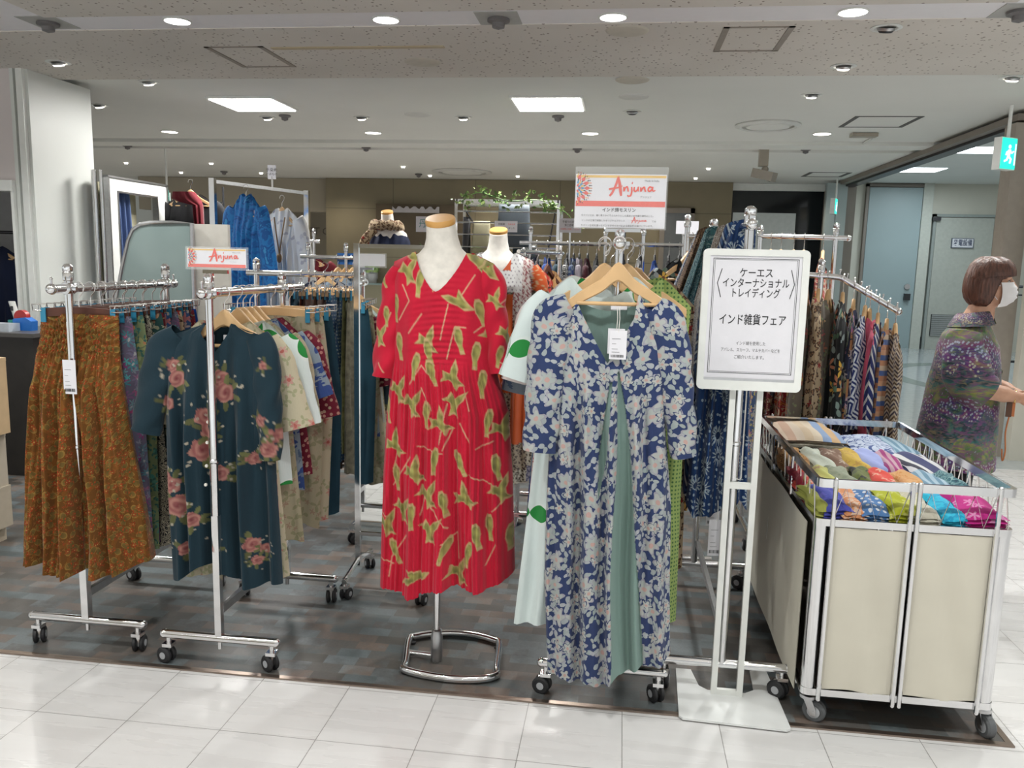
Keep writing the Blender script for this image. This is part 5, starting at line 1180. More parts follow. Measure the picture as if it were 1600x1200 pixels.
for i, (px, m, kd, L, what, dz) in enumerate(it):
    if px < 1312: q = Vector(p0).lerp(Vector(p1), (px-1240)/72)
    else: q = Vector(p1).lerp(Vector(p2), (px-1312)/92)
    hang('dress', kd, m, (q.x, JY-.02*(i % 2), q.z+.005), PI/2+.16*math.sin(i*2.3)-.30, '%s hanging from the sloping arm behind the cart' % what, kd, None, 'wood', 'wooden hanger of the %s on the sloping arm' % what, None, dict(w=.24, th=.04), seed=i+120, L=L, w=.34, hemw=.42, sleeve=0, thick=.03, hi=True)
# cross rail behind it with the orange blossom scarf
KY = 4.35
k0, k1 = at(1188, 369, KY), at(1326, 372, KY); xp = at(1306, 370, KY)[0]
t = thing('garment_rack', 'chrome cross rail rack with the orange blossom dress, behind the sloping arm', 'clothes rack', (k1[0], KY, 0))
build(MB().rod(k0, k1, .013, 12).blob(k1, .016), 'hanging_rail', chrome, t)
post(t, xp, KY, .1, at(1306, 348, KY)[2], .012); post(t, k0[0], KY, .1, at(1200, 352, KY)[2], .012)
for x in (xp, k0[0]):
    build(MB().rod((x, KY-.25, .1), (x, KY+.25, .1), .015), 'base_rail', chrome, t)
    for s in (-1, 1): rack_caster(t, x, KY+s*.23)
for i, (px, m, what) in enumerate(((1206, blue_mix, 'blue multicolour dress'), (1222, wine_mix, 'wine floral dress'), (1242, orange_red, 'red blossom dress'), (1258, brown_leaf, 'brown leaf dress'), (1288, orange_red, 'orange blossom dress'))):
    q = Vector(k0).lerp(Vector(k1), (px-1188)/138.)
    hang('dress', 'dress', m, (q.x, KY, q.z), PI/2-.25, '%s on the cross rail behind the sloping arm' % what, 'dress', None, 'wood', 'wooden hanger of the %s on the cross rail' % what, None, dict(w=.36, th=.036), seed=i+150, L=.95, w=.36, hemw=.45, sleeve=.1, thick=.03)
# ------------------------------------------------------------------ scarves folded in the cart
def folded(name, label, m, x, y, w, l, h, z=ZM+.004, yaw=0., seed=0, layers=3, group=None, pitch=0.):
    """cloth folded into a soft pad, rounded fold towards the aisle"""
    rng = random.Random(seed); V, Fc, UV = [], [], []
    nu, nv = 14, 18
    for k in range(layers):
        zk0 = h*k/layers; zk1 = h*(k+1)/layers; o = len(V); sh = rng.uniform(-.006, .006); ln = l*rng.uniform(.94, 1.0); wk = w*rng.uniform(.93, 1.)
        for side in (0, 1):
            for i in range(nv+1):
                v = -1+2*i/nv
                for j in range(nu+1):
                    u = -1+2*j/nu
                    e = max(0, 1-abs(u)**6)**.5*max(0, 1-abs(v)**8)**.5
                    mid = (zk0+zk1)/2; half = (zk1-zk0)/2*e
                    dome = (.35+.65*e)*(.010*(1-u*u))*(k+1)/layers+.004*math.sin(4*u+3*v+seed+k)*e-.010*max(0, -v)**2*(k+1)/layers
                    zz = mid+(half if side else -half)+(dome if (side or k) else 0)
                    X = wk/2*u*(1-.10*v*(1 if seed % 2 else -.5))+sh+.006*math.sin(5*v+seed); Yy = ln/2*v+.004*math.sin(4*u+seed)
                    V.append((X, Yy, zz)); UV.append((X+seed*.13+k*.03, Yy+k*.05+(.3 if not side else 0)))
        n = nu+1
        for s in (0, 1):
            b = o+s*n*(nv+1)
            for i in range(nv):
                for j in range(nu):
                    f = (b+i*n+j, b+i*n+j+1, b+(i+1)*n+j+1, b+(i+1)*n+j); Fc.append(f if s else f[::-1])
    Vv = np.array(V); cp, sp = math.cos(pitch), math.sin(pitch); yy, zz = Vv[:, 1].copy(), Vv[:, 2].copy(); Vv[:, 1] = yy*cp-zz*sp; Vv[:, 2] = yy*sp+zz*cp
    Vv[:, 2] -= Vv[:, 2].min(); Vv = xform(Vv, yaw, (x, y, z))
    return tag(link_mesh(name, Vv, Fc, m, None, True, uv=np.array(UV), loc=(x, y, z)), label, 'scarf', group)
def sm_(name, col, col2, kind='fl'):
    if kind == 'fl': return flower_print(name, col, [dict(sc=24, n=5, R=.4, k=.35, col=col2, rnd=1., some=.6)])
    if kind == 'st': return stripe_print(name, [col, col2], .012)
    if kind == 'dot': return dot_print(name, col, col2, 45, .25)
    return mottle_print(name, [col, col2, [(a+b)/2 for a, b in zip(col, col2)]], 26)
magenta = sm_('magenta_scarf_cloth', (.42, .014, .18), (.55, .20, .38)); turq = sm_('turquoise_scarf_cloth', (.01, .26, .44), (.02, .38, .55), 'mo'); lime = sm_('lime_scarf_cloth', (.34, .36, .02), (.45, .45, .12)); purp = sm_('violet_blue_scarf_cloth', (.08, .075, .38), (.05, .06, .3), 'mo')
polka = sm_('denim_polka_scarf_cloth', (.06, .15, .33), (.5, .52, .55), 'dot'); ivory = sm_('ivory_scarf_cloth', (.56, .53, .44), (.45, .42, .34), 'mo'); peach = sm_('ivory_peach_scarf_cloth', (.58, .54, .46), (.52, .22, .10), 'mo'); cobalt = plain_cloth('cobalt_scarf_cloth', (.01, .05, .33)); olive = plain_cloth('olive_lime_cloth', (.24, .25, .05))
sgreen = sm_('sage_grey_scarf_cloth', (.17, .20, .14), (.24, .26, .19), 'mo'); redsc = sm_('red_scarf_cloth', (.50, .05, .035), (.55, .30, .22)); oran = sm_('tan_orange_scarf_cloth', (.45, .20, .06), (.50, .28, .12), 'mo'); lblue = sm_('pale_blue_stripe_cloth', (.30, .40, .48), (.12, .22, .30), 'st'); dkroll = sm_('dark_roll_cloth', (.03, .03, .03), (.10, .12, .03), 'mo'); limegr = sm_('yellow_green_cloth', (.40, .40, .12), (.30, .20, .10))
yellow = sm_('mustard_scarf_cloth', (.44, .30, .05), (.36, .22, .05)); peri = plain_cloth('periwinkle_cloth', (.24, .28, .50)); plumst = sm_('plum_stripe_cloth', (.26, .03, .14), (.40, .25, .30), 'st'); navw = stripe_print('navy_white_band_cloth', [(.04, .045, .12), (.04, .045, .12), (.5, .5, .52), (.03, .03, .05), (.52, .52, .52)], .02, .2); brn = sm_('brown_maroon_cloth', (.16, .09, .06), (.35, .28, .22)); pale = sm_('pale_mint_cloth', (.50, .54, .48), (.45, .48, .40), 'mo'); redm = sm_('crimson_cloth', (.20, .008, .02), (.3, .05, .05))
rng = random.Random(4)
front = [(.632, olive, .055, 'olive lime'), (.668, purp, .085, 'violet blue'), (.735, peach, .075, 'ivory and peach'), (.795, polka, .085, 'denim blue polka dot'), (.862, lime, .085, 'lime green'), (.935, ivory, .085, 'ivory'), (1.012, turq, .085, 'turquoise'), (1.098, magenta, .125, 'magenta')]
for i, (x, m, w, c) in enumerate(front): folded('folded_scarf', '%s scarf folded in the front row of the cart' % c, m, x, 2.61+.006*math.sin(i*3), w, .185, .040+.008*math.sin(i*2), yaw=.10+.08*math.sin(i*2.1), seed=i, layers=3 if i else 4, pitch=.12)
second = [(.642, redm, .07, 'crimson'), (.648, redsc, .06, 'coral printed', ), (.70, limegr, .065, 'yellow green'), (.765, sgreen, .085, 'sage grey'), (.830, dkroll, .06, 'dark rolled'), (.893, redsc, .08, 'red printed'), (.965, oran, .075, 'tan orange'), (1.045, lblue, .10, 'pale blue striped'), (1.12, teal_scarf, .07, 'teal printed')]
for i, (x, m, w, c) in enumerate(second): folded('folded_scarf', '%s scarf folded in the second row of the cart' % c, m, x, 2.80+.015*math.sin(i*5), w, .20, .062, yaw=.06+.10*math.sin(i*2.7), seed=i+20, layers=5, pitch=.10)
third = [(.655, amber_scarf, .08, 'amber printed'), (.725, pale, .085, 'pale mint'), (.79, brn, .085, 'brown and maroon'), (.855, yellow, .075, 'mustard yellow'), (.92, peri, .085, 'periwinkle'), (.985, plumst, .065, 'plum striped'), (1.075, navw, .14, 'navy and white banded')]
for i, (x, m, w, c) in enumerate(third): folded('folded_scarf', '%s scarf folded in the third row of the cart' % c, m, x, 3.03+.012*math.sin(i*5), w, .24, .070, yaw=.08+.10*math.sin(i*2.3), seed=i+40, layers=5, pitch=.10)
tan_stripe = stripe_print('tan_blue_band_cloth', [(.46, .36, .25), (.50, .42, .32), (.18, .25, .38), (.42, .28, .15), (.20, .27, .40), (.44, .34, .26), (.38, .25, .18), (.46, .38, .30)], .032)
batik = swirl_print('blue_white_batik_cloth', (.40, .45, .55), [(.04, .07, .20)], 18, .05, 1.2)
stack = [(black_beige, 'black and beige'), (leopard, 'brown spotted'), (deep_navy, 'dark navy'), (black_white, 'black and white'), (ivory, 'ivory'), (tan_stripe, 'tan and blue striped')]
for k, (m, c) in enumerate(stack): folded('folded_cloth', '%s cloth in the cart\'s tall pile, %s from the bottom' % (c, ORD[k]), m, .755+.003*math.sin(k*2), 3.345+.004*math.sin(k), .235, .34, .0185, z=ZM+.006+k*.0195, yaw=-.03+.02*math.sin(k*3), seed=k+60, layers=2)
for k, (m, c) in enumerate(((oran, 'tan'), (indigo_block, 'indigo batik'), (batik, 'blue and white batik'))): folded('folded_cloth', '%s cloth in the low pile beside the tall pile in the cart' % c, m, .955+.01*k, 3.33-.02*k, .17, .30, .026, z=ZM+.006+k*.030, yaw=.1-.06*k, seed=k+70, layers=2)
for k, (m, c) in enumerate(((peach, 'peach printed'), (lblue, 'pale blue striped'))): folded('folded_cloth', '%s cloth in the back corner of the cart' % c, m, 1.09, 3.34, .12, .30, .034, z=ZM+.006+k*.040, yaw=.05, seed=k+80, layers=2)
# ------------------------------------------------------------------ things further back
# second mannequin in the patchwork dress
def mannequin(label, x, y, ztop, k=1., tilt=0.):
    t = thing('mannequin', label, 'mannequin', (x, y, 0)); rs = []
    for z, rx, ry in ((-.62, .13, .08), (-.42, .125, .085), (-.30, .15, .10), (-.20, .16, .09), (-.165, .15, .08), (-.14, .118, .068), (-.12, .08, .06), (-.10, .060, .056), (-.06, .051, .05), (-.015, .047, .047), (-.01, .047, .047)):
        rs.append([(x+k*rx*math.cos(a), y+k*ry*math.sin(a)+tilt*(z+.2 if z > -.2 else 0), ztop+k*z+k*ry*math.sin(a)*.34*min(1, max(0, (z+.10)/.07))) for a in [2*PI*j/28 for j in range(28)]])
    build(MB().rings(rs), 'torso', linen, t, True)
    build(MB().lathe([(.046*k, -.012), (.0485*k, -.009), (.0485*k, .004), (.045*k, .008), (.001, .009)], (0, 0, 0), 26).xf(Matrix.Translation((x, y+tilt*.19, ztop))@Matrix.Rotation(.34, 4, 'X')), 'neck_cap', cap_wood, t)
    build(MB().rod((x, y, .03), (x, y, ztop-.6*k), .012), 'pole', chrome, t)
    build(MB().lathe([(.001, 0), (.17, 0), (.17, .008), (.03, .022), (.03, .05), (.014, .055)], (x, y, 0), 28), 'base', chrome, t)
    return t
M2X, M2Y = -.655, 4.33
mannequin('cream headless mannequin with wooden neck cap wearing the patchwork dress', M2X, M2Y, 1.585)
def patch_paint(P):
    rng = np.random.RandomState(12); c = np.zeros((len(P), 3)); x, z = P[:, 0], P[:, 1]
    cols = [((.50, .46, .38), (.05, .035, .025), 'sp'), ((.55, .09, .02), (.55, .40, .22), 'sw'), ((.50, .45, .42), (.22, .06, .07), 'sp'), ((.33, .27, .20), (.05, .03, .03), 'sp'), ((.20, .21, .15), (.05, .06, .03), 'lz'), ((.52, .09, .02), (.52, .09, .02), 'sp'), ((.56, .52, .46), (.30, .03, .04), 'sp'), ((.30, .28, .34), (.08, .08, .14), 'lz')]
    for i in range(6):
        x0 = M2X-.26+i*.09
        zc = 1.5
        while zc > .2:
            h = rng.uniform(.12, .26); a, b, kd = cols[rng.randint(len(cols))]; m = (x >= x0) & (x < x0+.09) & (z < zc) & (z >= zc-h)
            u, v = x[m]*100, z[m]*100
            if kd == 'sp': f = (np.sin(u*2.6+1.3*np.sin(v*1.7))*np.sin(v*2.1+1.1*np.sin(u*1.3)) > .15)
            elif kd == 'sw': f = np.abs(np.sin(u*.9+np.sin(v*.8)*1.4)) < .25
            else: f = (np.abs(((u+v) % 3)-1.5) < .5) | (np.abs(((u-v) % 3)-1.5) < .5)
            c[m] = np.where(f[:, None], b, a); zc -= h
    m = (z > 1.27) & (np.abs(x-M2X-.01) < .13); f = (np.hypot((x*100+(np.floor(z*100/1.9) % 2)*1.0) % 2.0-1, (z*100) % 1.9-.95) < .33)
    c[m] = (.60, .59, .58); c[m & f] = (.16, .12, .16)
    m = (z > 1.38) & (np.abs(x-M2X-.05) < .03); c[m] = (.5, .09, .03)
    return c
pc = painted_cloth('patchwork_cotton', .85)
V, Fc, UV, N0 = cloth([(1.46, M2X-.17, M2X+.18), (1.38, M2X-.19, M2X+.20), (1.1, M2X-.19, M2X+.20), (.9, M2X-.18, M2X+.21), (.26, M2X-.20, M2X+.235)], [(1.46, .06), (1.3, .12), (1., .12), (.26, .15)],
    neck_line(0., 1, 1.47, .50, 1.36, 1.43, 1.6), neck_line(0., 1, 1.475, .5, 1.44, 1.435, 2.), lambda u: .27+.01*np.sin(7*u), [(8, .3, .012, 1.2, .3), (4, 1., .018, 1., .5)], 110, 180, 15, M2Y, .003, cw=.55, cwp=60)
P2 = np.stack([V[:, 0], V[:, 2]], -1)
d2_ = tag(link_mesh('dress', V, Fc, pc, None, True, uv=UV, colors=patch_paint(P2), loc=(M2X, M2Y, .27)), 'long patchwork dress of dots, brown spots and orange squares on the mannequin behind', 'dress')
for pth in ([(M2X-.16, M2Y, 1.39, .045, .05), (M2X-.21, M2Y, 1.3, .056, .055), (M2X-.235, M2Y, 1.1, .052, .05), (M2X-.25, M2Y-.01, .86, .05, .045)], [(M2X+.17, M2Y, 1.395, .045, .05), (M2X+.215, M2Y, 1.3, .056, .055), (M2X+.24, M2Y, 1.1, .052, .05), (M2X+.26, M2Y-.01, .82, .05, .045)]):
    V, Fc, UV = sleeve_cloth(pth, 26, 60, .005, 3); link_mesh('sleeve', V, Fc, pc, d2_, True, uv=UV, colors=patch_paint(np.stack([V[:, 0], V[:, 2]], -1)))
# red and orange dresses on a low rail beside it
xl_ = at(838, 400, 4.55)[0]
for i, (px, m, what) in enumerate(((842, orange_red, 'red blossom dress'), (856, redsc, 'orange red dress'), (868, oran, 'orange dress'))):
    hang('dress', 'dress', m, (xl_-.05+.048*i, 4.5+i*.12, 1.48), 1.0, '%s beside the patchwork mannequin, %s from it' % (what, ORD[i]), 'dress', None, 'wood', 'dark wooden hanger of the %s beside the patchwork mannequin' % what, None, dict(w=.28, m=dark_wood), seed=i+170, L=1.0, w=.30, hemw=.36, sleeve=0, thick=.03)
xl = at(838, 400, 4.55)[0]; t = thing('garment_rack', 'low chrome rail of red and orange dresses beside the patchwork mannequin', 'clothes rack', (xl, 4.7, 0))
build(MB().rod((xl-.08, 4.4, 1.48), (xl+.12, 4.9, 1.48), .012), 'hanging_rail', chrome, t)
for q_ in ((xl-.06, 4.45), (xl+.105, 4.86)): post(t, q_[0], q_[1], .01, 1.5, .012); build(MB().rod((q_[0]-.2, q_[1], .0145), (q_[0]+.2, q_[1], .0145), .014), 'base_rail', chrome, t)
# third mannequin with scarf
M3X, M3Y = -1.80, 6.24
mannequin('small headless mannequin with black jacket and cream black scarf, before the beige wall', M3X, M3Y, 1.775, .95, -.25)
V, Fc, UV, N0 = cloth([(1.63, M3X-.13, M3X+.13), (1.56, M3X-.17, M3X+.17), (1.3, M3X-.17, M3X+.18), (.9, M3X-.2, M3X+.2)], [(1.63, .07), (1.5, .12), (.9, .14)], neck_line(0, 1, 1.655, .5, 1.60, 1.60), neck_line(0, 1, 1.665, .5, 1.64, 1.60), flat_top(.9), [(5, 0, .01, 1.4, .4)], 40, 40, 5, M3Y, .003)
tag(link_mesh('jacket', V, Fc, deep_navy, None, True, uv=UV, loc=(M3X, M3Y, .9)), 'black jacket worn by the small mannequin before the beige wall', 'jacket')
mb = MB(); lp = [(M3X+.10*math.cos(a)-.01, M3Y+.085*math.sin(a)-.02, 1.655-.03*math.sin(a)+.012*math.cos(2*a)) for a in [2*PI*k/18 for k in range(18)]]
mb.tube(lp, [.038+.008*math.sin(3*k) for k in range(18)], 10, True)
for k in range(5): mb.tube(smooth_pts([(M3X-.07-.012*k, M3Y-.10, 1.63), (M3X-.12-.012*k, M3Y-.135, 1.56), (M3X-.13-.016*k, M3Y-.14, 1.46-.012*k)], 4), [.016]*8+[.01], 8)
o = build(mb, 'scarf', leopard, None, True); tag(o, 'cream and black scarf wrapped around the small mannequin', 'scarf')
mm = MATS['brown_leopard_print']
uvl = o.data.uv_layers.new(name='UVMap')
for l in o.data.loops: v = o.data.vertices[l.vertex_index].co; uvl.data[l.index].uv = (v.x*1.2+v.y, v.z*1.2)
# ---- chrome shelf unit with ivy and bags
SY = 6.5; sx0, sx1 = -1.29, -.50; szt = 1.89
t = thing('shelf_unit', 'chrome tube shelf unit with glass shelves against the beige wall, ivy on top', 'shelf', (-.9, SY, 0))
for x in (sx0, sx1):
    for y in (SY-.17, SY+.17): build(MB().box((x-.011, y-.011, 0), (x+.011, y+.011, szt)), 'post', chrome, t)
for y in (SY-.17, SY+.17): build(MB().box((sx0, y-.011, szt-.035), (sx1, y+.011, szt)), 'top_rail', chrome, t)
for x in (sx0, sx1): build(MB().box((x-.011, SY-.17, szt-.022), (x+.011, SY+.17, szt)), 'side_rail', chrome, t)
for z in (1.80, 1.715, 1.625, 1.53, 1.44, .6): build(MB().rod((sx0, SY-.16, z), (sx1, SY-.16, z), .006, 8), 'cross_bar', chrome, t)
for z in (1.20, .9, .4): build(MB().box((sx0, SY-.16, z), (sx1, SY+.16, z+.012)), 'shelf_board', white_paint, t)
leafm = mat('ivy_leaf_green', (.10, .20, .045), .45, 0, .5, 30); leafl = mat('ivy_leaf_pale', (.30, .40, .14), .45, 0, .3, 30)
def vine(label, pts, n, seed, spread=.06):
    r = random.Random(seed); P = smooth_pts(pts, 5); t = thing('ivy_garland', label, 'ivy', P[0])
    build(MB().tube(P, .0035, 6), 'stem', leafm, t); mb = MB()
    for k in range(n):
        c = Vector(r.choice(P))+Vector((r.uniform(-spread, spread), r.uniform(-.05, .05), r.uniform(-spread, spread))); s = r.uniform(.02, .036)
        d = Vector((r.uniform(-1, 1), r.uniform(-.6, .6), r.uniform(-.9, .7))).normalized(); u = d.cross(Vector((r.random(), 1, r.random()))).normalized(); nn = d.cross(u)*.25
        mb.add([c, c+d*s*.5+u*s*.42+nn*s, c+d*s*1.3, c+d*s*.5-u*s*.42+nn*s, c+d*s*.6], [(0, 1, 4), (1, 2, 4), (2, 3, 4), (3, 0, 4)], k % 2)
    build(mb, 'leaves', [leafm, leafl], t, False)['kind'] = 'stuff'
vine('ivy garland along the top of the chrome shelf unit', [(sx0+.04, SY-.19, szt-.02), (sx0+.18, SY-.19, szt+.05), (sx0+.4, SY-.2, szt-.01), (sx0+.62, SY-.19, szt+.0), (sx1, SY-.19, szt-.03)], 130, 1)
vine('ivy strand hanging down the corner of the chrome shelf unit', [(sx1-.1, SY-.2, szt-.03), (sx1+.04, SY-.21, szt-.08), (sx1+.12, SY-.2, szt-.16), (sx1+.16, SY-.18, szt-.2)], 36, 2, .045)
vine('ivy strand rising at the foot corner of the chrome shelf bars', [(sx0-.25, SY-.25, 1.50), (sx0-.1, SY-.24, 1.46), (sx0+.05, SY-.24, 1.44), (sx0+.18, SY-.24, 1.46)], 46, 3, .05)
# bags on the shelf bars
def bag(label, x0, x1, z0, z1, m, strap=None, y=SY-.1):
    t = thing('handbag', label, 'bag', ((x0+x1)/2, y, z0)); mb = MB(); rs = []
    for i in range(9):
        f = i/8; z = z0+(z1-z0)*f; w = (x1-x0)/2*(1-.12*abs(f-.3)); d = .045*(1-.8*f**2)+.006
        rs.append([((x0+x1)/2+w*math.copysign(abs(math.cos(a))**.35, math.cos(a)), y+d*math.copysign(abs(math.sin(a))**.6, math.sin(a)), z) for a in [2*PI*k/20 for k in range(20)]])
    build(mb.rings(rs), 'bag_body', m, t, True)
    if strap: build(MB().tube(smooth_pts(strap, 5), .006, 6), 'strap', dark_metal, t)
bag('cream folded bag hanging on the chrome shelf bars', -1.175, -1.03, 1.47, 1.73, mat('cream_bag', (.40, .37, .24), .8), [(-1.17, SY-.1, 1.72), (-1.22, SY-.12, 1.8), (-1.24, SY-.1, 1.83)])
bag('black slim bag hanging at the post of the chrome shelf', -1.25, -1.19, 1.40, 1.76, mat('black_bag', (.015, .015, .017), .6))
bag('blue grey tote bag hanging in the chrome shelf', -.98, -.72, 1.52, 1.86, mat('slate_bag', (.085, .105, .125), .7))
bag('black shoulder bag on the chrome shelf, below the slate tote', -.86, -.66, 1.38, 1.55, mat('black_teal_bag', (.012, .025, .03), .5))
bag('tan strap bag hanging at the shelf end', -.60, -.52, 1.36, 1.44, mat('tan_bag', (.16, .10, .04), .6), [(-.59, SY-.1, 1.43), (-.56, SY-.13, 1.62), (-.53, SY-.12, 1.80)])
# ---- card stands
def card_stand(label, px0, px1, py0, py1, Y, lines, foot=0., m=paper):
    a, b = at(px0, py0, Y), at(px1, py1, Y); t = thing('price_card_stand', label, 'sign', ((a[0]+b[0])/2, Y, 0))
    mb = MB().box((a[0], Y, b[2]), (b[0], Y+.004, a[2]), 0); w = b[0]-a[0]; h = a[2]-b[2]
    for s_, fx, fz, wd, sz, mi in lines: text(mb, s_, h*sz, (a[0]+w*fx, Y-.001, b[2]+h*fz), mi=mi, width=w*wd if wd else None)
    build(mb, 'card', [m, ink, coral, MATS['jade_ink'] if 'jade_ink' in MATS else mat('jade_ink', (.03, .26, .22), .6)], t)
    build(MB().rod(((a[0]+b[0])/2, Y+.01, foot), ((a[0]+b[0])/2, Y+.01, b[2]+h*.3), .007), 'stem', chrome, t)
    build(MB().lathe([(.001, 0), (.11, 0), (.11, .006), (.012, .014)], ((a[0]+b[0])/2, Y+.01, foot), 20), 'base', chrome, t)
card_stand('white card sign on a stem before the chrome shelf unit', 773, 808, 345, 363, 5.6, [('京都展', .3, .7, .3, .2, 1), ('新作入荷しました', .5, .35, .8, .2, 1), ('SALE', .75, .7, .3, .2, 2)])
card_stand('pale card sign above the rail of dark jackets', 874, 908, 341, 364, 5.9, [('手織りの洋服', .45, .75, .6, .2, 1), ('第二会場', .45, .52, .4, .2, 1), ('お気軽にお試しください', .5, .25, .85, .16, 2)])
card_stand('blank pale card sign on a stem beside the scarf rack', 1057, 1091, 345, 366, 4.9, [])
card_stand('card sign with green characters behind the red mannequin', 650, 690, 338, 363, 5.9, [('丹後', .42, .52, .6, .6, 3)])
# ---- rails of dark jackets
def jacket_rail(label, pxa, pxb, py, Y, posts, items):
    a, b = at(pxa, py, Y), at(pxb, py+2, Y); z = a[2]
    t = thing('garment_rack', label, 'clothes rack', ((a[0]+b[0])/2, Y, 0))
    build(MB().rod((a[0], Y, z), (b[0], Y, z), .014, 10), 'hanging_rail', chrome, t)
    for px in posts:
        x = at(px, py, Y)[0]; post(t, x, Y, .01, z+.12, .013); build(MB().rod((x, Y-.22, .0145), (x, Y+.22, .0145), .014), 'base_rail', chrome, t)
    for i, (px, m, what, kd, ww, L) in enumerate(items):
        x = at(px, py, Y)[0]
        hang('dress', kd, m, (x, Y, z), PI/2+.1*math.sin(i*3.1), '%s on the rail beyond the blue floral dress' % what, kd, None, 'wood', 'black hanger of the %s' % what, None, dict(w=.38, m=MATS['black_bag'], th=.03), seed=i+int(px), L=L, w=.40, hemw=.48, sleeve=.4, thick=ww*1.4, hi=True)
jacket_rail('chrome rail of dark jackets before the chrome shelf unit', 812, 985, 379, 6.0, (829, 946), [(839, deep_navy, 'dark navy coat', 'coat', .045, .7), (856, royal, 'royal blue jacket', 'jacket', .05, .6), (873, dark_teal, 'dark teal jacket', 'jacket', .04, .6), (887, black_white, 'black and white flowered tunic', 'tunic', .05, .62), (897, denim_patch, 'blue patched jacket', 'jacket', .05, .6), (906, lilac, 'pale lilac blouse', 'blouse', .04, .6), (919, plum, 'plum jacket', 'jacket', .05, .6), (933, black_cloth, 'black jacket', 'jacket', .06, .6), (975, black_cloth, 'black coat', 'coat', .06, .65)])
jacket_rail('chrome rail of blue and black coats beyond the white notice', 986, 1072, 382, 5.6, (1005, 1068), [(1000, silver, 'silver grey blouse', 'blouse', .06, .6), (1024, royal, 'bright blue long coat', 'coat', .08, .7), (1046, black_cloth, 'black long coat', 'coat', .08, .7), (1062, deep_navy, 'dark navy long coat', 'coat', .07, .7)])
# dark flowered dress beside the scarf rack
xd = at(1073, 378, 3.92)[0]; zd = 1.56; t = thing('garment_rack', 'single post chrome stand with the black flowered dress beside the scarf rack', 'clothes rack', (xd, 3.92, 0))
post(t, xd, 3.92, .01, zd+.10, .012); build(MB().rod((xd, 3.92, zd), (xd+.16, 3.90, zd), .010), 'hanging_rail', chrome, t)
for yw in (0, PI/2): build(MB().rod((xd-.2*math.cos(yw), 3.92-.2*math.sin(yw), .0145), (xd+.2*math.cos(yw), 3.92+.2*math.sin(yw), .0145), .014), 'base_rail', chrome, t)
hang('dress', 'dress', black_flower, (at(1086, 378, 3.9)[0]-.02, 3.9, 1.56), .6, 'black flowered dress hanging beside the scarf rack', 'dress', None, 'wood', 'pale hanger of the black flowered dress beside the scarf rack', None, dict(w=.36), seed=5, L=1.1, w=.36, hemw=.4, sleeve=.2, thick=.04, hi=True)
# ---- tall frame rack with the cobalt coat and the white kimono
t = thing('garment_rack', 'tall square chrome frame rack with the cobalt coat and white kimono', 'clothes rack', (-2.5, 5.4, 0))
fa, fb = Vector((-2.69, 5.2, 1.90)), Vector((-2.40, 6.1, 1.90))
for p in (fa, fb): build(MB().box((p.x-.018, p.y-.018, 0), (p.x+.018, p.y+.018, 1.92)), 'post', chrome, t)
build(MB().tube([fa, fb], .016, 4), 'top_rail', steel, t); build(MB().tube([fa-Vector((0, 0, 1.86)), fb-Vector((0, 0, 1.86))], .016, 8), 'base_rail', chrome, t)
for p in (fa, fb): build(MB().rod((p.x-.25, p.y+.05, .04), (p.x+.25, p.y-.05, .04), .016), 'foot', chrome, t)
q = fa.lerp(fb, .28); hang('coat', 'coat', cobalt_tie, (q.x+.03, q.y, 1.885), -.25, 'long cobalt blue tie dyed coat on the tall frame rack', 'coat', None, 'wood', 'wooden hanger of the cobalt coat', None, dict(w=.22), seed=1, L=1.05, w=.25, hemw=.36, sleeve=.50, thick=.05, collar=.06, hi=True)
q = fa.lerp(fb, .66); hang('coat', 'kimono', white_silk, (q.x+.04, q.y-.02, 1.84), -.2, 'white kimono jacket with grey flowers on the tall frame rack', 'kimono', None, 'wood', 'wooden hanger of the white kimono', None, dict(w=.26), seed=2, L=1.05, w=.29, hemw=.40, sleeve=.55, thick=.05, collar=.03, hi=True)
mb = MB().tube(smooth_pts([(q.x-.0, q.y-.07, 1.70), (q.x+.03, q.y-.10, 1.55), (q.x+.05, q.y-.105, 1.44)], 5), .005, 6); mb.tube(smooth_pts([(q.x+.08, q.y-.07, 1.70), (q.x+.065, q.y-.10, 1.55), (q.x+.05, q.y-.105, 1.44)], 5), .005, 6); mb.blob((q.x+.05, q.y-.11, 1.41), (.02, .015, .035))
tag(build(mb, 'necklace', mat('amber_beads', (.22, .12, .04), .3)), 'amber bead necklace hanging over the white kimono', 'necklace')
a, b = at(418, 258, 5.9), at(431, 280, 5.9)
t = thing('hanging_tag', 'small white card clipped on top of the tall frame rack', 'sign', (a[0], 5.9, b[2]))
mb = MB().box((a[0], 5.9, b[2]), (b[0], 5.904, a[2]), 0); text(mb, '手染め', .03, ((a[0]+b[0])/2, 5.899, (a[2]*.65+b[2]*.35)), mi=1); text(mb, '一点もの', .022, ((a[0]+b[0])/2, 5.899, (a[2]*.35+b[2]*.65)), mi=1)
build(mb, 'card', [paper, ink], t); build(MB().rod(((a[0]+b[0])/2, 5.907, 1.90), ((a[0]+b[0])/2, 5.907, b[2]+.02), .008), 'clip', wire, t)
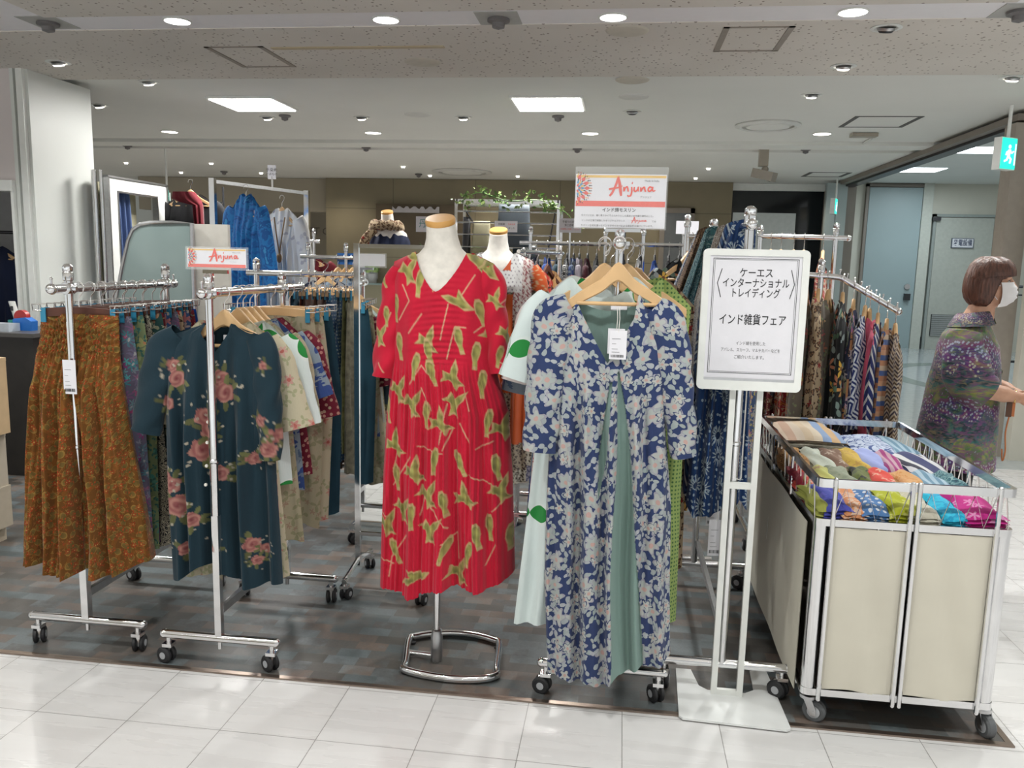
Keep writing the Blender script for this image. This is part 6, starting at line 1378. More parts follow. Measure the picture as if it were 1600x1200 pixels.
# maroon jacket and check tunic behind, on a chrome rail
def lateral_rack(label, pxa, pxb, py, Y):
    a, b = at(pxa, py, Y), at(pxb, py, Y); t = thing('garment_rack', label, 'clothes rack', ((a[0]+b[0])/2, Y, 0))
    build(MB().rod((a[0], Y, a[2]), (b[0], Y, a[2]), .014), 'hanging_rail', chrome, t)
    for x in (a[0]+.05, b[0]-.05): post(t, x, Y, .01, a[2]+.1, .012); build(MB().rod((x, Y-.2, .0145), (x, Y+.2, .0145), .014), 'base_rail', chrome, t)
    return a[2], a[0], b[0]
z_, a_, b_2 = lateral_rack('chrome rail with the check tunic below the beige wall', 470, 552, 401, 5.4)
hang('dress', 'tunic', indigo_check, (at(508, 400, 5.2)[0], 5.2, z_-.05), .35, 'navy and white check tunic under the beige wall', 'tunic', None, 'wood', 'pale hanger of the check tunic', None, dict(w=.4), seed=9, L=.8, w=.42, hemw=.5, sleeve=.3, thick=.04)
for i, (px, m, w) in enumerate(((528, maroon, 'maroon tunic'), (540, silver, 'grey blue tunic'), (551, denim_patch, 'patched denim tunic'))):
    hang('dress', 'tunic', m, (at(px, 400, 5.4)[0], 5.4, z_), PI/2-.5, '%s beside the check tunic' % w, 'tunic', None, 'wood', 'hanger of the %s beside the check tunic' % w, None, dict(w=.4), seed=i, L=.7, w=.42, hemw=.5, sleeve=.3, thick=.04)
build(MB().box((at(527, 400, 5.41)[0], 5.41, at(527, 413, 5.41)[2]), (at(552, 400, 5.41)[0], 5.43, at(527, 400, 5.41)[2]+.02)), 'blue_card', mat('blue_card_paint', (.02, .13, .42), .5)); tag(bpy.data.objects['blue_card'], 'blue card clipped behind the check tunic rail', 'card')
bpy.data.objects['blue_card'].name = 'notice_card'
z_, a_, b_2 = lateral_rack('chrome rail behind the white kimono holding the maroon jacket', 440, 500, 376, 6.4)
hang('coat', 'jacket', maroon, (at(470, 374, 6.4)[0], 6.4, z_), .1, 'maroon wool jacket behind the white kimono', 'jacket', None, 'wood', 'hanger of the maroon jacket', None, dict(w=.42), seed=6, L=.8, w=.46, hemw=.5, sleeve=.5, thick=.05)
# dark jacket with red scarf on wire rail, far left
t = thing('garment_rack', 'thin tubed rail rack with the dark jacket, behind the grey glass screen', 'clothes rack', (at(310, 320, 6.6)[0], 6.6, 0))
for z in (at(310, 316, 6.6)[2], at(310, 335, 6.6)[2], .4): build(MB().rod((at(258, 316, 6.6)[0], 6.6, z), (at(350, 316, 6.6)[0], 6.6, z), .008, 8), 'cross_bar', chrome, t)
for px in (259, 262, 349): build(MB().rod((at(px, 316, 6.6)[0], 6.6, 0), (at(px, 316, 6.6)[0], 6.6, at(px, 292, 6.6)[2]), .009, 8), 'post', dark_metal, t)
q = at(303, 308, 6.55)
hang('coat', 'jacket', black_cloth, (q[0], 6.5, q[2]+.12), 0, 'black jacket on the thin tubed rail', 'jacket', None, 'wood', 'hanger of the black jacket on the thin tubed rail', None, dict(w=.42), seed=3, L=.8, w=.44, hemw=.5, sleeve=.5, thick=.05)
V, Fc, UV, N0 = cloth([(q[2]+.03, q[0]-.10, q[0]+.09), (q[2]-.04, q[0]-.12, q[0]+.15), (q[2]-.07, q[0]+.07, q[0]+.155), (q[2]-.4, q[0]+.09, q[0]+.16)], [(q[2], .04), (q[2]-.4, .03)], flat_top(q[2]+.03), flat_top(q[2]+.03), flat_top(q[2]-.5), [(3, 0, .01, q[2], .2)], 16, 20, 2, 6.40, .002)
tag(link_mesh('scarf', V, Fc, maroon, None, True, uv=UV, loc=(q[0], 6.4, q[2]-.5)), 'dark red scarf draped over the black jacket', 'scarf')
# ---- fitting room front with curtain, pole, glass screen, white panel
fY = 5.75; c = [at(x, y, Y) for x, y, Y in ((165, 275, 5.75), (255, 288, 6.5))]
fx0, fx1 = c[0], c[1]; ux = Vector((fx1[0]-fx0[0], fx1[1]-fx0[1], 0)).normalized(); W_ = math.hypot(fx1[0]-fx0[0], fx1[1]-fx0[1]); H_ = 1.97
t = thing('fitting_room_front', 'white framed fitting room front beside the white column', 'fitting room', (fx0[0], fx0[1], 0))
Mf = Matrix.Translation((fx0[0], fx0[1], 0))@Matrix(((ux.x, -ux.y, 0, 0), (ux.y, ux.x, 0, 0), (0, 0, 1, 0), (0, 0, 0, 1)))
def fbox(nm, a, b, m): build(MB().box(a, b).xf(Mf), nm, m, t)
fbox('side_panel', (0, -.02, 0), (.10, .04, H_), white_paint); fbox('side_panel', (W_-.12, -.02, 0), (W_, .04, H_), white_paint); fbox('head_panel', (.10, -.02, H_-.09), (W_-.12, .04, H_), white_paint)
for a, b in (((-.015, -.03, 0), (0, .04, H_+.015)), ((W_, -.03, 0), (W_+.02, .04, H_+.015)), ((-.015, -.03, H_), (W_+.02, .04, H_+.015)), ((.10, -.025, 0), (.112, .02, H_-.09)), ((W_-.132, -.025, 0), (W_-.12, .02, H_-.09)), ((.10, -.025, H_-.102), (W_-.12, .02, H_-.09))): fbox('trim', a, b, steel)
fbox('inner_wall', (.135, .16, 0), (W_-.145, .18, H_-.02), mat('khaki_inner_wall', (.33, .31, .21), .8))
mb = MB(); vs = []; n = 60
for zi in range(13):
    z = .05+(H_-.145)*zi/12
    for j in range(n+1):
        f = j/n; vs.append((.12+f*(.26+.12*(1-zi/12)), .07+.03*math.sin(f*26)*(1-.3*zi/12), z))
mb.add(vs, [(i*(n+1)+j, i*(n+1)+j+1, (i+1)*(n+1)+j+1, (i+1)*(n+1)+j) for i in range(12) for j in range(n)])
o = build(mb.xf(Mf), 'curtain', curtain_blue, None, True); tag(o, 'slate blue pleated curtain in the fitting room front', 'curtain')
p = at(160, 272, 5.72)
for k in range(2): tag(build(MB().rod((p[0]+.055*k, 5.62, 0), (p[0]+.055*k, 5.62, p[2]+.02), .019-.006*k, 12), 'chrome_pole', chrome), 'chrome pole at the column edge, %s' % ('thicker of the two' if k == 0 else 'thinner of the two'), 'pole')
GY = 4.5
t = thing('glass_screen', 'grey frosted glass screen with rounded chrome frame behind the skirt rack', 'screen', (-2.7, GY, 0))
gp = [at(x, y, GY) for x, y in ((177, 490), (190, 420), (200, 375), (207, 359), (218, 351), (235, 348), (270, 348), (299, 349), (299, 600))]
poly = [(p[0], p[2]) for p in gp[:-1]]+[(gp[-2][0], .35), (gp[0][0]-.05, .35)]
build(MB().prism(poly, GY, GY+.012), 'glass_pane', frost, t)
build(MB().tube([(x, GY+.006, z) for x, z in [(gp[0][0]-.13, .02)]+poly[:-2]+[(gp[-2][0], .02)]], .013, 10), 'frame_tube', steel, t)
for x in (gp[0][0]-.13, gp[-2][0]): build(MB().rod((x, GY-.25, .02), (x, GY+.25, .02), .016), 'foot', chrome, t)
a = at(298, 350, GY+.05); b = at(358, 350, GY+.05)
tag(build(MB().box((a[0]+.02, GY+.03, 0), (b[0], GY+.06, a[2])), 'partition_board', mat('pale_partition_board', (.52, .49, .44), .6)), 'pale partition board beside the grey glass screen', 'board')
# ---- counter and the things on it, boxes beside it
t = thing('counter', 'dark brown cash counter behind the orange skirt', 'counter', (-4.2, 4.9, 0))
build(MB().box((-5.4, 4.62, 0), (-3.60, 5.10, .89)), 'body', mat('espresso_veneer', (.022, .018, .015), .4, 0, .2, 10), t); build(MB().box((-5.42, 4.60, .89), (-3.58, 5.11, .915)), 'counter_top', mat('counter_top_laminate', (.09, .085, .08), .35), t)
q = at(38, 512, 4.8); z0 = .915
t = thing('tape_dispenser', 'blue tape dispenser on the dark counter', 'tape dispenser', (q[0], 4.8, z0))
tb = mat('blue_plastic', (.02, .16, .55), .35)
build(MB().prism([(q[0]-.07, z0), (q[0]+.07, z0), (q[0]+.075, z0+.06), (q[0]+.03, z0+.085), (q[0]-.05, z0+.075), (q[0]-.072, z0+.05)], 4.77, 4.83), 'body', tb, t)
build(MB().lathe([(.022, -.018), (.045, -.018), (.045, .018), (.022, .018)], (q[0]-.01, 4.80, z0+.085), 24, 'Y'), 'tape_roll', mat('red_tape', (.42, .03, .03), .4), t)
q = at(22, 480, 4.85)
t = thing('thermometer_gun', 'white infrared thermometer standing on the dark counter', 'thermometer', (q[0], 4.85, z0))
mb = MB(); rs = [[(q[0]+dx+.022*math.cos(a), 4.85+.016*math.sin(a), z) for a in [2*PI*k/12 for k in range(12)]] for z, dx in ((z0, .03), (z0+.06, .02), (z0+.13, 0), (z0+.17, -.012), (z0+.18, -.014))]
build(mb.rings(rs), 'body', white_paint, t); build(MB().cbox((q[0]-.003, 4.832, z0+.135), (.018, .004, .03)), 'display', dark_metal, t)
q = at(18, 505, 4.78); t = thing('glass_jar', 'small glass jar with teal lid on the dark counter', 'jar', (q[0], 4.78, z0))
build(MB().lathe([(.001, 0), (.022, 0), (.022, .045), (.001, .046)], (q[0], 4.78, z0), 16), 'body', mat('pale_glass', (.45, .47, .44), .2), t); build(MB().lathe([(.001, .046), (.02, .046), (.02, .065), (.001, .066)], (q[0], 4.78, z0), 16), 'lid', mat('teal_lid', (.02, .22, .20), .4), t)
q = at(2, 515, 4.72); tag(build(MB().box((q[0]-.22, 4.66, z0), (q[0]+.10, 4.76, z0+.05)), 'document_tray', mat('milky_plastic', (.55, .60, .66), .3)), 'milky plastic tray on the dark counter', 'tray')
bxs = [(0, 840, 866, -2.815, (.50, .42, .32), 'pale box under the grey box'), (1, 775, 840, -2.775, (.46, .39, .30), 'grey beige box second from the floor'), (2, 690, 775, -2.785, (.50, .43, .34), 'grey beige box in the middle of the stack'), (3, 567, 690, -2.755, (.60, .42, .24), 'tan cardboard box on top of the stack')]
zc = 0
for k, pyt, pyb, xr, col, what in bxs:
    z1 = at(12, pyt, 3.37)[2]; m = mat('box_board_%d' % k, col, .75)
    t = thing('cardboard_box', what+' beside the dark counter', 'box', (xr-.36, 3.5, zc)); xr -= .16 if 1 else 0; build(MB().box((xr-.42, 3.37, zc), (xr, 3.55, z1-.004)), 'carton', m, t)
    build(MB().box((xr-.42, 3.368, z1-.018), (xr+.001, 3.5505, z1-.001)), 'lid_flap', m, t); zc = z1
# jacket in the side shop's niche
hang('coat', 'jacket', deep_navy, (-4.66, 5.6, 1.55), .2, 'black jacket hanging in the side shop opening', 'jacket', None, 'wood', 'hanger of the black jacket in the side shop', None, dict(w=.4), seed=4, L=.7, w=.44, hemw=.46, sleeve=.5, thick=.06)
tag(build(MB().rod((-6, 5.6, 1.55), (-4.36, 5.6, 1.55), .012), 'hanging_rail', dark_metal), 'dark clothes rail in the side shop opening', 'rail')
# ---- on and before the back wall
mb = MB(); q = at(472, 361, 13.68); text(mb, 'ART GALLERY', .17, (q[0], 13.66, q[2]), align='LEFT', mi=0, shear=.12)
tag(build(mb, 'wall_lettering', mat('bronze_letters', (.13, .11, .09), .5)), 'dark serif lettering on the taupe gallery wall', 'lettering')
a, b = at(452, 348, 13.6), at(466, 385, 13.6)
t = thing('picture_frame', 'black framed picture on the taupe gallery wall', 'picture', (a[0], 13.6, b[2]))
mb = MB(); w = .07
for p0_, p1_ in (((a[0], b[2]), (a[0]+w, a[2])), ((b[0]-w, b[2]), (b[0], a[2])), ((a[0], a[2]-w), (b[0], a[2])), ((a[0], b[2]), (b[0], b[2]+w))): mb.box((p0_[0], 13.62, p0_[1]), (p1_[0], 13.69, p1_[1]))
build(mb, 'frame', dark_metal, t); build(MB().box((a[0]+.03, 13.65, b[2]+.03), (b[0]-.03, 13.69, a[2]-.03)), 'print', mat('sepia_print', (.30, .26, .20), .7), t)
a, b = at(588, 318, 12.1), at(727, 470, 12.1)
tag(build(MB().box((a[0], 12.08, 0), (b[0], 12.19, a[2])), 'display_recess', brown_panel), 'dark brown display panel on the beige wall behind the red mannequin', 'panel')
a, b = at(613, 320, 12.06), at(686, 333, 12.06); mb = MB(); n = 24; top = [(a[0]+(b[0]-a[0])*i/n, a[2]-.02-(.05 if i % 4 in (1, 2) else 0)*(.4+.6*((i*7) % 5)/5)) for i in range(n+1)]
mb.prism([(a[0], b[2]), (b[0], b[2])]+top[::-1], 12.05, 12.085)
tag(build(mb, 'banner', mat('pale_banner', (.50, .48, .50), .7)), 'pale banner strip across the dark brown display panel', 'banner')
a, b = at(1146, 332, 11.2), at(1233, 480, 11.2)
tag(build(MB().box((a[0], 11.2, .2), (b[0], 11.25, a[2])), 'partition_board', mat('grey_white_board', (.42, .45, .44), .5)), 'tall grey white board before the dark shop glass', 'board')
tag(build(MB().box((a[0]+.3, 11.1, 0), (b[0]-.3, 11.35, .2)), 'board_foot', dark_metal), 'dark foot block under the tall grey white board', 'foot block')
bpy.data.objects['board_foot'].parent = bpy.data.objects['partition_board.001']; del bpy.data.objects['board_foot']['category']; del bpy.data.objects['board_foot']['label']
# exit signs
def exit_sign(label, px0, px1, py0, py1, Y, turn, hang_to=HC):
    a, b = at(px0, py0, Y), at(px1, py1, Y); cx, cz = (a[0]+b[0])/2, (a[2]+b[2])/2; w, h = abs(b[0]-a[0])/max(.25, math.cos(turn)), a[2]-b[2]
    t = thing('exit_sign', label, 'exit sign', (cx, Y, cz)); R = Matrix.Translation((cx, Y, cz))@Matrix.Rotation(turn, 4, 'Z')
    build(MB().cbox((0, .03, 0), (w*1.06, .06, h*1.06)).xf(R), 'housing', white_paint, t)
    build(MB().cbox((0, -.002, 0), (w, .006, h)).xf(R), 'face', exit_glow, t)
    m = MB(); m.blob((.0, -.008, h*.22), (h*.07, .002, h*.07)); m.tube([(0, -.007, h*.12), (-h*.04, -.007, -h*.08)], h*.055, 6); m.tube([(-h*.04, -.007, -h*.08), (h*.1, -.007, -h*.18), (h*.06, -.007, -h*.32)], h*.035, 6); m.tube([(-h*.04, -.007, -h*.08), (-h*.1, -.007, -h*.22), (-h*.22, -.007, -h*.26)], h*.035, 6); m.tube([(0, -.007, h*.1), (h*.13, -.007, h*.02), (h*.2, -.007, h*.08)], h*.028, 6); m.tube([(0, -.007, h*.1), (-h*.13, -.007, h*.04), (-h*.16, -.007, -h*.06)], h*.028, 6)
    m.cbox((h*.30, -.006, -.02*h), (h*.05, .003, h*.7)); m.xf(R); build(m, 'running_figure', exit_white, t)
    for sx in (-.25, .25): build(MB().rod((cx, Y+.03, cz+h*.5), (cx, Y+.03, hang_to), .012), 'hanger_rod', white_paint, t); break
exit_sign('green exit sign hanging beside the beige post at the corridor', 1563, 1588, 216, 264, 6.4, .55)
exit_sign('narrow green exit sign edge seen before the grey partition leaves', 1303, 1309, 311, 334, 11.5, 1.2)
exit_sign('green exit sign beyond the fitting room front', 256, 262, 297, 318, 9., .9)
# wavy railing in the corridor
t = thing('iron_railing', 'wavy black iron railing in the corridor behind the woman', 'railing', (6.7, 13., 0))
a = at(1588, 448, 13.); 
build(MB().rod((a[0]-.1, 13., a[2]), (a[0]+1.3, 13., a[2]), .02, 8), 'top_bar', dark_metal, t); build(MB().rod((a[0]-.1, 13., .12), (a[0]+1.3, 13., .12), .018, 8), 'bottom_bar', dark_metal, t); build(MB().rod((a[0]-.1, 13., a[2]-.12), (a[0]+1.3, 13., a[2]-.12), .012, 8), 'top_bar', dark_metal, t)
for k in range(9): build(MB().tube([(a[0]+.14*k+.022*math.sin(z*9+k), 13., z) for z in [.12+(a[2]-.12)*i/22 for i in range(23)]], .010, 6), 'baluster', dark_metal, t)
# seen in the mirror: shelf with a small plant and a card on the wall across the aisle
def mir(px, py): q = at(px, py, 2*3.34+4.8); return q
p = mir(588, 442); t = thing('wall_shelf', 'glass wall shelf across the aisle, reflected in the standing mirror', 'shelf', (p[0], -4.7, p[2]))
build(MB().box((p[0]-.5, -4.85, p[2]-.02), (p[0]+1.0, -4.55, p[2])), 'shelf_board', frost, t)
for x in (p[0]-.3, p[0]+.6): build(MB().box((x-.01, -4.85, p[2]-.10), (x+.01, -4.6, p[2]-.02)), 'bracket', steel, t)
p2_ = mir(585, 436); t = thing('potted_plant', 'small round potted plant on the wall shelf, reflected in the mirror', 'plant', (p2_[0], -4.7, p[2]))
build(MB().lathe([(.001, 0), (.06, 0), (.075, .13), (.001, .13)], (p2_[0], -4.7, p[2]), 18), 'pot', mat('silver_pot', (.4, .4, .4), .4), t)
r_ = random.Random(8); mb = MB()
for k in range(160):
    a_, b__ = r_.uniform(0, 6.28), math.acos(r_.uniform(-.5, 1)); d = Vector((math.sin(b__)*math.cos(a_), math.sin(b__)*math.sin(a_), math.cos(b__))); c = Vector((p2_[0], -4.7, p[2]+.21))+d*.10; u = d.orthogonal().normalized()*.035; v = d.cross(u)
    mb.add([c-u, c+v*.6, c+u, c-v*.6], [(0, 1, 2, 3)], k % 2)
build(mb, 'leaves', [leafm, leafl], t, False)['kind'] = 'stuff'
p = mir(574, 420); tag(build(MB().box((p[0]-.14, -4.845, p[2]-.14), (p[0]+.14, -4.83, p[2]+.1)), 'notice_card', paper), 'white notice card on the wall across the aisle, reflected in the mirror', 'card')
# ------------------------------------------------------------------ ceiling fixtures
def downlight(x, y, z, r, glow, label, group, cat='ceiling light'):
    t = thing('downlight', label, cat, (x, y, z), group)
    build(MB().lathe([(r*1.12, 0), (r*1.18, -.004), (r*1.02, -.008), (r, -.004), (r, 0)], (x, y, z), 28, cap=False), 'trim_ring', white_paint, t)
    build(MB().lathe([(.001, -.002), (r, -.002), (r, -.006), (.001, -.007)], (x, y, z), 28), 'lens', glow, t)
for k, (px, py) in enumerate(((277, 33), (603, 31), (958, 27), (1333, 19))):
    q = onz(px, py, HC); downlight(q[0], q[1], HC+.004, .062, lamp_glow, 'round downlight in the white ceiling strip, %s' % ('above the column side', 'above the blouse rack side', 'above the card sign', 'toward the corridor side')[k], 'aisle strip downlights')
for k, (x, y) in enumerate(SHOP_LAMPS): downlight(x, y, HC+.03, .075, warm_glow, 'round downlight in the smooth white ceiling, %s' % ('nearest the column', 'between column and shelf unit', 'above the red shelf side', 'nearest the corridor')[k], 'shop downlights')
for k, (x, y) in enumerate(PANEL_LAMPS):
    t = thing('panel_light', 'square white light panel %s' % ('above the fitting room side', 'above the card sign side')[k], 'ceiling light', (x, y, HC))
    build(MB().box((x-.27, y-.27, HC+.012), (x+.27, y+.27, HC+.03)), 'frame', white_paint, t); build(MB().box((x-.25, y-.25, HC+.006), (x+.25, y+.25, HC+.014)), 'diffuser', lamp_glow, t)
def spot(px, py, zc, label, glow=warm_glow, grp='small adjustable spots'):
    q = onz(px, py, zc); t = thing('spotlight', label, 'spotlight', q, grp)
    build(MB().lathe([(.072, 0), (.075, -.004), (.055, -.006), (.045, 0)], q, 20, cap=False), 'trim_ring', white_paint, t)
    build(MB().lathe([(.045, .0), (.040, -.014), (.001, -.016)], (0, 0, 0), 16).xf(Matrix.Translation(q)@Matrix.Rotation(.35, 4, 'X')), 'lamp_head', steel, t)
    build(MB().lathe([(.001, -.014), (.036, -.017), (.03, -.024), (.001, -.026)], (0, 0, 0), 14).xf(Matrix.Translation(q)@Matrix.Rotation(.35, 4, 'X')), 'bulb', glow, t)
where = ['by the column head', 'at the smooth ceiling edge', 'above the fitting room', 'beside the square panel', 'between the square panels', 'before the card sign', 'beyond the card sign', 'toward the corridor', 'above the round diffuser', 'above the corridor post', 'in the speckled boards']
for k, (px, py, zc) in enumerate(((91, 97, HC), (232, 128, HC+.03), (155, 164, HC+.03), (418, 183, HC+.03), (565, 183, HC+.03), (724, 183, HC+.03), (988, 174, HC+.03), (1268, 148, HC+.03), (1318, 103, HC), (1582, 121, HC), (1385, 43, HC))): spot(px, py, zc, 'small recessed spotlight %s' % where[k], dark_metal if k in (6, 10) else warm_glow)
for k, (px, py) in enumerate(((197, 254), (283, 269), (330, 255), (408, 270), (452, 281), (630, 260), (672, 274), (809, 275), (1087, 278), (1107, 263), (266, 281), (318, 283))):
    q = onz(px, py, HC+.005); t = tag(build(MB().lathe([(.001, 0), (.024, 0), (.02, -.018), (.001, -.02)], q, 14), 'spotlight', warm_glow), 'tiny glowing spot in the far ceiling before the beige wall', 'spotlight', 'tiny spots of the far ceiling')
# smoke detectors and sprinklers
for k, (px, py, zc, wh) in enumerate(((75, 36, HC, 'in the strip junction by the column'), (779, 30, HC, 'in the strip junction above the red mannequin'), (1594, 18, HC, 'in the strip junction toward the corridor'), (199, 227, HC+.03, 'above the fitting room'), (445, 180, HC+.03, 'beside the square panel'), (572, 230, HC+.03, 'above the blouse rack'), (872, 181, HC+.03, 'behind the second square panel'), (902, 232, HC+.03, 'above the card sign'), (1259, 233, HC+.03, 'beside the round diffuser'), (350, 268, HC, 'above the cobalt coat'), (654, 272, HC, 'before the beige wall'), (1203, 278, HC, 'before the dark glass'))):
    q = onz(px, py, zc); t = thing('smoke_detector', 'dark cone smoke detector %s' % wh, 'smoke detector', q)
    s = .055 if k < 3 else .05
    build(MB().lathe([(s, 0), (s*1.02, -.012), (s*.6, -.02), (s*.55, -.04), (.001, -.05)], q, 18), 'sensor_head', mat('detector_grey', (.16, .15, .15), .5) if 'detector_grey' not in MATS else MATS['detector_grey'], t)
    if k < 3: build(MB().cbox((q[0], q[1], HC+.003), (.21, .23, .004)), 'mount_plate', mat('grey_square_plate', (.42, .42, .40), .6) if 'grey_square_plate' not in MATS else MATS['grey_square_plate'], t)
# access hatches
def hatch(label, x0, x1, y0, y1, z, w, m):
    t = thing('access_hatch', label, 'hatch', ((x0+x1)/2, (y0+y1)/2, z)); zz = z-.004
    for a, b in (((x0, y0), (x0+w, y1)), ((x1-w, y0), (x1, y1)), ((x0, y0), (x1, y0+w*.5)), ((x0, y1-w*.5), (x1, y1))): build(MB().box((a[0], a[1], zz), (b[0], b[1], z+.003)), 'hatch_frame', m, t)
    return t
hf = mat('hatch_frame_bronze', (.30, .26, .22), .5, .2); hk = mat('hatch_gap_dark', (.10, .095, .09), .7)
a, b, c_ = onz(318, 73, HC), onz(410, 72, HC), onz(470, 104, HC); hatch('ceiling access hatch in the speckled boards, near the column', a[0], b[0], a[1], c_[1], HC, .03, hf)
a, b, c_ = onz(1130, 42, HC), onz(1243, 41, HC), onz(1112, 80, HC); hatch('ceiling access hatch in the speckled boards, toward the corridor', c_[0]+.01, b[0], a[1], c_[1], HC, .03, hf)
a, b, c_ = onz(1340, 182, HC+.03), onz(1450, 184, HC+.03), onz(1316, 198, HC+.03); hatch('ceiling access hatch in the smooth white ceiling', a[0]-.02, b[0]-.05, c_[1], a[1], HC+.03, .035, hk)
a, b, c_ = onz(1264, 270, HC), onz(1330, 271, HC), onz(1250, 276, HC); hatch('far ceiling access hatch before the dark glass', a[0], b[0], c_[1], a[1], HC+.005, .05, hk)
a, b = onz(425, 75, HC), onz(692, 70, HC); tag(build(MB().box((a[0], a[1]-.02, HC-.006), (b[0], a[1]+.02, HC+.002)), 'slot_diffuser', mat('yellowed_slot', (.50, .42, .28), .6)), 'long yellowed air slot in the speckled ceiling', 'air slot')
def ringd(label, px, py, zc, r, m, cat='air diffuser'):
    q = onz(px, py, zc); t = thing('air_diffuser', label, cat, q)
    build(MB().lathe([(r, 0), (r*1.02, -.012), (r*.88, -.028), (r*.80, -.02), (r*.84, 0)], q, 40, cap=False), 'outer_ring', m, t); build(MB().lathe([(r*.70, -.002), (r*.66, -.022), (r*.2, -.03), (.001, -.03)], q, 40), 'centre_cone', ceil_white, t)
ringd('large round air diffuser in the smooth white ceiling', 1200, 195, HC+.03, .27, mat('diffuser_white', (.66, .66, .63), .5)); ringd('round air diffuser in the far ceiling', 722, 268, HC+.005, .40, MATS['diffuser_white'])
for px, py, zc, wh in ((980, 48, HC, 'in the speckled boards above the card sign'), (652, 179, HC+.03, 'between the square panels'), (988, 125, HC, 'at the speckled board edge'), (990, 151, HC+.03, 'behind the speckled boards'), (660, 97, HC, 'in the speckled boards above the red mannequin')):
    q = onz(px, py, zc); tag(build(MB().lathe([(.001, -.008), (.09, -.008), (.105, -.004), (.11, 0)], q, 28), 'ceiling_speaker', MATS['diffuser_white'] if zc > HC else mat('beige_speaker_disc', (.58, .54, .46), .7) if 'beige_speaker_disc' not in MATS else MATS['beige_speaker_disc']), 'flat round speaker disc %s' % wh, 'speaker')
# security camera on its bracket
q = onz(1194, 232, HC+.03)
t = thing('security_camera', 'beige security camera on a ceiling bracket', 'camera', q); cbm = mat('beige_camera_metal', (.36, .32, .26), .4)
build(MB().cbox((q[0], q[1], q[2]-.09), (.09, .09, .18)), 'bracket', cbm, t); build(MB().blob((q[0]+.02, q[1]-.02, q[2]-.21), .035), 'ball_joint', cbm, t)
build(MB().cbox((0, 0, 0), (.10, .24, .09)).xf(Matrix.Translation((q[0]+.01, q[1]-.05, q[2]-.27))@Matrix.Rotation(.9, 4, 'Z')@Matrix.Rotation(.25, 4, 'X')), 'housing', mat('taupe_camera_housing', (.30, .27, .23), .45), t)
q = onz(1350, 208, HC+.03); t = thing('ceiling_sensor', 'small bracketed sensor on the smooth ceiling', 'sensor', q)
build(MB().cbox((q[0], q[1], q[2]-.02), (.22, .10, .03)), 'bracket_plate', cbm, t); build(MB().rod((q[0]+.12, q[1], q[2]-.012), (q[0]+.16, q[1]+.7, q[2]-.012), .012, 8), 'conduit', white_paint, t)
q = onz(1282, 291, HC); tag(build(MB().lathe([(.10, 0), (.10, -.05), (.075, -.10), (.001, -.13)], q, 20), 'dome_camera', mat('black_dome', (.02, .02, .022), .2)), 'black dome camera before the grey partition', 'camera')
# corridor light panels
for px, py, k in ((1440, 265, 0), (1545, 234, 1)):
    q = onz(px, py, 2.98); t = thing('panel_light', 'cool white light panel in the corridor ceiling, %s' % ('further from the aisle' if k == 0 else 'beside the exit sign'), 'ceiling light', q)
    build(MB().box((q[0]-.31, q[1]-.31, q[2]-.006), (q[0]+.31, q[1]+.31, q[2]+.01)), 'frame', white_paint, t); build(MB().box((q[0]-.28, q[1]-.28, q[2]-.012), (q[0]+.28, q[1]+.28, q[2]-.004)), 'diffuser', cool_glow, t)
# ------------------------------------------------------------------ the woman beside the cart, facing the corridor
PX, PY = 1.455, 3.72
person = thing('person', 'woman in a dark printed tunic and white mask standing beyond the cart', 'person', (PX, PY, 0))
def W3(px, py, dy=0.): q = at(px, py, PY+dy); return Vector(q)
skin, nt, b = newmat('warm_skin'); nz = nd(nt, 'TexNoise', Vector=nd(nt, 'TexCoord').outputs['Object'], Scale=40., Detail=3.)
setp(nt, b, Base_Color=ramp(nt, nz.outputs[0], [(.3, (.50, .27, .175)), (.7, (.58, .33, .22))]), Roughness=.5, Subsurface_Weight=.06, Subsurface_Radius=(.01, .004, .002))
hc = W3(1548, 440); HS = .80
mb = MB(); n = 32; rs = []
# head: rings from the chin up, deeper at the back, in profile towards +x
for z, xb, xf, w in ((-.128, .020, .050, .022), (-.118, -.015, .066, .040), (-.10, -.045, .073, .052), (-.075, -.068, .078, .060), (-.05, -.084, .081, .066), (-.02, -.094, .083, .070), (.01, -.098, .084, .073), (.04, -.097, .083, .073), (.07, -.088, .074, .067), (.09, -.072, .056, .056), (.105, -.045, .030, .036), (.112, -.015, .005, .012)):
    cx, a = (xb+xf)/2, (xf-xb)/2
    rs.append([hc+HS*Vector((cx+a*math.cos(t), w*math.sin(t), z)) for t in [2*PI*j/n for j in range(n)]])
mb.rings(rs)
mb.tube([hc+HS*Vector((.080, 0, .018)), hc+HS*Vector((.092, 0, -.008)), hc+HS*Vector((.104, 0, -.028)), hc+HS*Vector((.084, 0, -.038))], [.007, .010, .0135, .010], 10)
mb.tube([hc+HS*Vector((.074, 0, -.062)), hc+HS*Vector((.084, 0, -.068)), hc+HS*Vector((.080, 0, -.078))], [.012, .012, .012], 10)
for s in (-1, 1):
    mb.tube([hc+HS*Vector((.070, s*.018, .022)), hc+HS*Vector((.076, s*.034, .026)), hc+HS*Vector((.060, s*.055, .020))], [.009, .010, .008], 8)
    mb.tube([hc+HS*Vector((-.012, s*.071, .018)), hc+HS*Vector((-.022, s*.082, .005)), hc+HS*Vector((-.014, s*.078, -.025)), hc+HS*Vector((-.004, s*.070, -.035))], [.009, .012, .011, .007], 8)
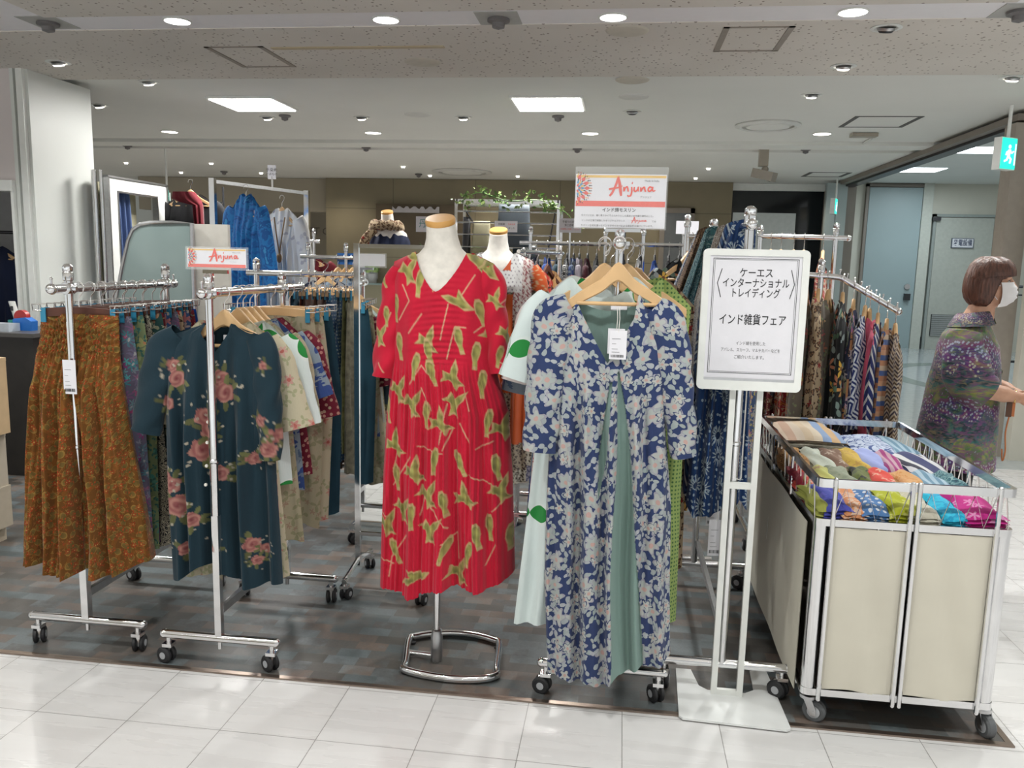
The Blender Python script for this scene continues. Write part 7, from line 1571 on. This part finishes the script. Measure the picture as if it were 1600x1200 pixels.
# neck, torso, hips, legs
sh = W3(1513, 512)
mb.tube([hc+HS*Vector((-.035, 0, -.06)), hc+HS*Vector((-.035, 0, -.13)), hc+HS*Vector((-.05, 0, -.20))], [.052, .050, .062], 18)
def ell(z, cx, a, b_): return [Vector((cx+a*math.cos(t), PY+b_*math.sin(t), z)) for t in [2*PI*j/28 for j in range(28)]]
mb.rings([ell(.62, 1.455, .10, .13), ell(.72, 1.45, .115, .155), ell(.80, 1.455, .11, .15), ell(.90, 1.465, .10, .135), ell(1.02, 1.475, .105, .145), ell(1.10, 1.475, .10, .155), ell(1.15, 1.468, .085, .15), ell(1.19, 1.465, .065, .10), ell(1.22, 1.468, .05, .06)])
for s in (-1, 1):
    mb.tube([(1.455, PY+s*.075, .70), (1.462, PY+s*.078, .42), (1.452, PY+s*.078, .24), (1.440, PY+s*.078, .08)], [.085, .060, .056, .038], 16)
    mb.tube(smooth_pts([(1.425, PY+s*.078, .045), (1.47, PY+s*.08, .045), (1.55, PY+s*.085, .032), (1.60, PY+s*.086, .026)], 4), [.032]*5+[.036]*4+[.032]*3+[.024], 12)
# arms: upper arm down, forearm forward, hands clasped in front
hand = Vector((1.735, PY-.06, .915))
joints = {}
for s in (-1, 1):
    S0 = Vector((1.462, PY+s*.150, 1.145)); E = Vector((1.515, PY+s*.185, .955)); Wr = Vector((1.685, PY+s*.032-.05, .925)); joints[s] = (S0, E, Wr)
    mb.tube(smooth_pts([S0, S0.lerp(E, .5)+Vector((-.006, s*.01, 0)), E, E.lerp(Wr, .45)+Vector((0, 0, .004)), Wr], 5), [.046]*5+[.042]*5+[.036]*3+[.034]*5+[.026]*2+[.0215], 14)
    # palm
    d = (hand-Wr).normalized(); up = Vector((0, 0, 1)); sd = Vector((0, -s, 0))
    pr = []
    for f, hw_, ht in ((0, .017, .021), (.02, .017, .030), (.05, .016, .036), (.075, .014, .034)):
        c0 = Wr+d*f+Vector((0, s*.004, 0)); pr.append([c0+up*ht*math.cos(t)+Vector((0, 1, 0))*hw_*math.sin(t) for t in [2*PI*j/14 for j in range(14)]])
    mb.rings(pr)
    for k in range(4):
        base = Wr+d*.070+up*(.026-.017*k); ln = (.036, .041, .038, .030)[k]
        c1 = base+d*ln*.55+Vector((0, -s*.012, -.004)); c2 = c1+d*ln*.25+Vector((0, -s*.026, -.006)); c3 = c2+Vector((-.014, -s*.020, -.003))
        mb.tube(smooth_pts([base-d*.012, base, c1, c2, c3], 3), [.0088]*7+[.0080]*3+[.0074]*2+[.0060], 9)
    tb0 = Wr+d*.028+up*.022; mb.tube(smooth_pts([tb0, tb0+d*.028+up*.012+Vector((0, -s*.012, 0)), tb0+d*.052+up*.008+Vector((0, -s*.024, 0)), tb0+d*.066+up*.0+Vector((0, -s*.030, 0))], 3), [.0115]*4+[.0095]*3+[.0085]*2+[.0065], 9)
me = bpy.data.meshes.new('tmp'); me.from_pydata(mb.v, [], mb.f); to = bpy.data.objects.new('tmp', me); COL.objects.link(to)
rm = to.modifiers.new('r', 'REMESH'); rm.mode = 'VOXEL'; rm.voxel_size = .0042; smo = to.modifiers.new('s', 'SMOOTH'); smo.iterations = 4; smo.factor = .5
dgx = bpy.context.evaluated_depsgraph_get(); em = bpy.data.meshes.new_from_object(to.evaluated_get(dgx))
bv = [tuple(v.co) for v in em.vertices]; bf_ = [tuple(p.vertices) for p in em.polygons]; bpy.data.objects.remove(to); bpy.data.meshes.remove(em)
body = link_mesh('body', bv, bf_, skin, person, True)
# eyes, brows
for s in (-1, 1):
    e = hc+HS*Vector((.0715, s*.030, .004)); build(MB().blob(e, (.0065, .0095, .0052)), 'eye', [mat('eye_white', (.7, .66, .62), .2)] if 'eye_white' not in MATS else MATS['eye_white'], person, True)
    build(MB().blob(e+Vector((.0052, s*.001, 0)), (.0024, .0036, .0036)), 'iris', dark_wood, person, True)
    build(MB().tube([hc+HS*Vector((.081, s*.016, .030)), hc+HS*Vector((.080, s*.034, .034)), hc+HS*Vector((.066, s*.054, .027))], [.0025, .0035, .002], 6), 'eyebrow', dark_wood, person)
    build(MB().tube([e+Vector((.005, -s*.009, .003)), e+Vector((.0068, 0, .0052)), e+Vector((.002, s*.010, .003))], .0014, 6), 'eyelid_line', dark_metal, person)
# bobbed hair: a thick shell open at the face
hairm, nt, b = newmat('brown_bob_hair'); P = nd(nt, 'TexCoord').outputs['Object']
nz = nd(nt, 'TexNoise', Vector=vmth(nt, 'MULTIPLY', P, (60, 60, 6)), Scale=2.2, Detail=4.).outputs[0]
setp(nt, b, Base_Color=ramp(nt, nz, [(.3, (.045, .016, .010)), (.7, (.15, .062, .040))]), Roughness=.38, Normal=nd(nt, 'Bump', Strength=.6, Distance=.006, Height=nz).outputs[0])
mb = MB(); rng = random.Random(3); na = 44; rings_o, rings_i = [], []
for z, xb, xf, w, open_ in ((.128, -.03, -.005, .012, 0), (.126, -.065, .035, .045, 0), (.112, -.092, .070, .070, 0), (.09, -.112, .092, .086, 0), (.06, -.124, .102, .095, .0), (.035, -.130, .104, .099, .0), (.015, -.133, .100, .101, 1.0), (-.02, -.136, .092, .103, 1.08), (-.055, -.135, .085, .103, 1.12), (-.085, -.126, .075, .099, 1.16), (-.108, -.110, .062, .090, 1.24), (-.122, -.095, .045, .078, 1.36)):
    ro, ri = [], []
    for j in range(na+1):
        lo = open_; t = lo+(2*PI-2*lo)*j/na; cx, a = (xb+xf)/2, (xf-xb)/2; k = 1+.012*math.sin(9*t+z*30)+.008*math.sin(23*t)
        tk = .017 if z > -.1 else .012
        ro.append(hc+HS*Vector((cx+a*k*math.cos(t), w*k*math.sin(t), z+.004*math.sin(7*t)))); ri.append(hc+HS*Vector((cx+(a-tk)*math.cos(t), (w-tk)*math.sin(t), z-.006)))
    rings_o.append(ro); rings_i.append(ri)
n1 = na+1; R = len(rings_o); vs = [p for r in rings_o for p in r]+[p for r in rings_i for p in r]; o2 = R*n1; fs = []
for i in range(R-1):
    for j in range(na): fs += [(i*n1+j, (i+1)*n1+j, (i+1)*n1+j+1, i*n1+j+1), (o2+i*n1+j, o2+i*n1+j+1, o2+(i+1)*n1+j+1, o2+(i+1)*n1+j)]
    for j in (0, na): fs.append((i*n1+j, o2+i*n1+j, o2+(i+1)*n1+j, (i+1)*n1+j))
fs += [((R-1)*n1+j, o2+(R-1)*n1+j, o2+(R-1)*n1+j+1, (R-1)*n1+j+1) for j in range(na)]+[tuple(range(na))]
mb.add(vs, fs); build(mb, 'hair', hairm, person, True)
# mask
mb = MB(); vs = []; nu, nv = 20, 12
for i in range(nv+1):
    v = i/nv; z = .002-.120*v
    for j in range(nu+1):
        u = -1+2*j/nu; t = u*1.12; fx = .092+.024*math.sin(PI*min(1, v*1.05))**.7-(.012 if v > .85 else 0)
        vs.append(hc+HS*Vector((fx*math.cos(t)*1.02+.004*math.cos(v*28)*(1-abs(u)), (.074-.012*v)*math.sin(t)*1.10, z+.012*abs(u)*(1-2*v)-.016*abs(u)*(1-v))))
mb.add(vs, [(i*(nu+1)+j, i*(nu+1)+j+1, (i+1)*(nu+1)+j+1, (i+1)*(nu+1)+j) for i in range(nv) for j in range(nu)])
mk = build(mb, 'face_mask', mat('white_mask_fabric', (.78, .76, .76), .85), person, True)
for s in (-1, 1): build(MB().tube([hc+HS*Vector((.040, s*.073, -.02)), hc+HS*Vector((.012, s*.080, -.005)), hc+HS*Vector((-.012, s*.082, .008)), hc+HS*Vector((.008, s*.080, -.06)), hc+HS*Vector((.032, s*.066, -.09))], .0015, 6), 'ear_loop', paper, mk)
# tunic
tun, nt, b = newmat('dark_iris_print_tunic'); uv = uvof(nt); s_ = nd(nt, 'SeparateXYZ', i0=uv).outputs
nA = nd(nt, 'TexNoise', Vector=vmth(nt, 'MULTIPLY', uv, (1, 1.6, 1)), Scale=8., Detail=4., Distortion=1.2).outputs[0]
nB = nd(nt, 'TexNoise', Vector=vmth(nt, 'MULTIPLY', uv, (1, 3.2, 1)), Scale=30., Detail=3., Distortion=.8).outputs[0]
band = mth(nt, 'FRACT', mth(nt, 'ADD', mth(nt, 'MULTIPLY', s_[1], 4.2), mth(nt, 'MULTIPLY', nA, 1.3)))
base = ramp(nt, band, [(.0, (.022, .075, .075)), (.18, (.06, .022, .13)), (.34, (.15, .03, .10)), (.5, (.06, .15, .045)), (.64, (.24, .23, .06)), (.78, (.03, .13, .12)), (.92, (.018, .035, .045))])
c = mix(nt, ramp(nt, nB, [(.42, (0, 0, 0)), (.6, (.85, .85, .85))]), base, ramp(nt, nA, [(.3, (.09, .17, .055)), (.5, (.15, .045, .15)), (.7, (.24, .21, .08))]))
p, v = cellpos(nt, uv, 62, (0, 0, 0), 1.); dotz = mth(nt, 'MULTIPLY', mth(nt, 'LESS_THAN', v['Distance'], .27), mth(nt, 'LESS_THAN', mth(nt, 'ABSOLUTE', mth(nt, 'SUBTRACT', band, .26)), .17))
c = mix(nt, mth(nt, 'MULTIPLY', dotz, .8), c, ramp(nt, nA, [(.4, (.28, .32, .42)), (.6, (.40, .42, .30))])); cloth_out(nt, b, uv, c, .6, .3)
def tube_cloth(rs_, name, m, par, fold=.0, nf=7, n=64, z0f=1.0):
    V, UV = [], []
    for z, cx, a, b_ in rs_:
        for j in range(n+1):
            t = 2*PI*j/n; k = 1+fold*min(1, max(0, (z0f-z)/.4))*math.sin(nf*t+z*3); V.append((cx+a*k*math.cos(t), PY+b_*k*math.sin(t), z+(.012*math.sin(t*3) if z < .7 else 0))); UV.append((t*.2, z))
    Fc = [(i*(n+1)+j, i*(n+1)+j+1, (i+1)*(n+1)+j+1, (i+1)*(n+1)+j) for i in range(len(rs_)-1) for j in range(n)]
    return link_mesh(name, V, Fc, m, par, True, uv=UV)
prof_t = [(1.245, 1.485, .058, .066), (1.215, 1.483, .066, .078), (1.19, 1.476, .085, .125), (1.165, 1.473, .100, .165), (1.12, 1.476, .118, .178), (1.05, 1.478, .128, .178), (.95, 1.474, .142, .18), (.85, 1.470, .147, .186), (.75, 1.466, .155, .195), (.65, 1.460, .162, .205), (.60, 1.458, .165, .21)]
dense = []
for (p0_, p1_) in zip(prof_t[:-1], prof_t[1:]):
    for k in range(4): dense.append(tuple(p0_[q]+(p1_[q]-p0_[q])*k/4 for q in range(4)))
dense.append(prof_t[-1]); tn = tube_cloth(dense, 'tunic', tun, person, .035)
mb = MB(); V = []; UVc = []
for i, (z, a, b_) in enumerate(((1.225, .070, .080), (1.262, .066, .070), (1.238, .082, .094), (1.205, .098, .118))):
    for j in range(41):
        t = .55+(2*PI-1.1)*j/40; V.append((1.487+a*math.cos(t), PY+b_*math.sin(t), z+.010*math.cos(t))); UVc.append((t*.2, z*2))
link_mesh('collar', V, [(i*41+j, i*41+j+1, (i+1)*41+j+1, (i+1)*41+j) for i in range(3) for j in range(40)], tun, tn, True, uv=UVc)
for s in (-1, 1):
    S0, E, Wr = joints[s]
    V, Fc, UV = sleeve_cloth([(S0.x-.002, S0.y-s*.03, S0.z+.018, .062, .062), (S0.x+.008, S0.y+s*.012, S0.z-.05, .082, .07), (E.x-.022, E.y+s*.002, E.z+.075, .092, .072), (E.x+.004, E.y, E.z+.02, .092, .072), (E.x+.055, E.y-s*.018, E.z-.008, .076, .068)], 34, 40, .008, 5, .9)
    link_mesh('sleeve', V, Fc, tun, tn, True, uv=UV)
for s in (-1, 1):
    mb = MB().tube([(1.455, PY+s*.080, .78), (1.462, PY+s*.082, .45), (1.455, PY+s*.082, .25), (1.448, PY+s*.082, .085)], [.105, .082, .076, .066], 20); build(mb, 'trouser_leg', black_cloth, person, True)
    mb = MB().tube(smooth_pts([(1.415, PY+s*.078, .04), (1.47, PY+s*.08, .046), (1.55, PY+s*.085, .036), (1.615, PY+s*.086, .030)], 4), [.036]*5+[.041]*4+[.036]*3+[.026], 14); build(mb, 'shoe', mat('black_shoe_leather', (.015, .015, .016), .4) if 'black_shoe_leather' not in MATS else MATS['black_shoe_leather'], person, True)
mb = MB(); lp = [(joints[-1][2]+(joints[-1][2]-joints[-1][1]).normalized()*-.02)+Vector((.0, .026*math.cos(a), .027*math.sin(a))) for a in [2*PI*k/20 for k in range(20)]]
build(mb.tube(lp, .0026, 8, True), 'bracelet', mat('gold_bracelet', (.75, .5, .18), .25, 1.), person)
w = thing('wallet', 'brown and orange phone wallet with cord held by the woman', 'wallet', (1.655, PY-.07, .86)); wm = mat('brown_wallet_leather', (.10, .045, .025), .45)
build(MB().box((1.640, PY-.105, .845), (1.662, PY-.03, .955)), 'cover', wm, w); build(MB().box((1.662, PY-.102, .848), (1.672, PY-.033, .952)), 'screen_edge', mat('orange_wallet_edge', (.50, .16, .05), .4), w)
build(MB().tube(smooth_pts([(1.655, PY-.10, .85), (1.648, PY-.105, .78), (1.655, PY-.11, .70), (1.648, PY-.105, .66), (1.642, PY-.108, .71)], 5), .003, 6), 'cord', mat('orange_cord', (.45, .15, .05), .6), w)
person.rotation_euler.z = -.42
c_, s__ = math.cos(-.42), math.sin(-.42); d_ = w.location-Vector((PX, PY, 0)); w.location = (PX+c_*d_.x-s__*d_.y, PY+s__*d_.x+c_*d_.y, d_.z); w.rotation_euler.z = -.42
